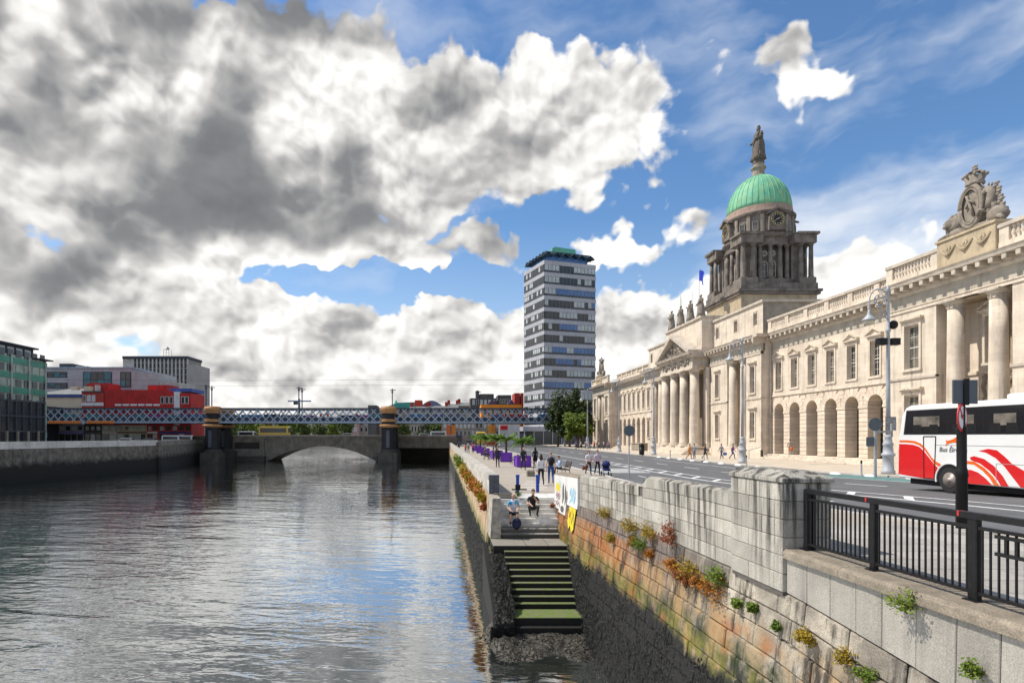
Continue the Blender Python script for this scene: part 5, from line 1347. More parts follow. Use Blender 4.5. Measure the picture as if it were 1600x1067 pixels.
# grey office
Y = 172
g_ = thing('grey_office', 'long pale grey office with dark blue window strips behind the red building', 'building', (pX(125,Y), Y, .7))
m_pg = mat('pale_grey_cladding', (.36,.365,.38), .7, .2, .3, .05, 3, streak=.35)
x0, x1 = pX(49,Y), pX(206,Y); zt = pZ(576,Y)
part('body', MB().box(x0,x1,Y,Y+18,.7,zt), m_pg, g_); part('roof_edge', MB().box(x0-.3,x1+.3,Y-.3,Y+18.3,zt,zt+.5), m_lat, g_)
part('right_wing', MB().prism([(x1,Y+.01),(pX(232,Y),Y+6),(pX(232,Y),Y+18),(x1,Y+18)],'z',.7,zt-.6), m_pg, g_); part('low_wing', MB().box(x1-2,pX(263,Y),Y+6.5,Y+18,.7,pZ(594,Y)), m_lp, g_)
for a, b, ya, yb in ((55,104,582,589),(131,174,582,604),(189,204,582,604),(49,105,599,606)):
    o = part('window_frame', MB().box(pX(a,Y)-.2,pX(b,Y)+.2,Y-.1,Y+.05,pZ(yb,Y)-.2,pZ(ya,Y)+.2), m_latd, g_)
    n = max(2, (b-a)//9)
    for i in range(n):
        for j in range(2): 
            z0, z1 = lerp(pZ(yb,Y), pZ(ya,Y), j/2), lerp(pZ(yb,Y), pZ(ya,Y), (j+1)/2)
            part('pane', MB().box(lerp(pX(a,Y),pX(b,Y),i/n)+.1,lerp(pX(a,Y),pX(b,Y),(i+1)/n)-.1,Y-.16,Y-.1,z0+.08,z1-.08), random.Random(a+i*7+j).choice([m_dkgl, mat('teal_glazing', (.04,.16,.20), .15, .3, .4, 0), m_dkgl]), o, world=False)
for a, b, yt in ((82,103,566),(108,127,570)): part('roof_plant', MB().box(pX(a,Y),pX(b,Y),Y+3,Y+9,zt,pZ(yt,Y)), m_latd if a == 82 else m_lp, g_)

# concrete tower
Y = 300
g_ = thing('concrete_tower', 'grey concrete slab block with vertical fins and a rooftop mast', 'building', (pX(252,Y), Y, .7))
x0, x1, zt = pX(196,Y), pX(294,Y), pZ(561,Y)
part('body', MB().box(x0,x1,Y,Y+16,.7,zt), m_dkgl, g_); part('end_wall', MB().box(x0-1,x0+4.5,Y-.6,Y+16,.7,zt+1), m_lp, g_); part('stair_tower', MB().box(x1,pX(308,Y),Y-1,Y+16,.7,pZ(570,Y)), mat('concrete', (.36,.34,.32), .85, .15, .2, .1, 2, streak=.3), g_)
part('roof_slab', MB().box(x0-1,x1+.5,Y-1.2,Y+16,zt,zt+1.4), m_latd, g_)
for i in range(15): x = lerp(x0+4.5, x1, i/14); part('fin', MB().box(x-.35,x+.35,Y-.9,Y,.7,zt), m_lp, g_)
for k in range(12): z = zt-2.2-k*3.1; part('floor_line', MB().box(x0+4.5,x1,Y-.3,Y+.02,z,z+.7), mat('slab_grey', (.22,.23,.26), .7), g_)
q = MB(); xm = pX(253,Y)
for a, b in ((-1.6,-1.6),(1.6,-1.6),(1.6,1.6),(-1.6,1.6)): q.cyl((xm+a,Y+6+b,zt+1),(xm+a*.8,Y+6+b*.8,zt+6),.12,n=5)
for z in (2.5,4,5.5): q.box(xm-1.5,xm+1.5,Y+4.5,Y+4.6,zt+z,zt+z+.15)
q.lathe([(1.4,zt+6),(.1,zt+7.6)],4,xm,Y+6); part('roof_mast', q, m_lp, g_)

# red pub-like building and its neighbours
Y = 160
m_red = mat('red_paint', (.42,.022,.018), .7, .3, .4, .05, 4, streak=.5)
m_cream = mat('cream_render', (.62,.50,.36), .8, .1, .4, .05, 4, streak=.2); m_slate = mat('slate', (.16,.165,.165), .8, .3, 1.2, .3, 6)
g_ = thing('red_building', 'bright red painted building with white trim behind the lattice bridge', 'building', (pX(230,Y), Y, .7))
xa, xb, xc = pX(163,Y), pX(262,Y), pX(298,Y)
part('body', MB().box(xa,xb,Y,Y+9,.7,pZ(609,Y)), m_red, g_); part('gable', MB().prism([(xb,.7),(pX(272,Y),.7),(pX(272,Y),pZ(612,Y)),(xb,pZ(609,Y))],'y',Y,Y+9), m_red, g_)
part('white_gable', MB().box(pX(272,Y),pX(281,Y),Y-.1,Y+9,.7,pZ(612,Y)), m_white, g_); part('right_body', MB().box(pX(281,Y),xc,Y,Y+9,.7,pZ(614,Y)), m_red, g_)
part('roof', MB().box(pX(262,Y),xc,Y+.5,Y+9,pZ(612,Y),pZ(606.5,Y)), mat('blue_roof', (.05,.09,.30), .6), g_)
part('upper_block', MB().box(pX(222,Y),pX(256,Y),Y+3,Y+9,pZ(609,Y),pZ(600,Y)), m_red, g_)
for i, px in enumerate((180,192,204,216,228,240)): part('sign_board', MB().box(pX(px,Y),pX(px+10,Y),Y-.15,Y,pZ(634,Y),pZ(631,Y)), m_white, g_)
windows(g_, 'y', Y, [(pX(p,Y),pX(p+4,Y)) for p in (252,259,266,284,290)], [(pZ(630,Y),pZ(620,Y))], [m_dkgl], fr=m_white)
windows(g_, 'y', Y, [(pX(p,Y),pX(p+6,Y)) for p in (232,241,252,262,284,291)], [(pZ(680,Y),pZ(666,Y))], [m_dkgl, m_lite], fr=m_white, seed=4)
g_ = thing('cream_building', 'cream rendered building with grey hipped slate roof and blue eaves', 'building', (pX(90,Y), Y, .7))
xa, xb = pX(53,Y), pX(128,Y); ze, zr = pZ(621,Y), pZ(605,Y)
part('wall', MB().box(xa,xb,Y,Y+10,.7,ze), m_cream, g_); part('eaves', MB().box(xa-.4,xb+.2,Y-.4,Y+10.3,ze,ze+.9), mat('blue_eaves', (.04,.07,.20), .6), g_)
part('roof', MB().add([(xa-.3,Y-.3,ze+.9),(xb+.2,Y-.3,ze+.9),(xb+.2,Y+10.2,ze+.9),(xa-.3,Y+10.2,ze+.9),(xa+7,Y+5,zr),(xb-1.5,Y+5,zr)],[(0,1,5,4),(1,2,5),(2,3,4,5),(3,0,4)]), m_slate, g_)
part('chimney', MB().box(pX(96,Y),pX(106,Y),Y+4,Y+6,zr-1,zr+.6), m_cream, g_); part('red_gable', MB().box(pX(66,Y),pX(90,Y),Y+8,Y+10.4,ze,pZ(607,Y)), m_red, g_)
windows(g_, 'y', Y, [(pX(p,Y),pX(p+9,Y)) for p in (92,104)], [(pZ(680,Y),pZ(668,Y))], [m_lite, m_dkgl], fr=m_latd)
g_ = thing('brick_house', 'narrow red brick house with arched windows beside the cream building', 'building', (pX(145,Y), Y, .7))
xa, xb = pX(128.5,Y), pX(162.5,Y); m_brk = mat('red_brick', (.38,.05,.035), .85, .2, 1.5, .2, 12)
part('wall', MB().box(xa,xb,Y-.2,Y+8,.7,pZ(613,Y)), m_brk, g_); part('parapet', MB().box(xa,xb,Y-.4,Y+8,pZ(613,Y),pZ(611,Y)), m_latd, g_); part('upper_block', MB().box(pX(124,Y),pX(160,Y),Y+3,Y+9,pZ(612,Y),pZ(597,Y)), m_red, g_)
part('band', MB().box(xa,xb,Y-.35,Y-.2,pZ(634,Y),pZ(629,Y)), m_white, g_); part('chimney', MB().box(pX(148,Y),pX(152,Y),Y,Y+1.5,pZ(613,Y),pZ(601,Y)), m_lp, g_); part('chimney', MB().box(pX(127,Y),pX(139,Y),Y+1,Y+2,pZ(613,Y),pZ(603,Y)), m_cream, g_)
windows(g_, 'y', Y-.2, [(pX(p,Y),pX(p+4,Y)) for p in (131,138,145)], [(pZ(627,Y),pZ(618,Y))], [m_dkgl, m_lite], fr=m_white)
# shop row seen under the lattice
g_ = thing('shop_row', 'row of low shopfronts with grey hoardings under the lattice bridge', 'building', (pX(150,159), 159, .7)); Y = 158.5
for i, (a, b, c, yt) in enumerate(((92,132,(.30,.29,.38),663),(132,160,(.05,.05,.06),663),(160,184,(.40,.36,.32),664),(184,230,(.58,.48,.36),664),(230,248,(.45,.04,.03),664),(248,300,(.48,.05,.04),664))):
    s_ = part('shop_front', MB().box(pX(a,Y),pX(b,Y)-.05,Y-.2,Y+1,.7,pZ(yt,Y)), mat('shop_paint_%d' % i, c, .7, .15, .6), g_)
    part('fascia', MB().box(pX(a+1,Y),pX(b-1,Y),Y-.45,Y-.2,pZ(677,Y),pZ(674,Y)), mat('shop_sign_%d' % i, ((.2,.2,.5),(.1,.1,.12),(.6,.55,.5),(.2,.16,.12),(.7,.7,.7),(.05,.06,.3))[i], .6), s_)
    n = max(1, (b-a)//9)
    for k in range(n): part('window', MB().box(lerp(pX(a+1,Y),pX(b-1,Y),k/n)+.15,lerp(pX(a+1,Y),pX(b-1,Y),(k+1)/n)-.15,Y-.3,Y-.2,1.0,pZ(678,Y)), random.Random(i*9+k).choice([m_dkgl,m_dkgl,m_lite]), s_); part('window', MB().box(lerp(pX(a+1,Y),pX(b-1,Y),k/n)+.3,lerp(pX(a+1,Y),pX(b-1,Y),(k+1)/n)-.3,Y-.3,Y-.2,pZ(672,Y),pZ(666,Y)), random.Random(i*9+k+5).choice([m_dkgl,m_lite]), s_)

# centre and right background
def simple(nm, label, cat, a, b, Y, yt, m, roof=None, rows=(), cols=6, dep=10, wm=(m_dkgl,), z0=-.1, grp=None):
    g = thing(nm, label, cat, (pX((a+b)/2,Y), Y, z0), grp)
    part('wall', MB().box(pX(a,Y),pX(b,Y),Y,Y+dep,z0,pZ(yt,Y)), m, g)
    if roof:
        m_, yr = roof; zt, zr = pZ(yt,Y), pZ(yr,Y)
        part('roof', MB().prism([(Y-.4,zt),(Y+dep+.4,zt),(Y+dep/2,zr)],'x',pX(a,Y)-.2,pX(b,Y)+.2), m_, g)
        for k in range(2): x = lerp(pX(a,Y),pX(b,Y),.08+.84*k); part('chimney', MB().box(x-.6,x+.6,Y+dep/2-.5,Y+dep/2+.5,zr-1.2,zr+1.6), m_brk, g)
    if rows: windows(g, 'y', Y, spans(pX(a,Y)+.5,pX(b,Y)-.5,cols,.5), [(pZ(r1,Y),pZ(r0,Y)) for r0, r1 in rows], list(wm), fr=m_sash, seed=int(a))
    return g
simple('orange_building', 'orange walled building with blue gables behind the bridge beside the tower', 'building', 752, 815, 200, 632, mat('orange_render', (.72,.25,.02), .7, .1, .4), None, ((641,650),(655,662)), 9)
g_ = thing('blue_roof_block', 'dark blue pointed roofs above the orange building', 'building', (pX(785,204), 204, 0))
for a, b in ((760,779),(792,806)): part('roof', MB().prism([(pX(a,204),pZ(633,204)),(pX(b,204),pZ(633,204)),(pX((a+b)/2,204),pZ(624,204))],'y',203.9,208), mat('blue_slate', (.05,.045,.13), .6), g_)
part('wall', MB().box(pX(755,204),pX(814,204),204,214,0,pZ(634,204)), m_latd, g_)
m_dst = mat('dark_masonry', (.10,.095,.09), .85, .35, .4, .3, 3); 
g_ = simple('dark_block', 'dark sooty rooftop block with turrets left of the tower', 'building', 735, 776, 230, 622, m_dst, None, ((625,632),), 6, wm=(m_lite,m_dkgl))
for a, b, yt in ((744,749,610),(750,772,615),(736,742,624)): part('turret', MB().box(pX(a,230),pX(b,230),231,236,pZ(624,230),pZ(yt,230)), m_dst, g_)
g_ = simple('dark_block', 'dark flat-topped block between sooty turrets and brown stack', 'building', 778, 799, 232, 617, m_dst, None, ((624,630),), 4)
g_ = simple('brown_stack', 'tall brown brick stack just left of the tower', 'chimney', 804, 812, 240, 614, m_brk)
g_ = simple('brown_stack', 'short brown brick stack touching the left edge of the tower', 'chimney', 813.5, 818, 242, 614, m_brk)
for k, (a, b, yt, yr) in enumerate(((640,668,640,634),(668,700,640,633),(700,716,637,630),(716,738,634,628))):
    simple('terrace_house', ['grey terraced house with slate roof, leftmost of the far row', 'wide slate-roofed terrace second in the far row', 'narrow terrace house third in the far row, behind the bridge', 'tall terrace house at the right end of the far row'][k], 'house', a, b, 235+k*2, yt, m_stq, (m_slate, yr), ((646,652),(656,661),(666,674)), max(3,(b-a)//5), wm=(m_dkgl,m_lite), grp='terraced houses beyond the bridges')
g_ = simple('green_roofed_hall', 'hall with a sloping turquoise copper roof behind the bridge pier', 'building', 590, 652, 260, 641, m_stq, None)
part('roof', MB().prism([(pX(588,260),pZ(641,260)),(pX(652,260),pZ(641,260)),(pX(652,260),pZ(628,260)),(pX(622,260),pZ(629,260))],'y',259.5,275), mat('turquoise_roof', (.06,.33,.28), .6, .2, .4), g_)
part('finial', MB().lathe([(1.2,pZ(631,260)),(.2,pZ(624,260))],8,pX(617,260),265), m_cop_, g_)
simple('red_block', 'small red painted stair tower between turquoise roof and pale dome', 'building', 648, 659, 255, 625, mat('red_render', (.55,.06,.03), .7))
g_ = simple('domed_hall', 'pale hall with low blue-grey curved roof right of the red stair tower', 'building', 659, 690, 258, 634, m_lp)
part('roof', MB().prism([(lerp(pX(658,258),pX(691,258),i/10), pZ(634,258)+2.4*math.sin(math.pi*i/10)) for i in range(11)],'y',257.6,270), mat('bluegrey_roof', (.16,.18,.30), .5), g_)
simple('dark_block', 'small dark roof box above the lattice left of the right pier', 'building', 575, 588, 250, 633, m_dst)
for k, (a, b) in enumerate(((350,420),(420,505),(505,560),(560,628))):
    simple('quay_terrace', ['brick quay houses behind the left trees beyond the stone bridge','pale quay houses behind the middle trees beyond the stone bridge','reddish quay houses above the stone arch','grey quay houses left of the right pier'][k], 'house', a, b, 330+k*5, 655, [m_brk,m_cream,mat('pink_render',(.45,.28,.24),.8,.2,.3),m_stq][k], (m_slate,650), ((659,664),(668,674)), (b-a)//7, wm=(m_dkgl,m_lite), grp='quay houses beyond the trees')
# street level under the bridge at the right
simple('white_hoarding', 'white hoarding below the lattice bridge beside the tower podium', 'hoarding', 780, 812, 172, 663, m_white, dep=1)
g_ = simple('street_shops', 'old shopfronts in cream and orange under the lattice bridge', 'building', 690, 782, 196, 658, m_stq, None, ((662,668),(673,680)), 14, wm=(m_dkgl, m_lite))
for a, c in ((698,(.6,.14,.03)),(706,(.62,.2,.04)),(762,(.7,.28,.03)),(768,(.6,.2,.03))): part('shop_panel', MB().box(pX(a,195.8),pX(a+6,195.8),195.6,195.95,1.,pZ(664,196)), mat('panel_%d' % a, c, .7), g_)
part('red_sign', MB().box(pX(782,171.8),pX(793,171.8),171.6,171.9,pZ(671,172),pZ(665,172)), mat('sign_red', (.6,.02,.02), .5), g_)
# crane
g_ = thing('tower_crane', 'distant tower crane with horizontal jib above the lattice bridge', 'crane', (pX(468,420), 420, 0))
part('tower', MB().box(pX(466,420),pX(469,420),419.5,420.5,0,pZ(623,420)), m_lat, g_); part('jib', MB().box(pX(450,420),pX(486,420),419.6,420.4,pZ(627.5,420),pZ(625.5,420)), m_lat, g_)
part('counterweight', MB().box(pX(459,420),pX(465,420),419,421,pZ(632,420),pZ(627.5,420)), m_latd, g_)

# ---------------- trees
m_bark = mat('bark', (.09,.07,.05), .9, .3, 3, .6, 10)
def leafmat(nm, c1, c2):
    if nm in MATS: return MATS[nm]
    m = bpy.data.materials.new(nm); m.use_nodes = True; MATS[nm] = m; t = NT(m.node_tree); b = t.n['Principled BSDF']
    p = t.node('ShaderNodeNewGeometry'); f = t.range(t.noise(p.outputs['Position'], 1.1, 3, .6), .3, .7)
    f2 = t.node('ShaderNodeNewGeometry').outputs['Random Per Island']
    c = t.mix(t.math('MULTIPLY', t.math('ADD', f, f2), .5), c1, c2)
    t.put(b.inputs['Base Color'], c); b.inputs['Roughness'].default_value = .6; b.inputs['Specular IOR Level'].default_value = .25
    tr = t.node('ShaderNodeBsdfTranslucent', {'Color': c}); mx = t.node('ShaderNodeMixShader', {0: .25})
    t.l.new(b.outputs[0], mx.inputs[1]); t.l.new(tr.outputs[0], mx.inputs[2]); t.l.new(mx.outputs[0], t.n['Material Output'].inputs[0])
    return m
lf_dark = leafmat('leaf_dark', (.022,.040,.012), (.060,.085,.025)); lf_mid = leafmat('leaf_mid', (.035,.065,.014), (.11,.15,.03)); lf_lite = leafmat('leaf_light', (.07,.12,.015), (.18,.23,.03))
def leaves(mb, c, rad, n, size, rr):
    for i in range(n):
        d = Vector((rr.gauss(0,1), rr.gauss(0,1), rr.gauss(0,1))).normalized()*(rr.random()**.45)
        p = Vector(c)+Vector((d.x*rad[0], d.y*rad[1], d.z*rad[2]))
        u = Vector((rr.gauss(0,1), rr.gauss(0,1), rr.gauss(0,1))).normalized(); v = u.orthogonal().normalized(); s = size*rr.uniform(.6,1.3)
        mb.add([tuple(p-u*s), tuple(p+v*s*.55), tuple(p+u*s), tuple(p-v*s*.55)], [(0,1,2,3)])
def tree(label, x, y, h, w, m, seed, nleaf=2200, size=.32, group=None, z=0., trunk=.3, low=.25):
    rr = random.Random(seed); t_ = thing('tree', label, 'tree', (x, y, z), group, fixed=False)
    q = MB(); top = Vector((rr.uniform(-.3,.3), rr.uniform(-.3,.3), h*.75)); q.tube([(0,0,-.1),(.05,0,h*.25),tuple(top*.6+Vector((0,0,.1))),tuple(top)], trunk, 8, trunk*.25)
    cl = []
    for k in range(9):
        a = k*2.4+rr.random(); hz = h*rr.uniform(.3,.55); e = Vector((math.cos(a)*w*.36*rr.uniform(.5,1), math.sin(a)*w*.36*rr.uniform(.5,1), h*rr.uniform(low+.15,.85)))
        q.tube([(0,0,hz*.7), tuple(e*.5+Vector((0,0,hz*.3))), tuple(e)], trunk*.4, 6, trunk*.12); cl.append(e)
    part('trunk', q, m_bark, t_, True, world=False)
    c = MB()
    for e in cl+[top]: leaves(c, e, (w*.24*rr.uniform(.8,1.2), w*.24*rr.uniform(.8,1.2), h*.16*rr.uniform(.8,1.2)), nleaf//16, size, rr)
    for k in range(14):
        a = rr.random()*6.28; rr_ = rr.uniform(.2,.47)*w; zz = h*rr.uniform(low,.95); rr_ *= math.sqrt(max(.1, 1-((zz/h-.58)/.45)**2))
        leaves(c, (math.cos(a)*rr_, math.sin(a)*rr_, zz), (w*.13,w*.13,h*.08), nleaf//26, size, rr)
    part('crown', c, m, t_, world=False)
    return t_
for k, (px, Y, yt, w, m, lab) in enumerate(((890,140,604,8.5,lf_dark,'tall dark leafy tree left of the domed building end'),(872,146,622,7,lf_dark,'dark broad tree nearest the tower podium'),(908,136,618,7.5,lf_dark,'dark tree touching the left end of the stone building'),(903,130,642,6.5,lf_lite,'bright green smaller tree in front of the dark trees'))):
    X = pX(px, Y); tree(lab, X, Y, (681-yt)*Y/895+H, w, m, 30+k, 4200, .34, 'street trees by the domed building', low=.22)
xs_ = [358,372,386,400,418,440,456,474,498,522,540,628,646,664,682]
LB = ['first','second','third','fourth','fifth','sixth','seventh','eighth','ninth','tenth','eleventh','twelfth','thirteenth','fourteenth','fifteenth']
for k, px in enumerate(xs_):
    Y = 205+(k*37 % 50); r = random.Random(k); tree('leafy tree beyond the stone bridge, %s from the left in the row' % LB[k], pX(px,Y), Y, r.uniform(7.5,10.5), r.uniform(5.5,7.5), [lf_lite, lf_mid, lf_mid][k % 3], 60+k, 900, .5, 'trees along the quays beyond the bridges', z=.2, low=.2)
# ================================================================== street things
G = lambda x, y: gz(x, y)
# ---------------- ornate lamp posts
m_lamp = mat('lamp_grey', (.36,.38,.41), .5, .2, 2, .1, 12, spec=.4)
m_lglass = mat('lamp_glass', (.55,.50,.38), .3, .1, 3, 0)
def lamp_proto():
    t_ = thing('street_lamp', 'x', 'lamp post', (0,0,0), 'ornate lamp posts along the far pavement', fixed=False)
    P = lambda nm, mb, m, sm=True, par=None: part(nm, mb, m, par or t_, sm, world=False)
    P('base', MB().lathe([(.40,0),(.40,.25),(.33,.3),(.31,1.15),(.40,1.25),(.40,1.35),(.30,1.42),(.27,1.9),(.33,1.98),(.25,2.1),(.20,2.4),(.24,2.48),(.15,2.6)], 14), m_lamp)
    P('post', MB().lathe([(.14,2.55),(.12,6.),(.10,9.4),(.15,9.45),(.15,9.6),(.09,9.7),(.08,12.1),(.13,12.15),(.11,12.3),(.03,12.55)], 12), m_lamp)
    q = MB(); c = Vector((-.62,0,11.55))
    q.tube([(-.05,0,10.55)]+[(c.x+.62*math.cos(a), 0, c.z+.72*math.sin(a)) for a in [R(d) for d in range(-20, 181, 20)]]+[(-1.26,0,11.1),(-1.27,0,10.85)], .055, 7, .045)
    P('crook', q, m_lamp)
    q = MB()
    q.tube([(c.x+.06+.46*math.cos(R(d))*(1-d/1100), 0, c.z-.08+.46*math.sin(R(d))*(1-d/1100)) for d in range(0, 720, 24)], .035, 5, .02)
    for k in range(7): a = R(k*51); q.ball((c.x+.06+.30*math.cos(a),0,c.z-.08+.30*math.sin(a)),(.08,.03,.08),6,4)
    q.tube([(-.08,0,10.7),(-.35,0,10.75),(-.6,0,10.95),(-.8,0,11.15)], .035, 5, .02); q.tube([(-.08,0,10.3),(-.3,0,10.45),(-.28,0,10.7)], .03, 5)
    P('scrollwork', q, m_lamp)
    ln = P('lantern', MB().lathe([(.05,10.9),(.09,10.75),(.10,10.6),(.17,10.5),(.36,10.28),(.40,10.2),(.36,10.18)], 14, -1.27, 0), m_lamp)
    P('lantern_bowl', MB().lathe([(.33,10.18),(.30,10.02),(.18,9.9),(.05,9.85)], 12, -1.27, 0), m_lglass, True, ln)
    return t_
LX = 29.2
LAMPS = [(38.0,'ornate grey lamp post nearest the bus, with black floodlight boxes'),(56.8,'ornate lamp post before the columns right of the portico'),(81.3,'ornate lamp post in front of the left side of the portico'),(97.7,'ornate lamp post before the left arcade, beside the litter bin'),(120.,'ornate lamp post at the left end of the stone building'),(143.6,'ornate lamp post against the dark trees'),(183.,'farthest ornate lamp post, in front of the tower podium')]
lp = lamp_proto(); first = lp
for k, (y, lab) in enumerate(LAMPS):
    o = lp if k == 0 else dup(first, label=lab)
    if k == 0: lp['label'] = lab; continue
    o.location = (LX, y, G(LX,y) if y < 150 else 0)
first.location = (LX, 38., G(LX,38))
for dx, dy in ((-.45,0),(.42,0)):
    part('floodlight', MB().box(dx-.26,dx+.26,-.2,.2,8.55,9.0), m_iron, first, world=False)
part('camera_dome', MB().ball((.35,0,9.9),(.28,.24,.3),8,6), m_iron, first, world=False)
part('notice_plate', MB().box(-.35,.35,-.24,-.2,2.9,3.8), mat('notice', (.25,.25,.26), .6, .8, 9, 0), first, world=False)

# ---------------- signs
m_sback = mat('sign_back', (.09,.11,.13), .45, .15, 2, 0); m_galv = mat('galvanised', (.33,.34,.35), .5, .2, 2, .05, 8)
m_wh = mat('sign_white', (.75,.75,.74), .5, .05, 3, 0); m_rd = mat('sign_red_ring', (.55,.02,.03), .5, .1, 3, 0); m_bk = mat('sign_black', (.02,.02,.02), .5, .1, 3, 0)
x, y = 10.6, 11.82; g = G(x, y)
t_ = thing('traffic_sign', 'black sign pole behind the railing with a no-left-turn disc and grey plate', 'sign', (x, y, g))
part('post', MB().lathe([(.10,g),(.10,g+1.05),(.115,g+1.08),(.10,g+1.2),(.085,g+1.25),(.085,g+2.0),(.10,g+2.05),(.06,g+2.12),(.055,3.84)],12,x,y), m_iron, t_, True)
part('back_plate', MB().cbox(x-.26,x+.26,y-.09,y-.06,3.36,3.85,.01), m_sback, t_); part('plate_channel', MB().box(x-.05,x+.05,y-.12,y-.09,3.33,3.87), m_iron, t_)
rot = Matrix.Translation((x-.05,y-.05,3.08)) @ Matrix.Rotation(R(33.5),4,'Z')
dsk = part('sign_disc', MB().cyl((0,0.,0),(0,-.02,0),.29,n=28).xf(rot), m_rd, t_)
part('disc_face', MB().cyl((0,-.021,0),(0,-.024,0),.235,n=28).xf(rot), m_wh, dsk, world=False)
q = MB(); q.prism([(.02,-.14),(.08,-.14),(.08,.06),(-.04,.06),(-.04,.11),(-.14,.03),(-.04,-.05),(-.04,0),(.02,0)],'y',-.026,-.0245); q.xf(rot); part('arrow', q, m_bk, dsk, world=False)
q = MB(); c_ = math.sqrt(.5); q.prism([(-.17-.02,.17-.02),(-.17+.02,.17+.02),(.17+.02,-.17+.02),(.17-.02,-.17-.02)],'y',-.029,-.027); q.xf(rot); part('bar', q, m_rd, dsk, world=False)
x, y = 11.95, 37.8; g = G(x,y)
t_ = thing('traffic_sign', 'round grey sign back on a thin pole at the kerb past the women', 'sign', (x, y, g))
part('post', MB().cyl((x,y,g-.1),(x,y,g+3.45),.04,n=8), m_galv, t_); part('sign_disc', MB().cyl((x,y-.06,g+3.05),(x,y-.04,g+3.05),.36,n=28), m_sback, t_)
x, y = 27.3, 36.6; g = G(x,y)
t_ = thing('direction_sign', 'grey sign post with round disc and boards in front of the arches', 'sign', (x, y, g))
part('post', MB().cyl((x,y,g-.1),(x,y,g+3.6),.085,n=10), m_galv, t_); part('sign_disc', MB().cyl((x-.08,y-.12,g+3.25),(x-.08,y-.08,g+3.25),.42,n=26), m_sback, t_)
part('board', MB().cbox(x-.62,x-.1,y-.08,y-.04,g+1.85,g+2.45,.01), m_sback, t_); part('bracket', MB().box(x,x+1.05,y-.04,y+.04,g+2.72,g+2.84), m_galv, t_); part('arm_plate', MB().box(x+1.0,x+1.1,y-.05,y+.05,g+2.45,g+3.3), m_galv, t_)

# ---------------- coach
FX = 20.3; bg = gz(21, 22.5)-.12
coach = thing('coach', 'white coach with red and orange sweeping stripes parked at the right edge', 'bus', (21.55, 19.8, bg))
m_bw = mat('coach_white', (.74,.74,.73), .25, .04, 1, 0, spec=.5, coat=.4); m_br = mat('coach_red', (.60,.012,.015), .25, .05, 1, 0, spec=.5, coat=.4); m_bo = mat('coach_orange', (.72,.12,.01), .25, .05, 1, 0, spec=.5, coat=.4)
m_tyre = mat('tyre', (.02,.02,.021), .8, .2, 4, .2, 20); m_rim = mat('rim', (.32,.27,.24), .45, .3, 4, .1, 10, metal=.4)
def bevel(mb, w, name, m, parent, ang=20, seg=2, smooth=False):
    me = mb.mesh(name, m); bm = bmesh.new(); bm.from_mesh(me); bmesh.ops.recalc_face_normals(bm, faces=bm.faces)
    ed = [e for e in bm.edges if len(e.link_faces) == 2 and e.calc_face_angle(0) > R(ang)]
    bmesh.ops.bevel(bm, geom=ed, offset=w, segments=seg, profile=.6, affect='EDGES', clamp_overlap=True); bm.to_mesh(me); bm.free()
    if smooth: me.polygons.foreach_set('use_smooth', [True]*len(me.polygons))
    return ob(name, me, parent)
Yr, Yf = 25.85, 13.85
prof = [(Yr,.42),(Yr+.02,1.2),(Yr-.02,2.2),(Yr-.22,3.2),(Yr-.42,3.52),(Yr-.7,3.62),(Yf+.9,3.66),(Yf+.25,3.4),(Yf,2.2),(Yf-.02,.9),(Yf+.05,.38)]
bevel(MB().prism([(a, bg+b) for a, b in prof],'x',FX,FX+2.5), .10, 'body', m_bw, coach, 25, 3, False)
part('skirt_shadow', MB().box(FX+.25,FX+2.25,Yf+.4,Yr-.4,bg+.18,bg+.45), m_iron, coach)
bevel(MB().box(FX+.35,FX+2.15,16.2,21.2,bg+3.6,bg+3.85), .1, 'roof_unit', m_bw, coach)
def bz(zx, zy, dx=0.):
    px, py = 1360+zx/4.446, 580+zy/4.446; Yy = 895*(FX-dx)/(px-700); return (Yy, H+(681-py)*Yy/895)
def decal(nm, pts, m, lay=1, par=None): return part(nm, MB().prism(pts,'x',FX-.004*lay-.003,FX-.004*lay+.001), m, par or coach)
decal('livery_red', [bz(*p) for p in ((200,504),(250,505),(300,510),(340,524),(372,552),(405,596),(440,640),(468,668),(474,690),(468,752),(370,742),(196,712))], m_br)
decal('livery_orange', [bz(*p) for p in ((202,478),(255,478),(310,484),(352,502),(388,540),(425,596),(455,625),(492,645),(476,662),(440,636),(405,586),(372,540),(338,512),(300,498),(250,493),(202,492))], m_bo)
decal('livery_red', [bz(*p) for p in ((600,664),(640,660),(660,682),(700,684),(748,702),(800,742),(846,790),(700,780),(612,772))], m_br)
decal('livery_orange', [bz(*p) for p in ((606,650),(660,640),(720,648),(780,690),(828,740),(860,791),(898,795),(852,730),(792,670),(722,626),(668,622),(606,640))], m_bo)
decal('livery_red', [bz(*p) for p in ((690,598),(720,588),(790,608),(860,658),(922,730),(962,800),(908,796),(882,752),(830,692),(762,640),(700,616))], m_br)
decal('livery_red', [bz(*p) for p in ((750,552),(820,538),(880,548),(932,590),(985,642),(1067,690),(1200,740),(1200,818),(1044,806),(992,740),(932,662),(870,602),(802,564))], m_br)
wz0, wz1 = bg+2.38, bg+3.36
m_cgl = mat('coach_glass', (.018,.018,.02), .06, .2, 1, 0, spec=.7)
ys_ = [25.42, 23.3, 21.75, 20.1, 18.3, 16.4, 14.2]
decal('window_band', [(25.52,wz0-.04),(25.36,wz1+.04),(14.0,wz1+.04),(14.0,wz0-.04)], m_iron)
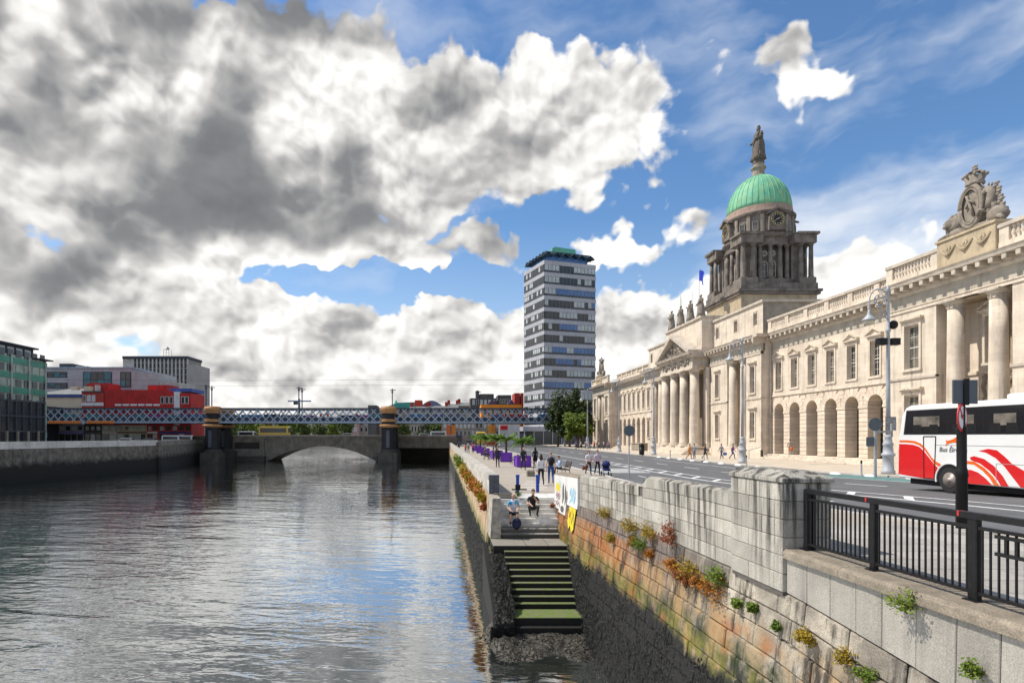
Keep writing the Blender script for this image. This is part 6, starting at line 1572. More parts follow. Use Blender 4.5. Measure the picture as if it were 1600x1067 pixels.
for a, b in zip(ys_, ys_[1:]): 
    P_ = [(a-.03,wz0),(a-.03-(.1 if a > 25 else 0),wz1),(b+.03,wz1),(b+.03,wz0)]; w_ = decal('window', P_, m_cgl, 2)
    # seat backs and far-side windows seen through the tinted glass
    q = MB(); q.prism([(a-.45,wz0+.30),(a-.45,wz1-.25),(b+.35,wz1-.25),(b+.35,wz0+.30)],'x',FX-.0125,FX-.012); part('far_window', q, mat('through_glass', (.13,.115,.095), .4, .9, 2.2, 0), w_, world=False)
    q = MB()
    for k in range(2): yy = lerp(a, b, .3+.4*k); q.prism([(yy-.24,wz0+.02),(yy+.24,wz0+.02),(yy+.21,wz0+.38),(yy-.21,wz0+.38)],'x',FX-.0145,FX-.013)
    part('seat_back', q, m_iron, w_, world=False)
q = MB()
for (a, b), (c, d) in zip([(370,452),(455,452),(445,748),(374,740)],[(455,452),(445,748),(374,740),(370,452)]):
    p0, p1 = bz(a,b), bz(c,d); v = Vector((0,p1[0]-p0[0],p1[1]-p0[1])); n_ = Vector((0,-v.z,v.y)).normalized()*.018
    q.hexa([(FX-.016,p0[0]-n_.y,p0[1]-n_.z),(FX-.016,p0[0]+n_.y,p0[1]+n_.z),(FX-.016,p1[0]+n_.y,p1[1]+n_.z),(FX-.016,p1[0]-n_.y,p1[1]-n_.z),(FX+.0,p0[0]-n_.y,p0[1]-n_.z),(FX+.0,p0[0]+n_.y,p0[1]+n_.z),(FX+.0,p1[0]+n_.y,p1[1]+n_.z),(FX+.0,p1[0]-n_.y,p1[1]-n_.z)])
part('door_outline', q, m_iron, coach)
q = MB()
for z in (1.25, 1.9): q.box(FX-.009,FX,14,23.9 if z > 1.5 else 21.2,bg+z,bg+z+.018)
for yy in (21.2, 19.2, 17.0): q.box(FX-.0088,FX,yy,yy+.018,bg+.5,bg+1.25)
part('panel_seam', q, m_galv, coach)
dog = [(520,515),(530,500),(524,478),(540,482),(560,476),(582,468),(592,458),(606,462),(610,474),(598,482),(608,492),(598,502),(590,494),(574,494),(558,498),(546,500),(536,506),(526,518)]
decal('dog_emblem', [bz(*p) for p in dog], m_bo, 2)
def text(body, size, M4, m, parent, name='lettering', shear=0.):
    cu = bpy.data.curves.new('lettering', 'FONT'); cu.body = body; cu.size = size; cu.extrude = .002; cu.shear = shear; cu.offset = .004
    o = bpy.data.objects.new('tmp', cu); COL.objects.link(o); dg = bpy.context.evaluated_depsgraph_get()
    me = bpy.data.meshes.new_from_object(o.evaluated_get(dg)); bpy.data.objects.remove(o); me.transform(M4); me.materials.clear(); me.materials.append(m); me.name = name
    return ob(name, me, parent)
ty, tz = bz(478, 557)
text('Bus \u00c9ireann', .27, Matrix(((0,0,-1,FX-.008),(-1,0,0,ty),(0,1,0,tz),(0,0,0,1))), mat('lettering_grey', (.10,.10,.11), .5, 0, 1, 0), coach, shear=.15)
def wheel(root, x, y, z, r, w, world=True, sgn=-1, tw=False):
    o = part('wheel', MB().cyl((x,y,z),(x+w,y,z),r,n=24), m_tyre, root, world=world)
    q = MB(); q.lathe([(r*.62,0),(r*.60,.05),(r*.42,.09),(r*.38,.02),(r*.2,.03),(r*.17,-.06),(0.01,-.06)],20); q.xf(Matrix.Translation((x-.01 if sgn < 0 else x+w+.01,y,z)) @ Matrix.Rotation(R(90*sgn*-1 if sgn > 0 else 90),4,'Y')); part('rim', q, m_rim, o, True, world=False)
    return o
for yy in (23.15, 21.75, 16.2):
    if yy == 21.75: continue
    arc = [(yy+.66*math.cos(R(a)), bg+.52+.66*math.sin(R(a))) for a in range(-12, 193, 12)]
    decal('wheel_arch', arc, m_iron, 3); q = MB().tube([(FX-.01,a,b) for a, b in arc], .045, 6); part('arch_trim', q, m_bw, coach)
    wheel(coach, FX-.03, yy, bg+.50, .50, .34); wheel(coach, FX+2.19, yy, bg+.50, .50, .34, sgn=1)
part('tail_light', MB().box(FX+.05,FX+.35,Yr-.02,Yr+.03,bg+1.0,bg+1.7), m_rd, coach)

# ---------------- other vehicles, small
def vehicle(nm, label, cat, x, y, L, W, Ht, col, rotz=0, z=0., two=None, van=False, bus=False, grp=None):
    t_ = thing(nm, label, cat, (x, y, z), grp, fixed=False); t_.rotation_euler = (0,0,rotz)
    m = mat('paint_%02d%02d%02d' % tuple(int(c*99) for c in col), col, .3, .05, 1, 0, spec=.5, coat=.3)
    if bus or van: pf = [(-L/2,.35),(-L/2,Ht*.9),(-L/2+.3,Ht),(L/2-.25,Ht),(L/2,Ht*.55 if not bus else Ht*.92),(L/2+.02,.35)]
    else: pf = [(-L/2,.3),(-L/2,.85),(-L/2+.5,.95),(-L/2+1.0,Ht),(L/2-1.7,Ht),(L/2-1.0,.98),(L/2,.8),(L/2,.3)]
    bd = MB().prism(pf,'y',-W/2,W/2); me = bevel(bd, .08, 'body', m, t_)
    gl = MB(); z0, z1 = (Ht*.5,Ht*.85) if (bus or van) else (.98,Ht-.08)
    a, b = (-L/2+.4, L/2-.5) if (bus or van) else (-L/2+.95, L/2-1.5)
    for s in (-1,1): gl = MB().box(a,b,s*(W/2+.005)-.01,s*(W/2+.005)+.01,z0,z1); part('side_window', gl, m_dkgl, t_, world=False)
    part('windscreen', MB().box(L/2-.02,L/2+.04,-W/2+.15,W/2-.15,Ht*.5,Ht*.88) if (bus or van) else MB().box(L/2-1.72,L/2-1.2,-W/2+.12,W/2-.12,1.0,Ht-.06), m_dkgl, t_, world=False)
    part('rear_window', MB().box(-L/2-.02,-L/2+.03,-W/2+.2,W/2-.2,Ht*.55,Ht*.82) if (bus or van) else MB().box(-L/2+.6,-L/2+1.1,-W/2+.15,W/2-.15,1.0,Ht-.06), m_dkgl, t_, world=False)
    if two: part('lower_band', MB().box(-L/2-.03,L/2+.05,-W/2-.02,W/2+.02,.4,Ht*.42), mat('paint_%02d%02d%02d' % tuple(int(c*99) for c in two), two, .3, .05, 1, 0), t_, world=False)
    for sx in (-1,1):
        for sy in (-1,1): part('wheel', MB().cyl((sx*L*.32,sy*(W/2-.18),.36),(sx*L*.32,sy*(W/2+.01),.36),.36,n=14), m_tyre, t_, world=False)
    for sy in (-1,1): part('headlight', MB().box(L/2,L/2+.04,sy*W*.36-.15,sy*W*.36+.15,.65,.85), m_wh, t_, world=False)
    return t_
vehicle('bus', 'red and white bus coming along the quay past the palms', 'bus', pX(767,158), 158, 10, 2.5, 3.5, (.70,.66,.62), -R(90), -.12, two=(.55,.03,.02), bus=True)
vehicle('bus', 'yellow bus far along the quay behind the red bus', 'bus', pX(751,182), 182, 9, 2.5, 4.1, (.70,.42,.03), -R(90), -.12, bus=True)
vehicle('bus', 'yellow and blue double-decker crossing the stone bridge', 'bus', pX(429,166), 166, 8.5, 2.5, 3.6, (.70,.48,.05), 0, 1.9, bus=True)
for k, (px, c, v, lab) in enumerate(((386,(.62,.63,.65),True,'white van on the left part of the stone bridge'),(402,(.55,.56,.6),False,'silver car behind the white van on the stone bridge'),(545,(.5,.5,.52),False,'grey car on the right part of the stone bridge'),(685,(.66,.67,.7),True,'white van at the right end of the stone bridge'),(664,(.58,.6,.63),False,'pale car left of the white van on the stone bridge'))):
    vehicle('van' if v else 'car', lab, 'van' if v else 'car', pX(px,167), 167+k % 2, 4.8, 1.9, 2.1 if v else 1.5, c, 0, deckz(pX(px,167))+.02, van=v, grp='vehicles on the stone bridge')
vehicle('truck', 'dark blue truck at the bridge end of the quay', 'truck', pX(712,170), 170, 7, 2.4, 3.1, (.04,.05,.20), -R(80), -.1, van=True)
vehicle('car', 'black car queueing behind the purple planters', 'car', pX(732,166), 166, 4.4, 1.8, 1.5, (.02,.02,.025), -R(90), -.1)
for k, (px, Y, c, lab) in enumerate(((200,126,(.6,.6,.62),'silver car parked behind the pale left parapet, nearest the pier'),(236,128,(.05,.05,.06),'black car behind the pale left parapet'),(268,150,(.65,.65,.66),'white van before the red shopfronts'),(288,151,(.6,.6,.62),'white van nearest the left pier'))):
    vehicle('car' if k < 2 else 'van', lab, 'car' if k < 2 else 'van', pX(px,Y), Y, 4.4, 1.8, 1.5 if k < 2 else 2.2, c, R(10), .7, van=k > 1, grp='vehicles on the left bank')

# ---------------- planters with palms, benches
m_pur = mat('purple_planter', (.16,.04,.42), .5, .15, 2, .05, 10); m_soil = mat('soil', (.04,.03,.02), .95)
lf_palm = leafmat('palm_leaf', (.05,.11,.015), (.16,.26,.035))
def palm_planter(label, x, y, h, seed, palm=True):
    t_ = thing('palm_planter', label, 'planter', (x, y, G(x,y)), 'purple planters along the quay', fixed=False); rr = random.Random(seed); t_.rotation_euler = (0,0,rr.uniform(-.15,.15))
    q = MB(); w_ = .58
    part('box', MB().cbox(-w_,w_,-w_,w_,.05,.92,.02), m_pur, t_, world=False)
    for a in (-1,1):
        part('rim', MB().cbox(-w_-.05,w_+.05,a*w_-.06,a*w_+.06,.90,.985,.012), m_pur, t_, world=False); part('rim', MB().cbox(a*w_-.06,a*w_+.06,-w_+.065,w_-.065,.90,.985,.012), m_pur, t_, world=False)
        for b in (-1,1): part('foot', MB().box(a*(w_-.1)-.07,a*(w_-.1)+.07,b*(w_-.1)-.07,b*(w_-.1)+.07,0,.06), m_iron, t_, world=False); part('corner_post', MB().box(a*w_-.05,a*w_+.05,b*w_-.05,b*w_+.05,.05,.9), m_pur, t_, world=False)
    part('soil', MB().box(-w_+.05,w_-.05,-w_+.05,w_-.05,.9,.945), m_soil, t_, world=False)
    if palm:
        part('trunk', MB().lathe([(.13,.9),(.11,1.2),(.13,1.25),(.10,1.5),(.12,1.55),(.10,h-.75),(.15,h-.6)],8), m_bark, t_, True, world=False)
        q = MB()
        for k in range(34):
            a = k*2.399; up = rr.uniform(.1,1.2); L = rr.uniform(.95,1.4); d = Vector((math.cos(a), math.sin(a), 0)); pr = None
            for j in range(8):
                t = j/7; p = d*(L*t*math.cos(up*.5))+Vector((0,0,h-.62+L*t*math.sin(up)-.75*t*t*(1.1-up*.4)))
                if pr is not None:
                    s = d.cross(Vector((0,0,1))); wd = .38*math.sin(math.pi*min(1,t*.85+.15))
                    for sg in (-1,1):
                        c = (p+pr)/2; tip = c+s*sg*wd+d*.10-Vector((0,0,.10+.1*t)); q.add([tuple(pr), tuple(p), tuple(tip)], [(0,1,2)])
                pr = p
        part('fronds', q, lf_palm, t_, world=False)
    return t_
for k, (x, y, h, lab) in enumerate(((6.5,50,2.75,'purple planter with palm nearest the camera'),(6.1,60,3.0,'purple planter with palm second along the quay'),(5.75,68,2.9,'purple planter with palm third along the quay, behind the second'),(5.2,80,3.0,'purple planter with palm fourth along the quay'),(5.1,90,3.0,'purple planter with palm fifth along the quay'),(5.0,102,3.0,'farthest purple planter with palm, near the walkers in red'))): palm_planter(lab, x, y, h, k)
m_slat = mat('bench_slat', (.06,.045,.035), .6, .3, 4, .15, 14)
def bench_proto():
    t_ = thing('bench', 'x', 'bench', (0,0,0), 'black benches along the quay', fixed=False)
    for k in range(5): part('seat_slat', MB().cbox(-.8,.8,-.22+k*.105,-.135+k*.105,.42,.45,.006), m_slat, t_, world=False)
    for k in range(4): part('back_slat', MB().cbox(-.8,.8,.30+k*.03,.33+k*.03,.52+k*.11,.60+k*.11,.006), m_slat, t_, world=False)
    for s in (-1,1):
        q = MB(); q.tube([(s*.78,-.24,0),(s*.78,-.22,.42),(s*.78,.25,.40),(s*.78,.33,.55),(s*.78,.44,.96)],.028,6); q.tube([(s*.78,.28,.42),(s*.78,.34,0)],.028,6); q.tube([(s*.78,-.22,.42),(s*.78,-.26,.62),(s*.78,-.1,.67),(s*.78,.36,.66)],.024,6)
        part('end_frame', q, m_iron, t_, True, world=False)
    return t_
b0 = bench_proto()
for k, (x, y, rz_, lab) in enumerate(((7.95,39.6,R(-90),'black bench with the man in a pale blue shirt sitting on it'),(7.0,44.5,R(-90),'empty black bench between the suited man and the woman in black'),(6.3,55,R(-90),'empty black bench between the two nearest purple planters'),(5.2,70,R(-90),'black bench by the third planter'),(4.5,66,R(90),'black bench turned towards the third planter, by the man in dark clothes'))):
    o = b0 if k == 0 else dup(b0)
    o['label'] = lab
    o.location = (x, y, G(x,y)); o.rotation_euler = (0,0,rz_)

# ---------------- bollards, bin, stone, lane markers
m_bpost = mat('blue_post', (.02,.07,.38), .5, .2, 3, .1, 12)
for k, (x, y, lab) in enumerate(((3.28,27.0,'blue post at the top of the steps, left one with a dark cross bar'),(4.22,27.0,'blue post at the top of the steps, right one by the woman in white'))):
    t_ = thing('blue_post', lab, 'post', (x,y,0), 'blue posts at the top of the steps', fixed=False)
    part('shaft', MB().cbox(-.07,.07,-.07,.07,0,.80,.01), m_bpost, t_, world=False); part('cap', MB().cbox(-.09,.09,-.09,.09,.79,.88,.02), m_bpost, t_, world=False)
    if k == 0: part('cross_bar', MB().box(-.28,.42,-.11,-.072,.16,.22), m_iron, t_, world=False); part('lock_box', MB().box(-.12,.12,-.14,-.071,.2,.42), m_iron, t_, world=False)
    else: part('plate', MB().box(-.06,.06,-.075,-.071,.3,.5), m_bpost, t_, world=False)
t_ = thing('stone_block', 'squat square stone block standing on the quay behind the blue posts', 'stone', (5.55,38.5,0), fixed=False); part('block', MB().cbox(-.26,.26,-.24,.24,0,.34,.03), m_cop, t_, world=False); part('top', MB().cbox(-.24,.24,-.22,.22,.335,.38,.02), m_cop, t_, world=False)
m_del = mat('lane_marker_white', (.72,.72,.70), .6, .1, 3, .05, 10)
md = MB().lathe([(.40,0),(.40,.05),(.30,.13),(.1,.16),(.0,.16)],12); md.v = [(p[0]*.55,p[1]*1.3,p[2]) for p in md.v]; md = md.mesh('lane_marker', m_del)
for k in range(15):
    y = 27+k*3.4; o = ob('lane_marker', md, None, (27.45, y, G(27.4,y)-.12)); tag(o, 'low white rubber lane marker beside the far kerb, %s from the coach' % ['first','second','third','fourth','fifth','sixth','seventh','eighth','ninth','tenth','eleventh','twelfth','thirteenth','fourteenth','fifteenth'][k], 'lane marker', 'lane markers along the cycle lane')
for k, (x, y, lab) in enumerate(((27.35,37.9,'slim grey flexible post left of the direction sign'),(27.35,52.5,'slim flexible post by the downpipe corner'),(27.35,61.2,'slim flexible post below the second lamp'),(27.35,70.5,'slim flexible post in front of the portico steps'))):
    t_ = thing('lane_post', lab, 'post', (x,y,G(x,y)-.12), 'flexible posts on the cycle lane edge', fixed=False); part('shaft', MB().lathe([(.09,0),(.06,.05),(.05,1.0),(.03,1.05)],8), m_galv, t_, True, world=False); part('top', MB().cyl((0,0,.85),(0,0,1.06),.055,n=8), m_iron, t_, world=False)
t_ = thing('litter_bin', 'dark litter bin on the far pavement below the left arcade', 'bin', (27.9,82.5,0), fixed=False); part('body', MB().lathe([(.33,0),(.36,.1),(.36,1.15)],14), m_iron, t_, True, world=False); part('hood', MB().lathe([(.38,1.15),(.38,1.25),(.34,1.5),(.2,1.62),(.02,1.65)],14), m_iron, t_, True, world=False)
t_ = thing('stone_trough', 'stone trough against the left arcade beside the portico', 'trough', (35.6,106.5,0), fixed=False); part('trough', MB().cbox(-.8,.8,-2.2,2.2,0,1.25,.05), m_stq, t_, world=False); part('rim', MB().cbox(-.9,.9,-2.3,2.3,1.25,1.4,.03), m_stq, t_, world=False)
t_ = thing('handrail', 'grey metal handrail by the downpipe at the arcade steps', 'handrail', (37.9,68.9,0)); q = MB(); q.tube([(36.2,68.9,0),(36.2,68.9,1.0),(37.2,68.9,1.25),(38.0,68.9,1.5),(38.0,68.9,.4)],.045,7); part('rail', q, m_galv, t_); part('foot_plate', MB().box(36.1,36.3,68.8,69.0,0,.03), m_galv, t_)

# ---------------- plants growing from the walls
lf_or = leafmat('leaf_orange', (.22,.07,.01), (.50,.22,.03)); lf_yl = leafmat('leaf_ochre', (.18,.13,.01), (.42,.30,.03)); lf_rd = leafmat('leaf_rust', (.16,.04,.02), (.34,.10,.03)); lf_gn = leafmat('leaf_fresh', (.06,.12,.015), (.20,.27,.03))
m_stem = mat('plant_stem', (.16,.10,.05), .9)
def wall_plant(label, p, r_, m, seed, n=150, nrm=(-1,0,.3), group=None, tall=1., size=.05):
    rr = random.Random(seed); t_ = thing('wall_plant', label, 'plant', p, group, fixed=False); nrm = Vector(nrm).normalized(); q = MB(); st_ = MB()
    for k in range(9):
        d = (nrm*rr.uniform(.4,1)+Vector((rr.gauss(0,.35), rr.gauss(0,.7), rr.uniform(-.3,.9)*tall))).normalized()*r_*rr.uniform(.7,1.15)
        st_.tube([tuple(nrm*-.06), tuple(d*.5+Vector((0,0,.03))), tuple(d)], .008, 4, .004)
        for j in range(n//9):
            t = rr.random()**.6; c = d*t+Vector((rr.gauss(0,1), rr.gauss(0,1), rr.gauss(0,1)))*r_*.20
            u = Vector((rr.gauss(0,1), rr.gauss(0,1), rr.gauss(0,1)+.5)).normalized(); v = u.orthogonal().normalized(); s = size*rr.uniform(.6,1.3)
            q.add([tuple(c-u*s), tuple(c+v*s*.5), tuple(c+u*s), tuple(c-v*s*.5)], [(0,1,2,3)])
    part('stems', st_, m_stem, t_, world=False); part('leaves', q, m, t_, world=False)
    return t_
def onwall(px, py):
    z = 0.; 
    for _ in range(8):
        X = wx(10 if _ == 0 else Yv, z); Yv = 895*X/(px-700); z = H-(py-681)*Yv/895
    return (wx(Yv, z)-.02, Yv, z)
WPL = [(951,806,lf_yl,.30,'ochre plant just under the ashlar near the graffiti wall'),(959,842,lf_yl,.20,'small ochre tuft below the first ochre plant'),(992,826,lf_yl,.26,'upright yellow plant on the ledge in the middle of the wall'),(1004,852,lf_gn,.28,'fresh green fern below the upright yellow plant'),(992,848,lf_or,.18,'orange tuft left of the green fern'),(1020,836,lf_yl,.26,'ochre plant right of the green fern'),(1019,868,lf_or,.14,'small orange tuft under the ochre plant'),(1052,842,lf_rd,.30,'tall rust-red plant overlapping the ashlar'),(1055,886,lf_or,.20,'orange trailing plant below the rust-red one'),(1088,893,lf_yl,.28,'olive plant right of the orange trailing plant'),(1076,906,lf_rd,.22,'rust-red tuft beside the olive plant'),(1101,914,lf_or,.22,'round orange tuft left of the biggest orange bush'),(1121,928,lf_or,.30,'biggest round orange bush on the wall'),(1132,908,lf_gn,.26,'tall green plant above the biggest orange bush'),(1157,944,lf_gn,.12,'small green tuft right of the drain streak'),(1183,953,lf_gn,.12,'tiny green sprig on the pale blocks under the pillar'),(1218,979,lf_gn,.08,'smallest green sprig in a joint below the slab wall'),(1431,950,lf_gn,.17,'green bush hanging from the coping under the railing'),(1270,1001,lf_yl,.15,'yellow-green tuft on pale blocks below the slab wall'),(1326,1032,lf_yl,.17,'yellow-green bush near the bottom edge of the picture'),(1362,1058,lf_gn,.14,'green bush at the very bottom edge'),(1543,1052,lf_gn,.10,'green sprig in the slab joint at lower right')]
for k, (px, py, m, r_, lab) in enumerate(WPL):
    p = onwall(px, py)
    if px in (1431, 1543): p = (wx(p[1], p[2])-.09, p[1], p[2])
    wall_plant(lab, p, r_*1.25, m, 200+k, 450, group='plants rooted in the river wall', tall=1.6 if px in (992,1052,1132) else .8, size=.032 if p[1] > 8 else .022)
q_ = [(27.3,-.75,.26,lf_rd,'rust tuft nearest the steps on the quay wall'),(28.0,-.42,.45,lf_yl,'big golden bush at the near end of the quay wall row'),(29.4,-.35,.5,lf_or,'second golden bush on the quay wall row'),(31.2,-.35,.5,lf_yl,'third golden bush on the quay wall row'),(33.4,-.4,.55,lf_or,'fourth golden bush on the quay wall row'),(36,-.4,.6,lf_or,'fifth golden bush on the quay wall row'),(39,-.4,.6,lf_yl,'sixth golden bush on the quay wall row'),(42.5,-.4,.65,lf_or,'seventh golden bush on the quay wall row'),(47,-.4,.7,lf_yl,'eighth golden bush on the quay wall row'),(52,-.4,.75,lf_yl,'ninth bush, turning yellow, on the quay wall row'),(58,-.3,.85,lf_gn,'green bush near the far end of the quay wall row'),(66,-.25,1.0,lf_gn,'large green bush at the far end of the quay wall row')]
for k, (y, z, r_, m, lab) in enumerate(q_): wall_plant(lab, (qx(y,z)-.03, y, z), r_*.85, m, 300+k, 420, group='golden plants along the quay wall', size=.06+y*.0009)
wall_plant('green weed tuft on the top step behind the seated men', (3.2, 26.28, -.03), .2, lf_gn, 400, 90, nrm=(0,-.3,1)); wall_plant('brown weed tuft in the corner of the upper steps', (4.72, 25.75, -.5), .18, lf_rd, 401, 90, nrm=(-.3,-.3,1))
# ================================================================== people
SKIN = [mat('skin_light', (.55,.33,.24), .6, .08, 5, 0), mat('skin_tan', (.42,.23,.15), .6, .08, 5, 0)]
def cloth(c): return mat('cloth_%02d%02d%02d' % tuple(int(v*99) for v in c), c, .85, .12, 6, .1, 30)
def person(label, loc, face, pose='stand', top=(.6,.6,.6), legs=(.02,.02,.025), hair=(.04,.025,.015), shoe=(.03,.03,.03), h=1.72, sleeve='short', long_hair=False, skin=0, bald=False, fine=True, pack=None, shoulder=None, shorts=False, group='people walking on the quays', seed=0, skirt=None):
    rr = random.Random(seed+5); t_ = thing('person', label, 'person', loc, group, fixed=False)
    t_.rotation_euler = (0,0,face); k = h/1.75; t_.scale = (k,k,k)
    J = {}; E = []
    def j(n, p, r): J[n] = (Vector(p), r if isinstance(r, tuple) else (r, r))
    sit = pose in ('sit','squat'); hipz = .95 if not sit else 0.0
    dz = hipz-.95
    lean = {'stand':0,'walk':-.03,'sit':-.10,'squat':-.14}[pose]
    j('pel',(0,0,hipz),(.155,.115)); j('wai',(0,lean*.4,1.12+dz),(.135,.10)); j('che',(0,lean*.8,1.32+dz),(.165,.115)); j('nk0',(0,lean,1.46+dz),(.085,.075)); j('nk',(0,lean-.01,1.535+dz),.055)
    hd = lean-.03-(.05 if sit else 0); j('hd0',(0,hd,1.60+dz),(.07,.078)); j('hd1',(0,hd,1.68+dz),(.078,.095)); j('hd2',(0,hd+.01,1.75+dz),(.055,.065))
    E += [('pel','wai'),('wai','che'),('che','nk0'),('nk0','nk'),('nk','hd0'),('hd0','hd1'),('hd1','hd2')]
    sw = {'stand':.04,'walk':.22}.get(pose, 0)
    for s, n in ((-1,'L'),(1,'R')):
        j('sh'+n,(s*.185,lean,1.41+dz),(.068,.062)); E.append(('nk0' if False else 'che','sh'+n))
        if pose in ('stand','walk'):
            f = s*sw; J_el = (s*.235, lean+f*.45+.03, 1.14); J_wr = (s*.24, lean+f*.9-.06, .90); J_h = (s*.235, lean+f*1.0-.09, .80)
        elif pose == 'sit': J_el = (s*.25,-.16,1.16+dz); J_wr = (s*.17,-.36,.06+.08); J_h = (s*.13,-.44,.12)
        else: J_el = (s*.27,-.22,1.13+dz); J_wr = ((s*.16,-.42,.20) if n == 'L' or label[0] != 'm' else (s*.06,-.26,.44)); J_h = (J_wr[0]*.8,J_wr[1]-.08,J_wr[2]-.05 if n == 'L' else J_wr[2]+.05)
        j('el'+n,J_el,(.048,.045)); j('wr'+n,J_wr,(.032,.028)); j('ha'+n,J_h,(.042,.022)); E += [('sh'+n,'el'+n),('el'+n,'wr'+n),('wr'+n,'ha'+n)]
        if fine:
            hv = Vector(J_h); dv = (hv-Vector(J_wr)).normalized(); sd = Vector((0,1,0)) if pose in ('stand','walk') else Vector((1,0,0))
            for q_ in range(4):
                o_ = sd*((q_-1.5)*.019); L_ = (.062,.076,.080,.066)[q_]; a = hv+o_+dv*.02; b = a+dv*L_*.55+Vector((-s*.006,-.004,0)); c = b+dv*L_*.45+Vector((-s*.016,-.008,-.004)); j('f%d0%s' % (q_,n),b,.0095); j('f%d1%s' % (q_,n),c,.0075); E += [('ha'+n,'f%d0%s' % (q_,n)),('f%d0%s' % (q_,n),'f%d1%s' % (q_,n))]
            b = hv-dv*.02-sd*.045; j('th'+n,b,.011); j('ti'+n,b+dv*.035-sd*.008,.008); E += [('ha'+n,'th'+n),('th'+n,'ti'+n)]
        j('hi'+n,(s*.095,0,hipz-.06),(.095,.095)); E.append(('pel','hi'+n))
        if pose == 'stand': kn = (s*.10,-.01,.50); an = (s*.11,.03,.09); to = (s*.13,-.13,.035)
        elif pose == 'walk': f = -s*.26; kn = (s*.09,f*.55-.05,.51); an = (s*.09,f+.05+(.08 if f > 0 else 0),.10 if f < 0 else .16); to = (an[0]+s*.01,an[1]-.15,.035 if f < 0 else .07)
        elif pose == 'sit': kn = (s*.16,-.42,.02); an = (s*.15,-.44,-.38); to = (s*.17,-.60,-.425)
        else: kn = (s*.22,-.40,.10); an = (s*.15,-.36,-.28); to = (s*.17,-.52,-.335)
        j('kn'+n,kn,(.062,.062)); j('an'+n,an,(.042,.042)); j('to'+n,to,(.040,.032)); E += [('hi'+n,'kn'+n),('kn'+n,'an'+n),('an'+n,'to'+n)]
    names = list(J); idx = {n: i for i, n in enumerate(names)}
    me = bpy.data.meshes.new('body'); me.from_pydata([tuple(J[n][0]) for n in names], [(idx[a], idx[b]) for a, b in E], [])
    o = bpy.data.objects.new('body', me); COL.objects.link(o); md = o.modifiers.new('s','SKIN'); md.use_smooth_shade = True
    for i, n in enumerate(names):
        sv = me.skin_vertices[0].data[i]; sv.radius = J[n][1]; sv.use_root = n == 'pel'
    sb = o.modifiers.new('d','SUBSURF'); sb.levels = sb.render_levels = 1 if not fine else 2
    bpy.context.view_layer.update(); dg = bpy.context.evaluated_depsgraph_get(); m2 = bpy.data.meshes.new_from_object(o.evaluated_get(dg))
    bpy.data.objects.remove(o); m2.name = 'body'
    mats = [SKIN[skin], cloth(top), cloth(legs), cloth(shoe), cloth(shoulder or top)]
    m2.materials.clear()
    for m in mats: m2.materials.append(m)
    def seg(p, a, b):
        d = b-a; t = max(0, min(1, (p-a).dot(d)/max(d.length_squared,1e-9))); return (p-(a+d*t)).length, t
    reg = []
    for a, b in E:
        if b[:2] in ('hd',) or b == 'nk': g = 0
        elif b[0] in 'ft' and b[:2] != 'to': g = 0
        elif b[:2] == 'ha': g = 0
        elif b[:2] == 'wr': g = 0 if sleeve == 'short' else 1
        elif b[:2] in ('sh','el'): g = 4
        elif b[:2] == 'to': g = 3
        elif b[:2] == 'an': g = 0 if shorts else 2
        elif b[:2] in ('kn','hi'): g = 2
        else: g = 1
        reg.append((J[a][0], J[b][0], g, (J[a][1][0]+J[b][1][0])/2, b))
    mi = []
    for f in m2.polygons:
        c = f.center; best = 9; gg = 1
        for a, b, g, r_, nm in reg:
            d, t = seg(c, a, b); d -= r_*.6
            if d < best: best = d; gg = g; bt = t; bn = nm
        if gg == 4 and bn[:2] == 'el' and bt > .62 and sleeve == 'short': gg = 0
        if bn == 'wai' and bt < .15: gg = 2
        if gg == 2 and shorts and bn[:2] == 'an': gg = 0
        if bn[:2] == 'an' and bt > .93: gg = 3
        mi.append(gg)
    m2.polygons.foreach_set('material_index', mi); m2.polygons.foreach_set('use_smooth', [True]*len(mi))
    ob('body', m2, t_, world=False)
    hp = J['hd1'][0]
    if not bald:
        q = MB(); q.ball(hp+Vector((0,.018,.035)),(.088,.105,.095),12,8,.06,3,seed); q.v = [p if p[1] > hp.y-.06 or p[2] > hp.z+.05 else (p[0],max(p[1],hp.y-.03),p[2]) for p in q.v]
        if long_hair: q.ball(hp+Vector((0,.075,-.12)),(.10,.06,.20),10,8,.12,3,seed+1)
        part('hair', q, mat('hair_%02d%02d%02d' % tuple(int(v*99) for v in hair), hair, .6, .3, 9, .2, 60), t_, True, world=False)
    elif hair: q = MB().ball(hp+Vector((0,.03,.0)),(.082,.09,.07),10,7); part('hair', q, mat('stubble', (.28,.17,.12), .7), t_, True, world=False)
    if fine:
        q = MB().ball(hp+Vector((0,-.098,-.012)),(.014,.02,.022),6,5); part('nose', q, SKIN[skin], t_, True, world=False)
        q = MB(); 
        for s in (-1,1): q.ball(hp+Vector((s*.032,-.082,.018)),(.012,.010,.008),6,4)
        q.ball(hp+Vector((0,-.084,-.05)),(.022,.008,.005),6,4); part('face_features', q, mat('eye_dark', (.05,.03,.03), .4, 0, 1, 0), t_, True, world=False)
        q = MB()
        for s in (-1,1): q.ball(hp+Vector((s*.080,.01,.0)),(.012,.022,.032),6,5)
        part('ears', q, SKIN[skin], t_, True, world=False)
    if pack:
        bevel_pack = MB().ball((0,.20,1.24+dz),(.17,.12,.25),10,8); part('backpack', bevel_pack, cloth(pack), t_, True, world=False)
        q = MB()
        for s in (-1,1): q.tube([(s*.11,.10,1.42+dz),(s*.12,-.02,1.46+dz),(s*.12,-.12,1.36+dz),(s*.13,-.08,1.15+dz)],.02,5)
        part('straps', q, cloth(pack), t_, True, world=False)
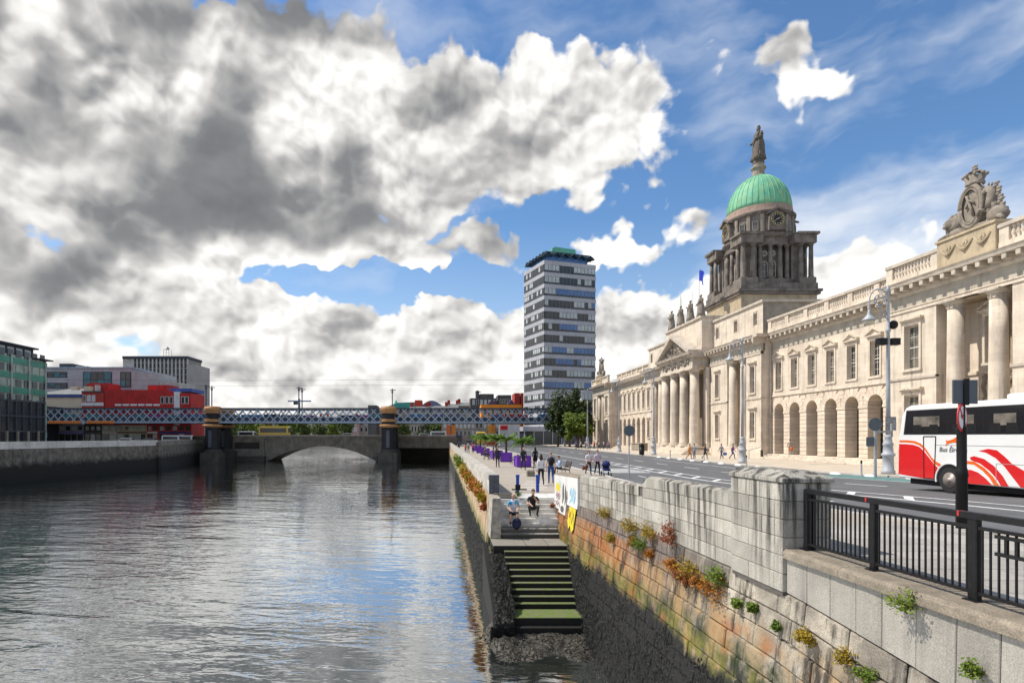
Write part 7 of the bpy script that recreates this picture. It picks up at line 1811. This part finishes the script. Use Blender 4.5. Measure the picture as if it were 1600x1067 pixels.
    if skirt:
        q = MB().lathe([(.14,1.12),(.17,.98),(.21,.75),(.25,.52)],14); q.v = [(p[0],p[1]*.8,p[2]) for p in q.v]; part('skirt', q, cloth(skirt), t_, True, world=False)
    return t_
A_ = R(180)
person('man in white and blue T-shirt sitting on the steps with a rucksack', (2.88,25.42,-rz*4+.09), 0, 'sit', (.66,.68,.78), (.02,.02,.022), bald=True, shoulder=(.10,.38,.62), shorts=True, seed=1, group='men sitting on the river steps', h=1.8)
person('man in black T-shirt and sunglasses crouching on the steps', (3.78,25.62,-rz*3+.09), 0, 'squat', (.022,.02,.022), (.025,.025,.03), hair=(.10,.05,.02), seed=2, group='men sitting on the river steps', skin=0)
t_ = thing('rucksack', 'dark navy rucksack on the steps in front of the seated man', 'rucksack', (2.98,24.83,-rz*7), fixed=False)
part('bag', MB().ball((0,0,.24),(.20,.15,.25),12,9,.12,2), cloth((.012,.014,.05)), t_, True, world=False); part('pocket', MB().ball((0,-.12,.17),(.14,.08,.12),10,7), cloth((.02,.022,.06)), t_, True, world=False); part('handle', MB().tube([(-.05,0,.47),(-.03,0,.54),(.03,0,.54),(.05,0,.47)],.012,5), cloth((.02,.02,.03)), t_, world=False)
person('woman in white blouse and black trousers walking away from the steps', (5.1,31.4,0), A_, 'walk', (.68,.66,.68), (.02,.02,.022), long_hair=True, sleeve='long', seed=3, h=1.66)
person('man in jeans with a big black backpack walking away', (5.8,32.3,0), A_-.1, 'walk', (.20,.20,.22), (.03,.07,.24), bald=True, skin=0, pack=(.012,.013,.018), seed=4, h=1.8)
person('man in pale blue shirt sitting on the near bench', (7.80,39.6,.50), R(-90), 'sit', (.42,.52,.74), (.03,.03,.04), hair=(.05,.03,.02), sleeve='long', seed=5)
person('bald man in dark suit walking towards the steps', (6.0,45.6,0), .1, 'walk', (.025,.027,.035), (.025,.027,.035), bald=True, sleeve='long', seed=6, h=1.8)
person('woman in black with long dark hair behind the empty bench', (7.7,50.5,0), A_, 'stand', (.015,.015,.018), (.015,.015,.018), long_hair=True, sleeve='long', seed=7, skirt=(.015,.015,.018), h=1.66)
person('man in dark clothes standing alone on the open quay', (4.25,49,0), 0, 'stand', (.03,.03,.032), (.025,.025,.027), sleeve='long', hair=(.2,.16,.12), seed=8, h=1.78)
person('child in a red top on the far quay', (2.75,89.5,0), A_, 'walk', (.6,.05,.03), (.04,.04,.08), h=1.35, fine=False, seed=9)
person('adult in pale top between the two red-clad walkers', (3.25,91,0), A_, 'stand', (.45,.42,.45), (.03,.03,.04), fine=False, seed=10)
person('walker in pink beside the low parapet far along the quay', (3.9,90,0), A_, 'walk', (.6,.08,.18), (.03,.03,.04), fine=False, seed=11, h=1.6)
person('man in light blue shirt leaning by the far planters', (5.4,94,0), R(60), 'stand', (.35,.45,.68), (.03,.03,.05), fine=False, seed=12, sleeve='long')
person('dark figure by the low parapet near the far bridge', (1.9,100,0), A_, 'stand', (.03,.03,.035), (.02,.02,.022), fine=False, seed=13)
for k, (x, y, c) in enumerate(((4.5,72,(.05,.05,.06)),(4.9,75,(.25,.2,.18)),(5.0,63,(.04,.04,.05)))):
    person(['person in black seated by the third planter','person in brown standing behind the third planter','dark dressed person beside the second planter'][k], (x,y,.45 if k == 0 else 0), R(90), 'sit' if k == 0 else 'stand', c, (.03,.03,.035), fine=False, seed=14+k)
person('woman in white T-shirt with sunglasses carrying a brown bag', (9.72,39.6,G(9.7,39.6)), .1, 'walk', (.62,.60,.62), (.02,.02,.022), long_hair=True, hair=(.09,.05,.03), seed=20, h=1.68)
t_ = thing('handbag', 'brown leather handbag hanging from the hand of the woman in white', 'handbag', (9.42,39.5,.36), fixed=False)
part('bag', MB().prism([(-.17,0),(.17,0),(.13,.26),(-.13,.26)],'y',-.07,.07), cloth((.22,.07,.04)), t_, world=False); part('handle', MB().tube([(-.09,0,.26),(-.06,0,.40),(.06,0,.40),(.09,0,.26)],.012,5), cloth((.2,.06,.03)), t_, world=False)
person('woman in lilac T-shirt pushing a dark blue pushchair', (10.35,39.7,G(10.3,39.7)), .0, 'walk', (.55,.45,.56), (.02,.02,.024), hair=(.14,.08,.05), seed=21, h=1.7, skin=0)
t_ = thing('pushchair', 'dark blue pushchair with hood in front of the woman in lilac', 'pushchair', (10.75,38.9,G(10.5,39)), fixed=False)
q = MB().lathe([(.0,1.02),(.18,.98),(.27,.86),(.30,.70)],12,0,.05); part('hood', q, cloth((.02,.028,.12)), t_, True, world=False)
part('seat', MB().prism([(-.30,.36),(.18,.36),(.28,.80),(.20,.82),(.08,.48),(-.30,.46)],'x',-.22,.22), cloth((.03,.035,.13)), t_, world=False)
q = MB()
for s in (-1,1): q.tube([(s*.24,.55,1.02),(s*.24,.28,.80),(s*.24,-.30,.14)],.016,6); q.tube([(s*.24,.34,.16),(s*.24,0,.5)],.016,6)
q.tube([(-.24,.55,1.02),(.24,.55,1.02)],.02,6); part('frame', q, m_galv, t_, True, world=False)
for s in (-1,1):
    for yy, r_ in ((-.32,.11),(.34,.14)): part('wheel', MB().cyl((s*.24-.02,yy,r_),(s*.24+.02,yy,r_),r_,n=14), m_tyre, t_, world=False)
FP = [(27.9,66.2,(.45,.17,.03),(.42,.17,.04),'walk','pedestrian in ochre clothes before the portico steps'),(28.9,67.2,(.25,.28,.33),(.12,.14,.2),'stand','pedestrian in grey before the portico steps'),(30.0,66.8,(.03,.03,.045),(.02,.02,.03),'walk','pedestrian in dark coat with a stick before the portico'),(32.0,67.0,(.18,.18,.2),(.04,.05,.1),'walk','pedestrian in grey carrying a blue bag by the columns'),(33.2,66.8,(.14,.03,.14),(.03,.06,.2),'walk','pedestrian in purple walking by the columns')]
for k, (x, y, c, l, ps, lab) in enumerate(FP): person(lab, (x,y,G(x,y)), R(70*(-1)**k), ps, c, l, fine=False, seed=40+k, sleeve='long', group='pedestrians on the far pavement', h=1.75)
t_ = thing('carrier_bag', 'blue carrier bag of the grey pedestrian by the columns', 'bag', (32.35,66.9,.45), fixed=False); part('bag', MB().prism([(-.16,0),(.16,0),(.2,.3),(-.2,.3)],'y',-.1,.1), cloth((.04,.15,.5)), t_, world=False); part('handle', MB().tube([(-.1,0,.3),(0,0,.44),(.1,0,.3)],.012,5), cloth((.04,.15,.5)), t_, world=False)
person('person in grey standing under the second arch with an orange bag', (38.75,64.9,.57), R(150), 'stand', (.30,.26,.24), (.28,.24,.22), fine=False, seed=50, sleeve='long', group='pedestrians on the far pavement')
t_ = thing('orange_bag', 'orange shoulder bag beside the person under the second arch', 'bag', (38.62,64.45,1.25), fixed=False); part('bag', MB().ball((0,0,0),(.14,.2,.26),10,8), cloth((.5,.12,.02)), t_, True, world=False); part('strap', MB().tube([(0,-.1,.2),(.08,.15,.55),(.1,.3,.7)],.012,5), cloth((.2,.05,.02)), t_, world=False)
CR = [((.1,.15,.5),'blue'),((.62,.6,.6),'white'),((.55,.3,.38),'pink'),((.05,.05,.06),'black'),((.6,.06,.05),'red'),((.4,.38,.36),'beige'),((.62,.6,.62),'cream'),((.25,.1,.3),'purple')]
for k, (c, nm) in enumerate(CR):
    y = 112+(k*13 % 9); x = (900+k*7.2-700)*y/895
    person('person in %s in the crowd at the left end of the stone building' % nm, (x,y,0), R(40*k), 'walk' if k % 2 else 'stand', c, (.04,.04,.07), fine=False, seed=60+k, group='crowd at the end of the stone building', h=1.7)
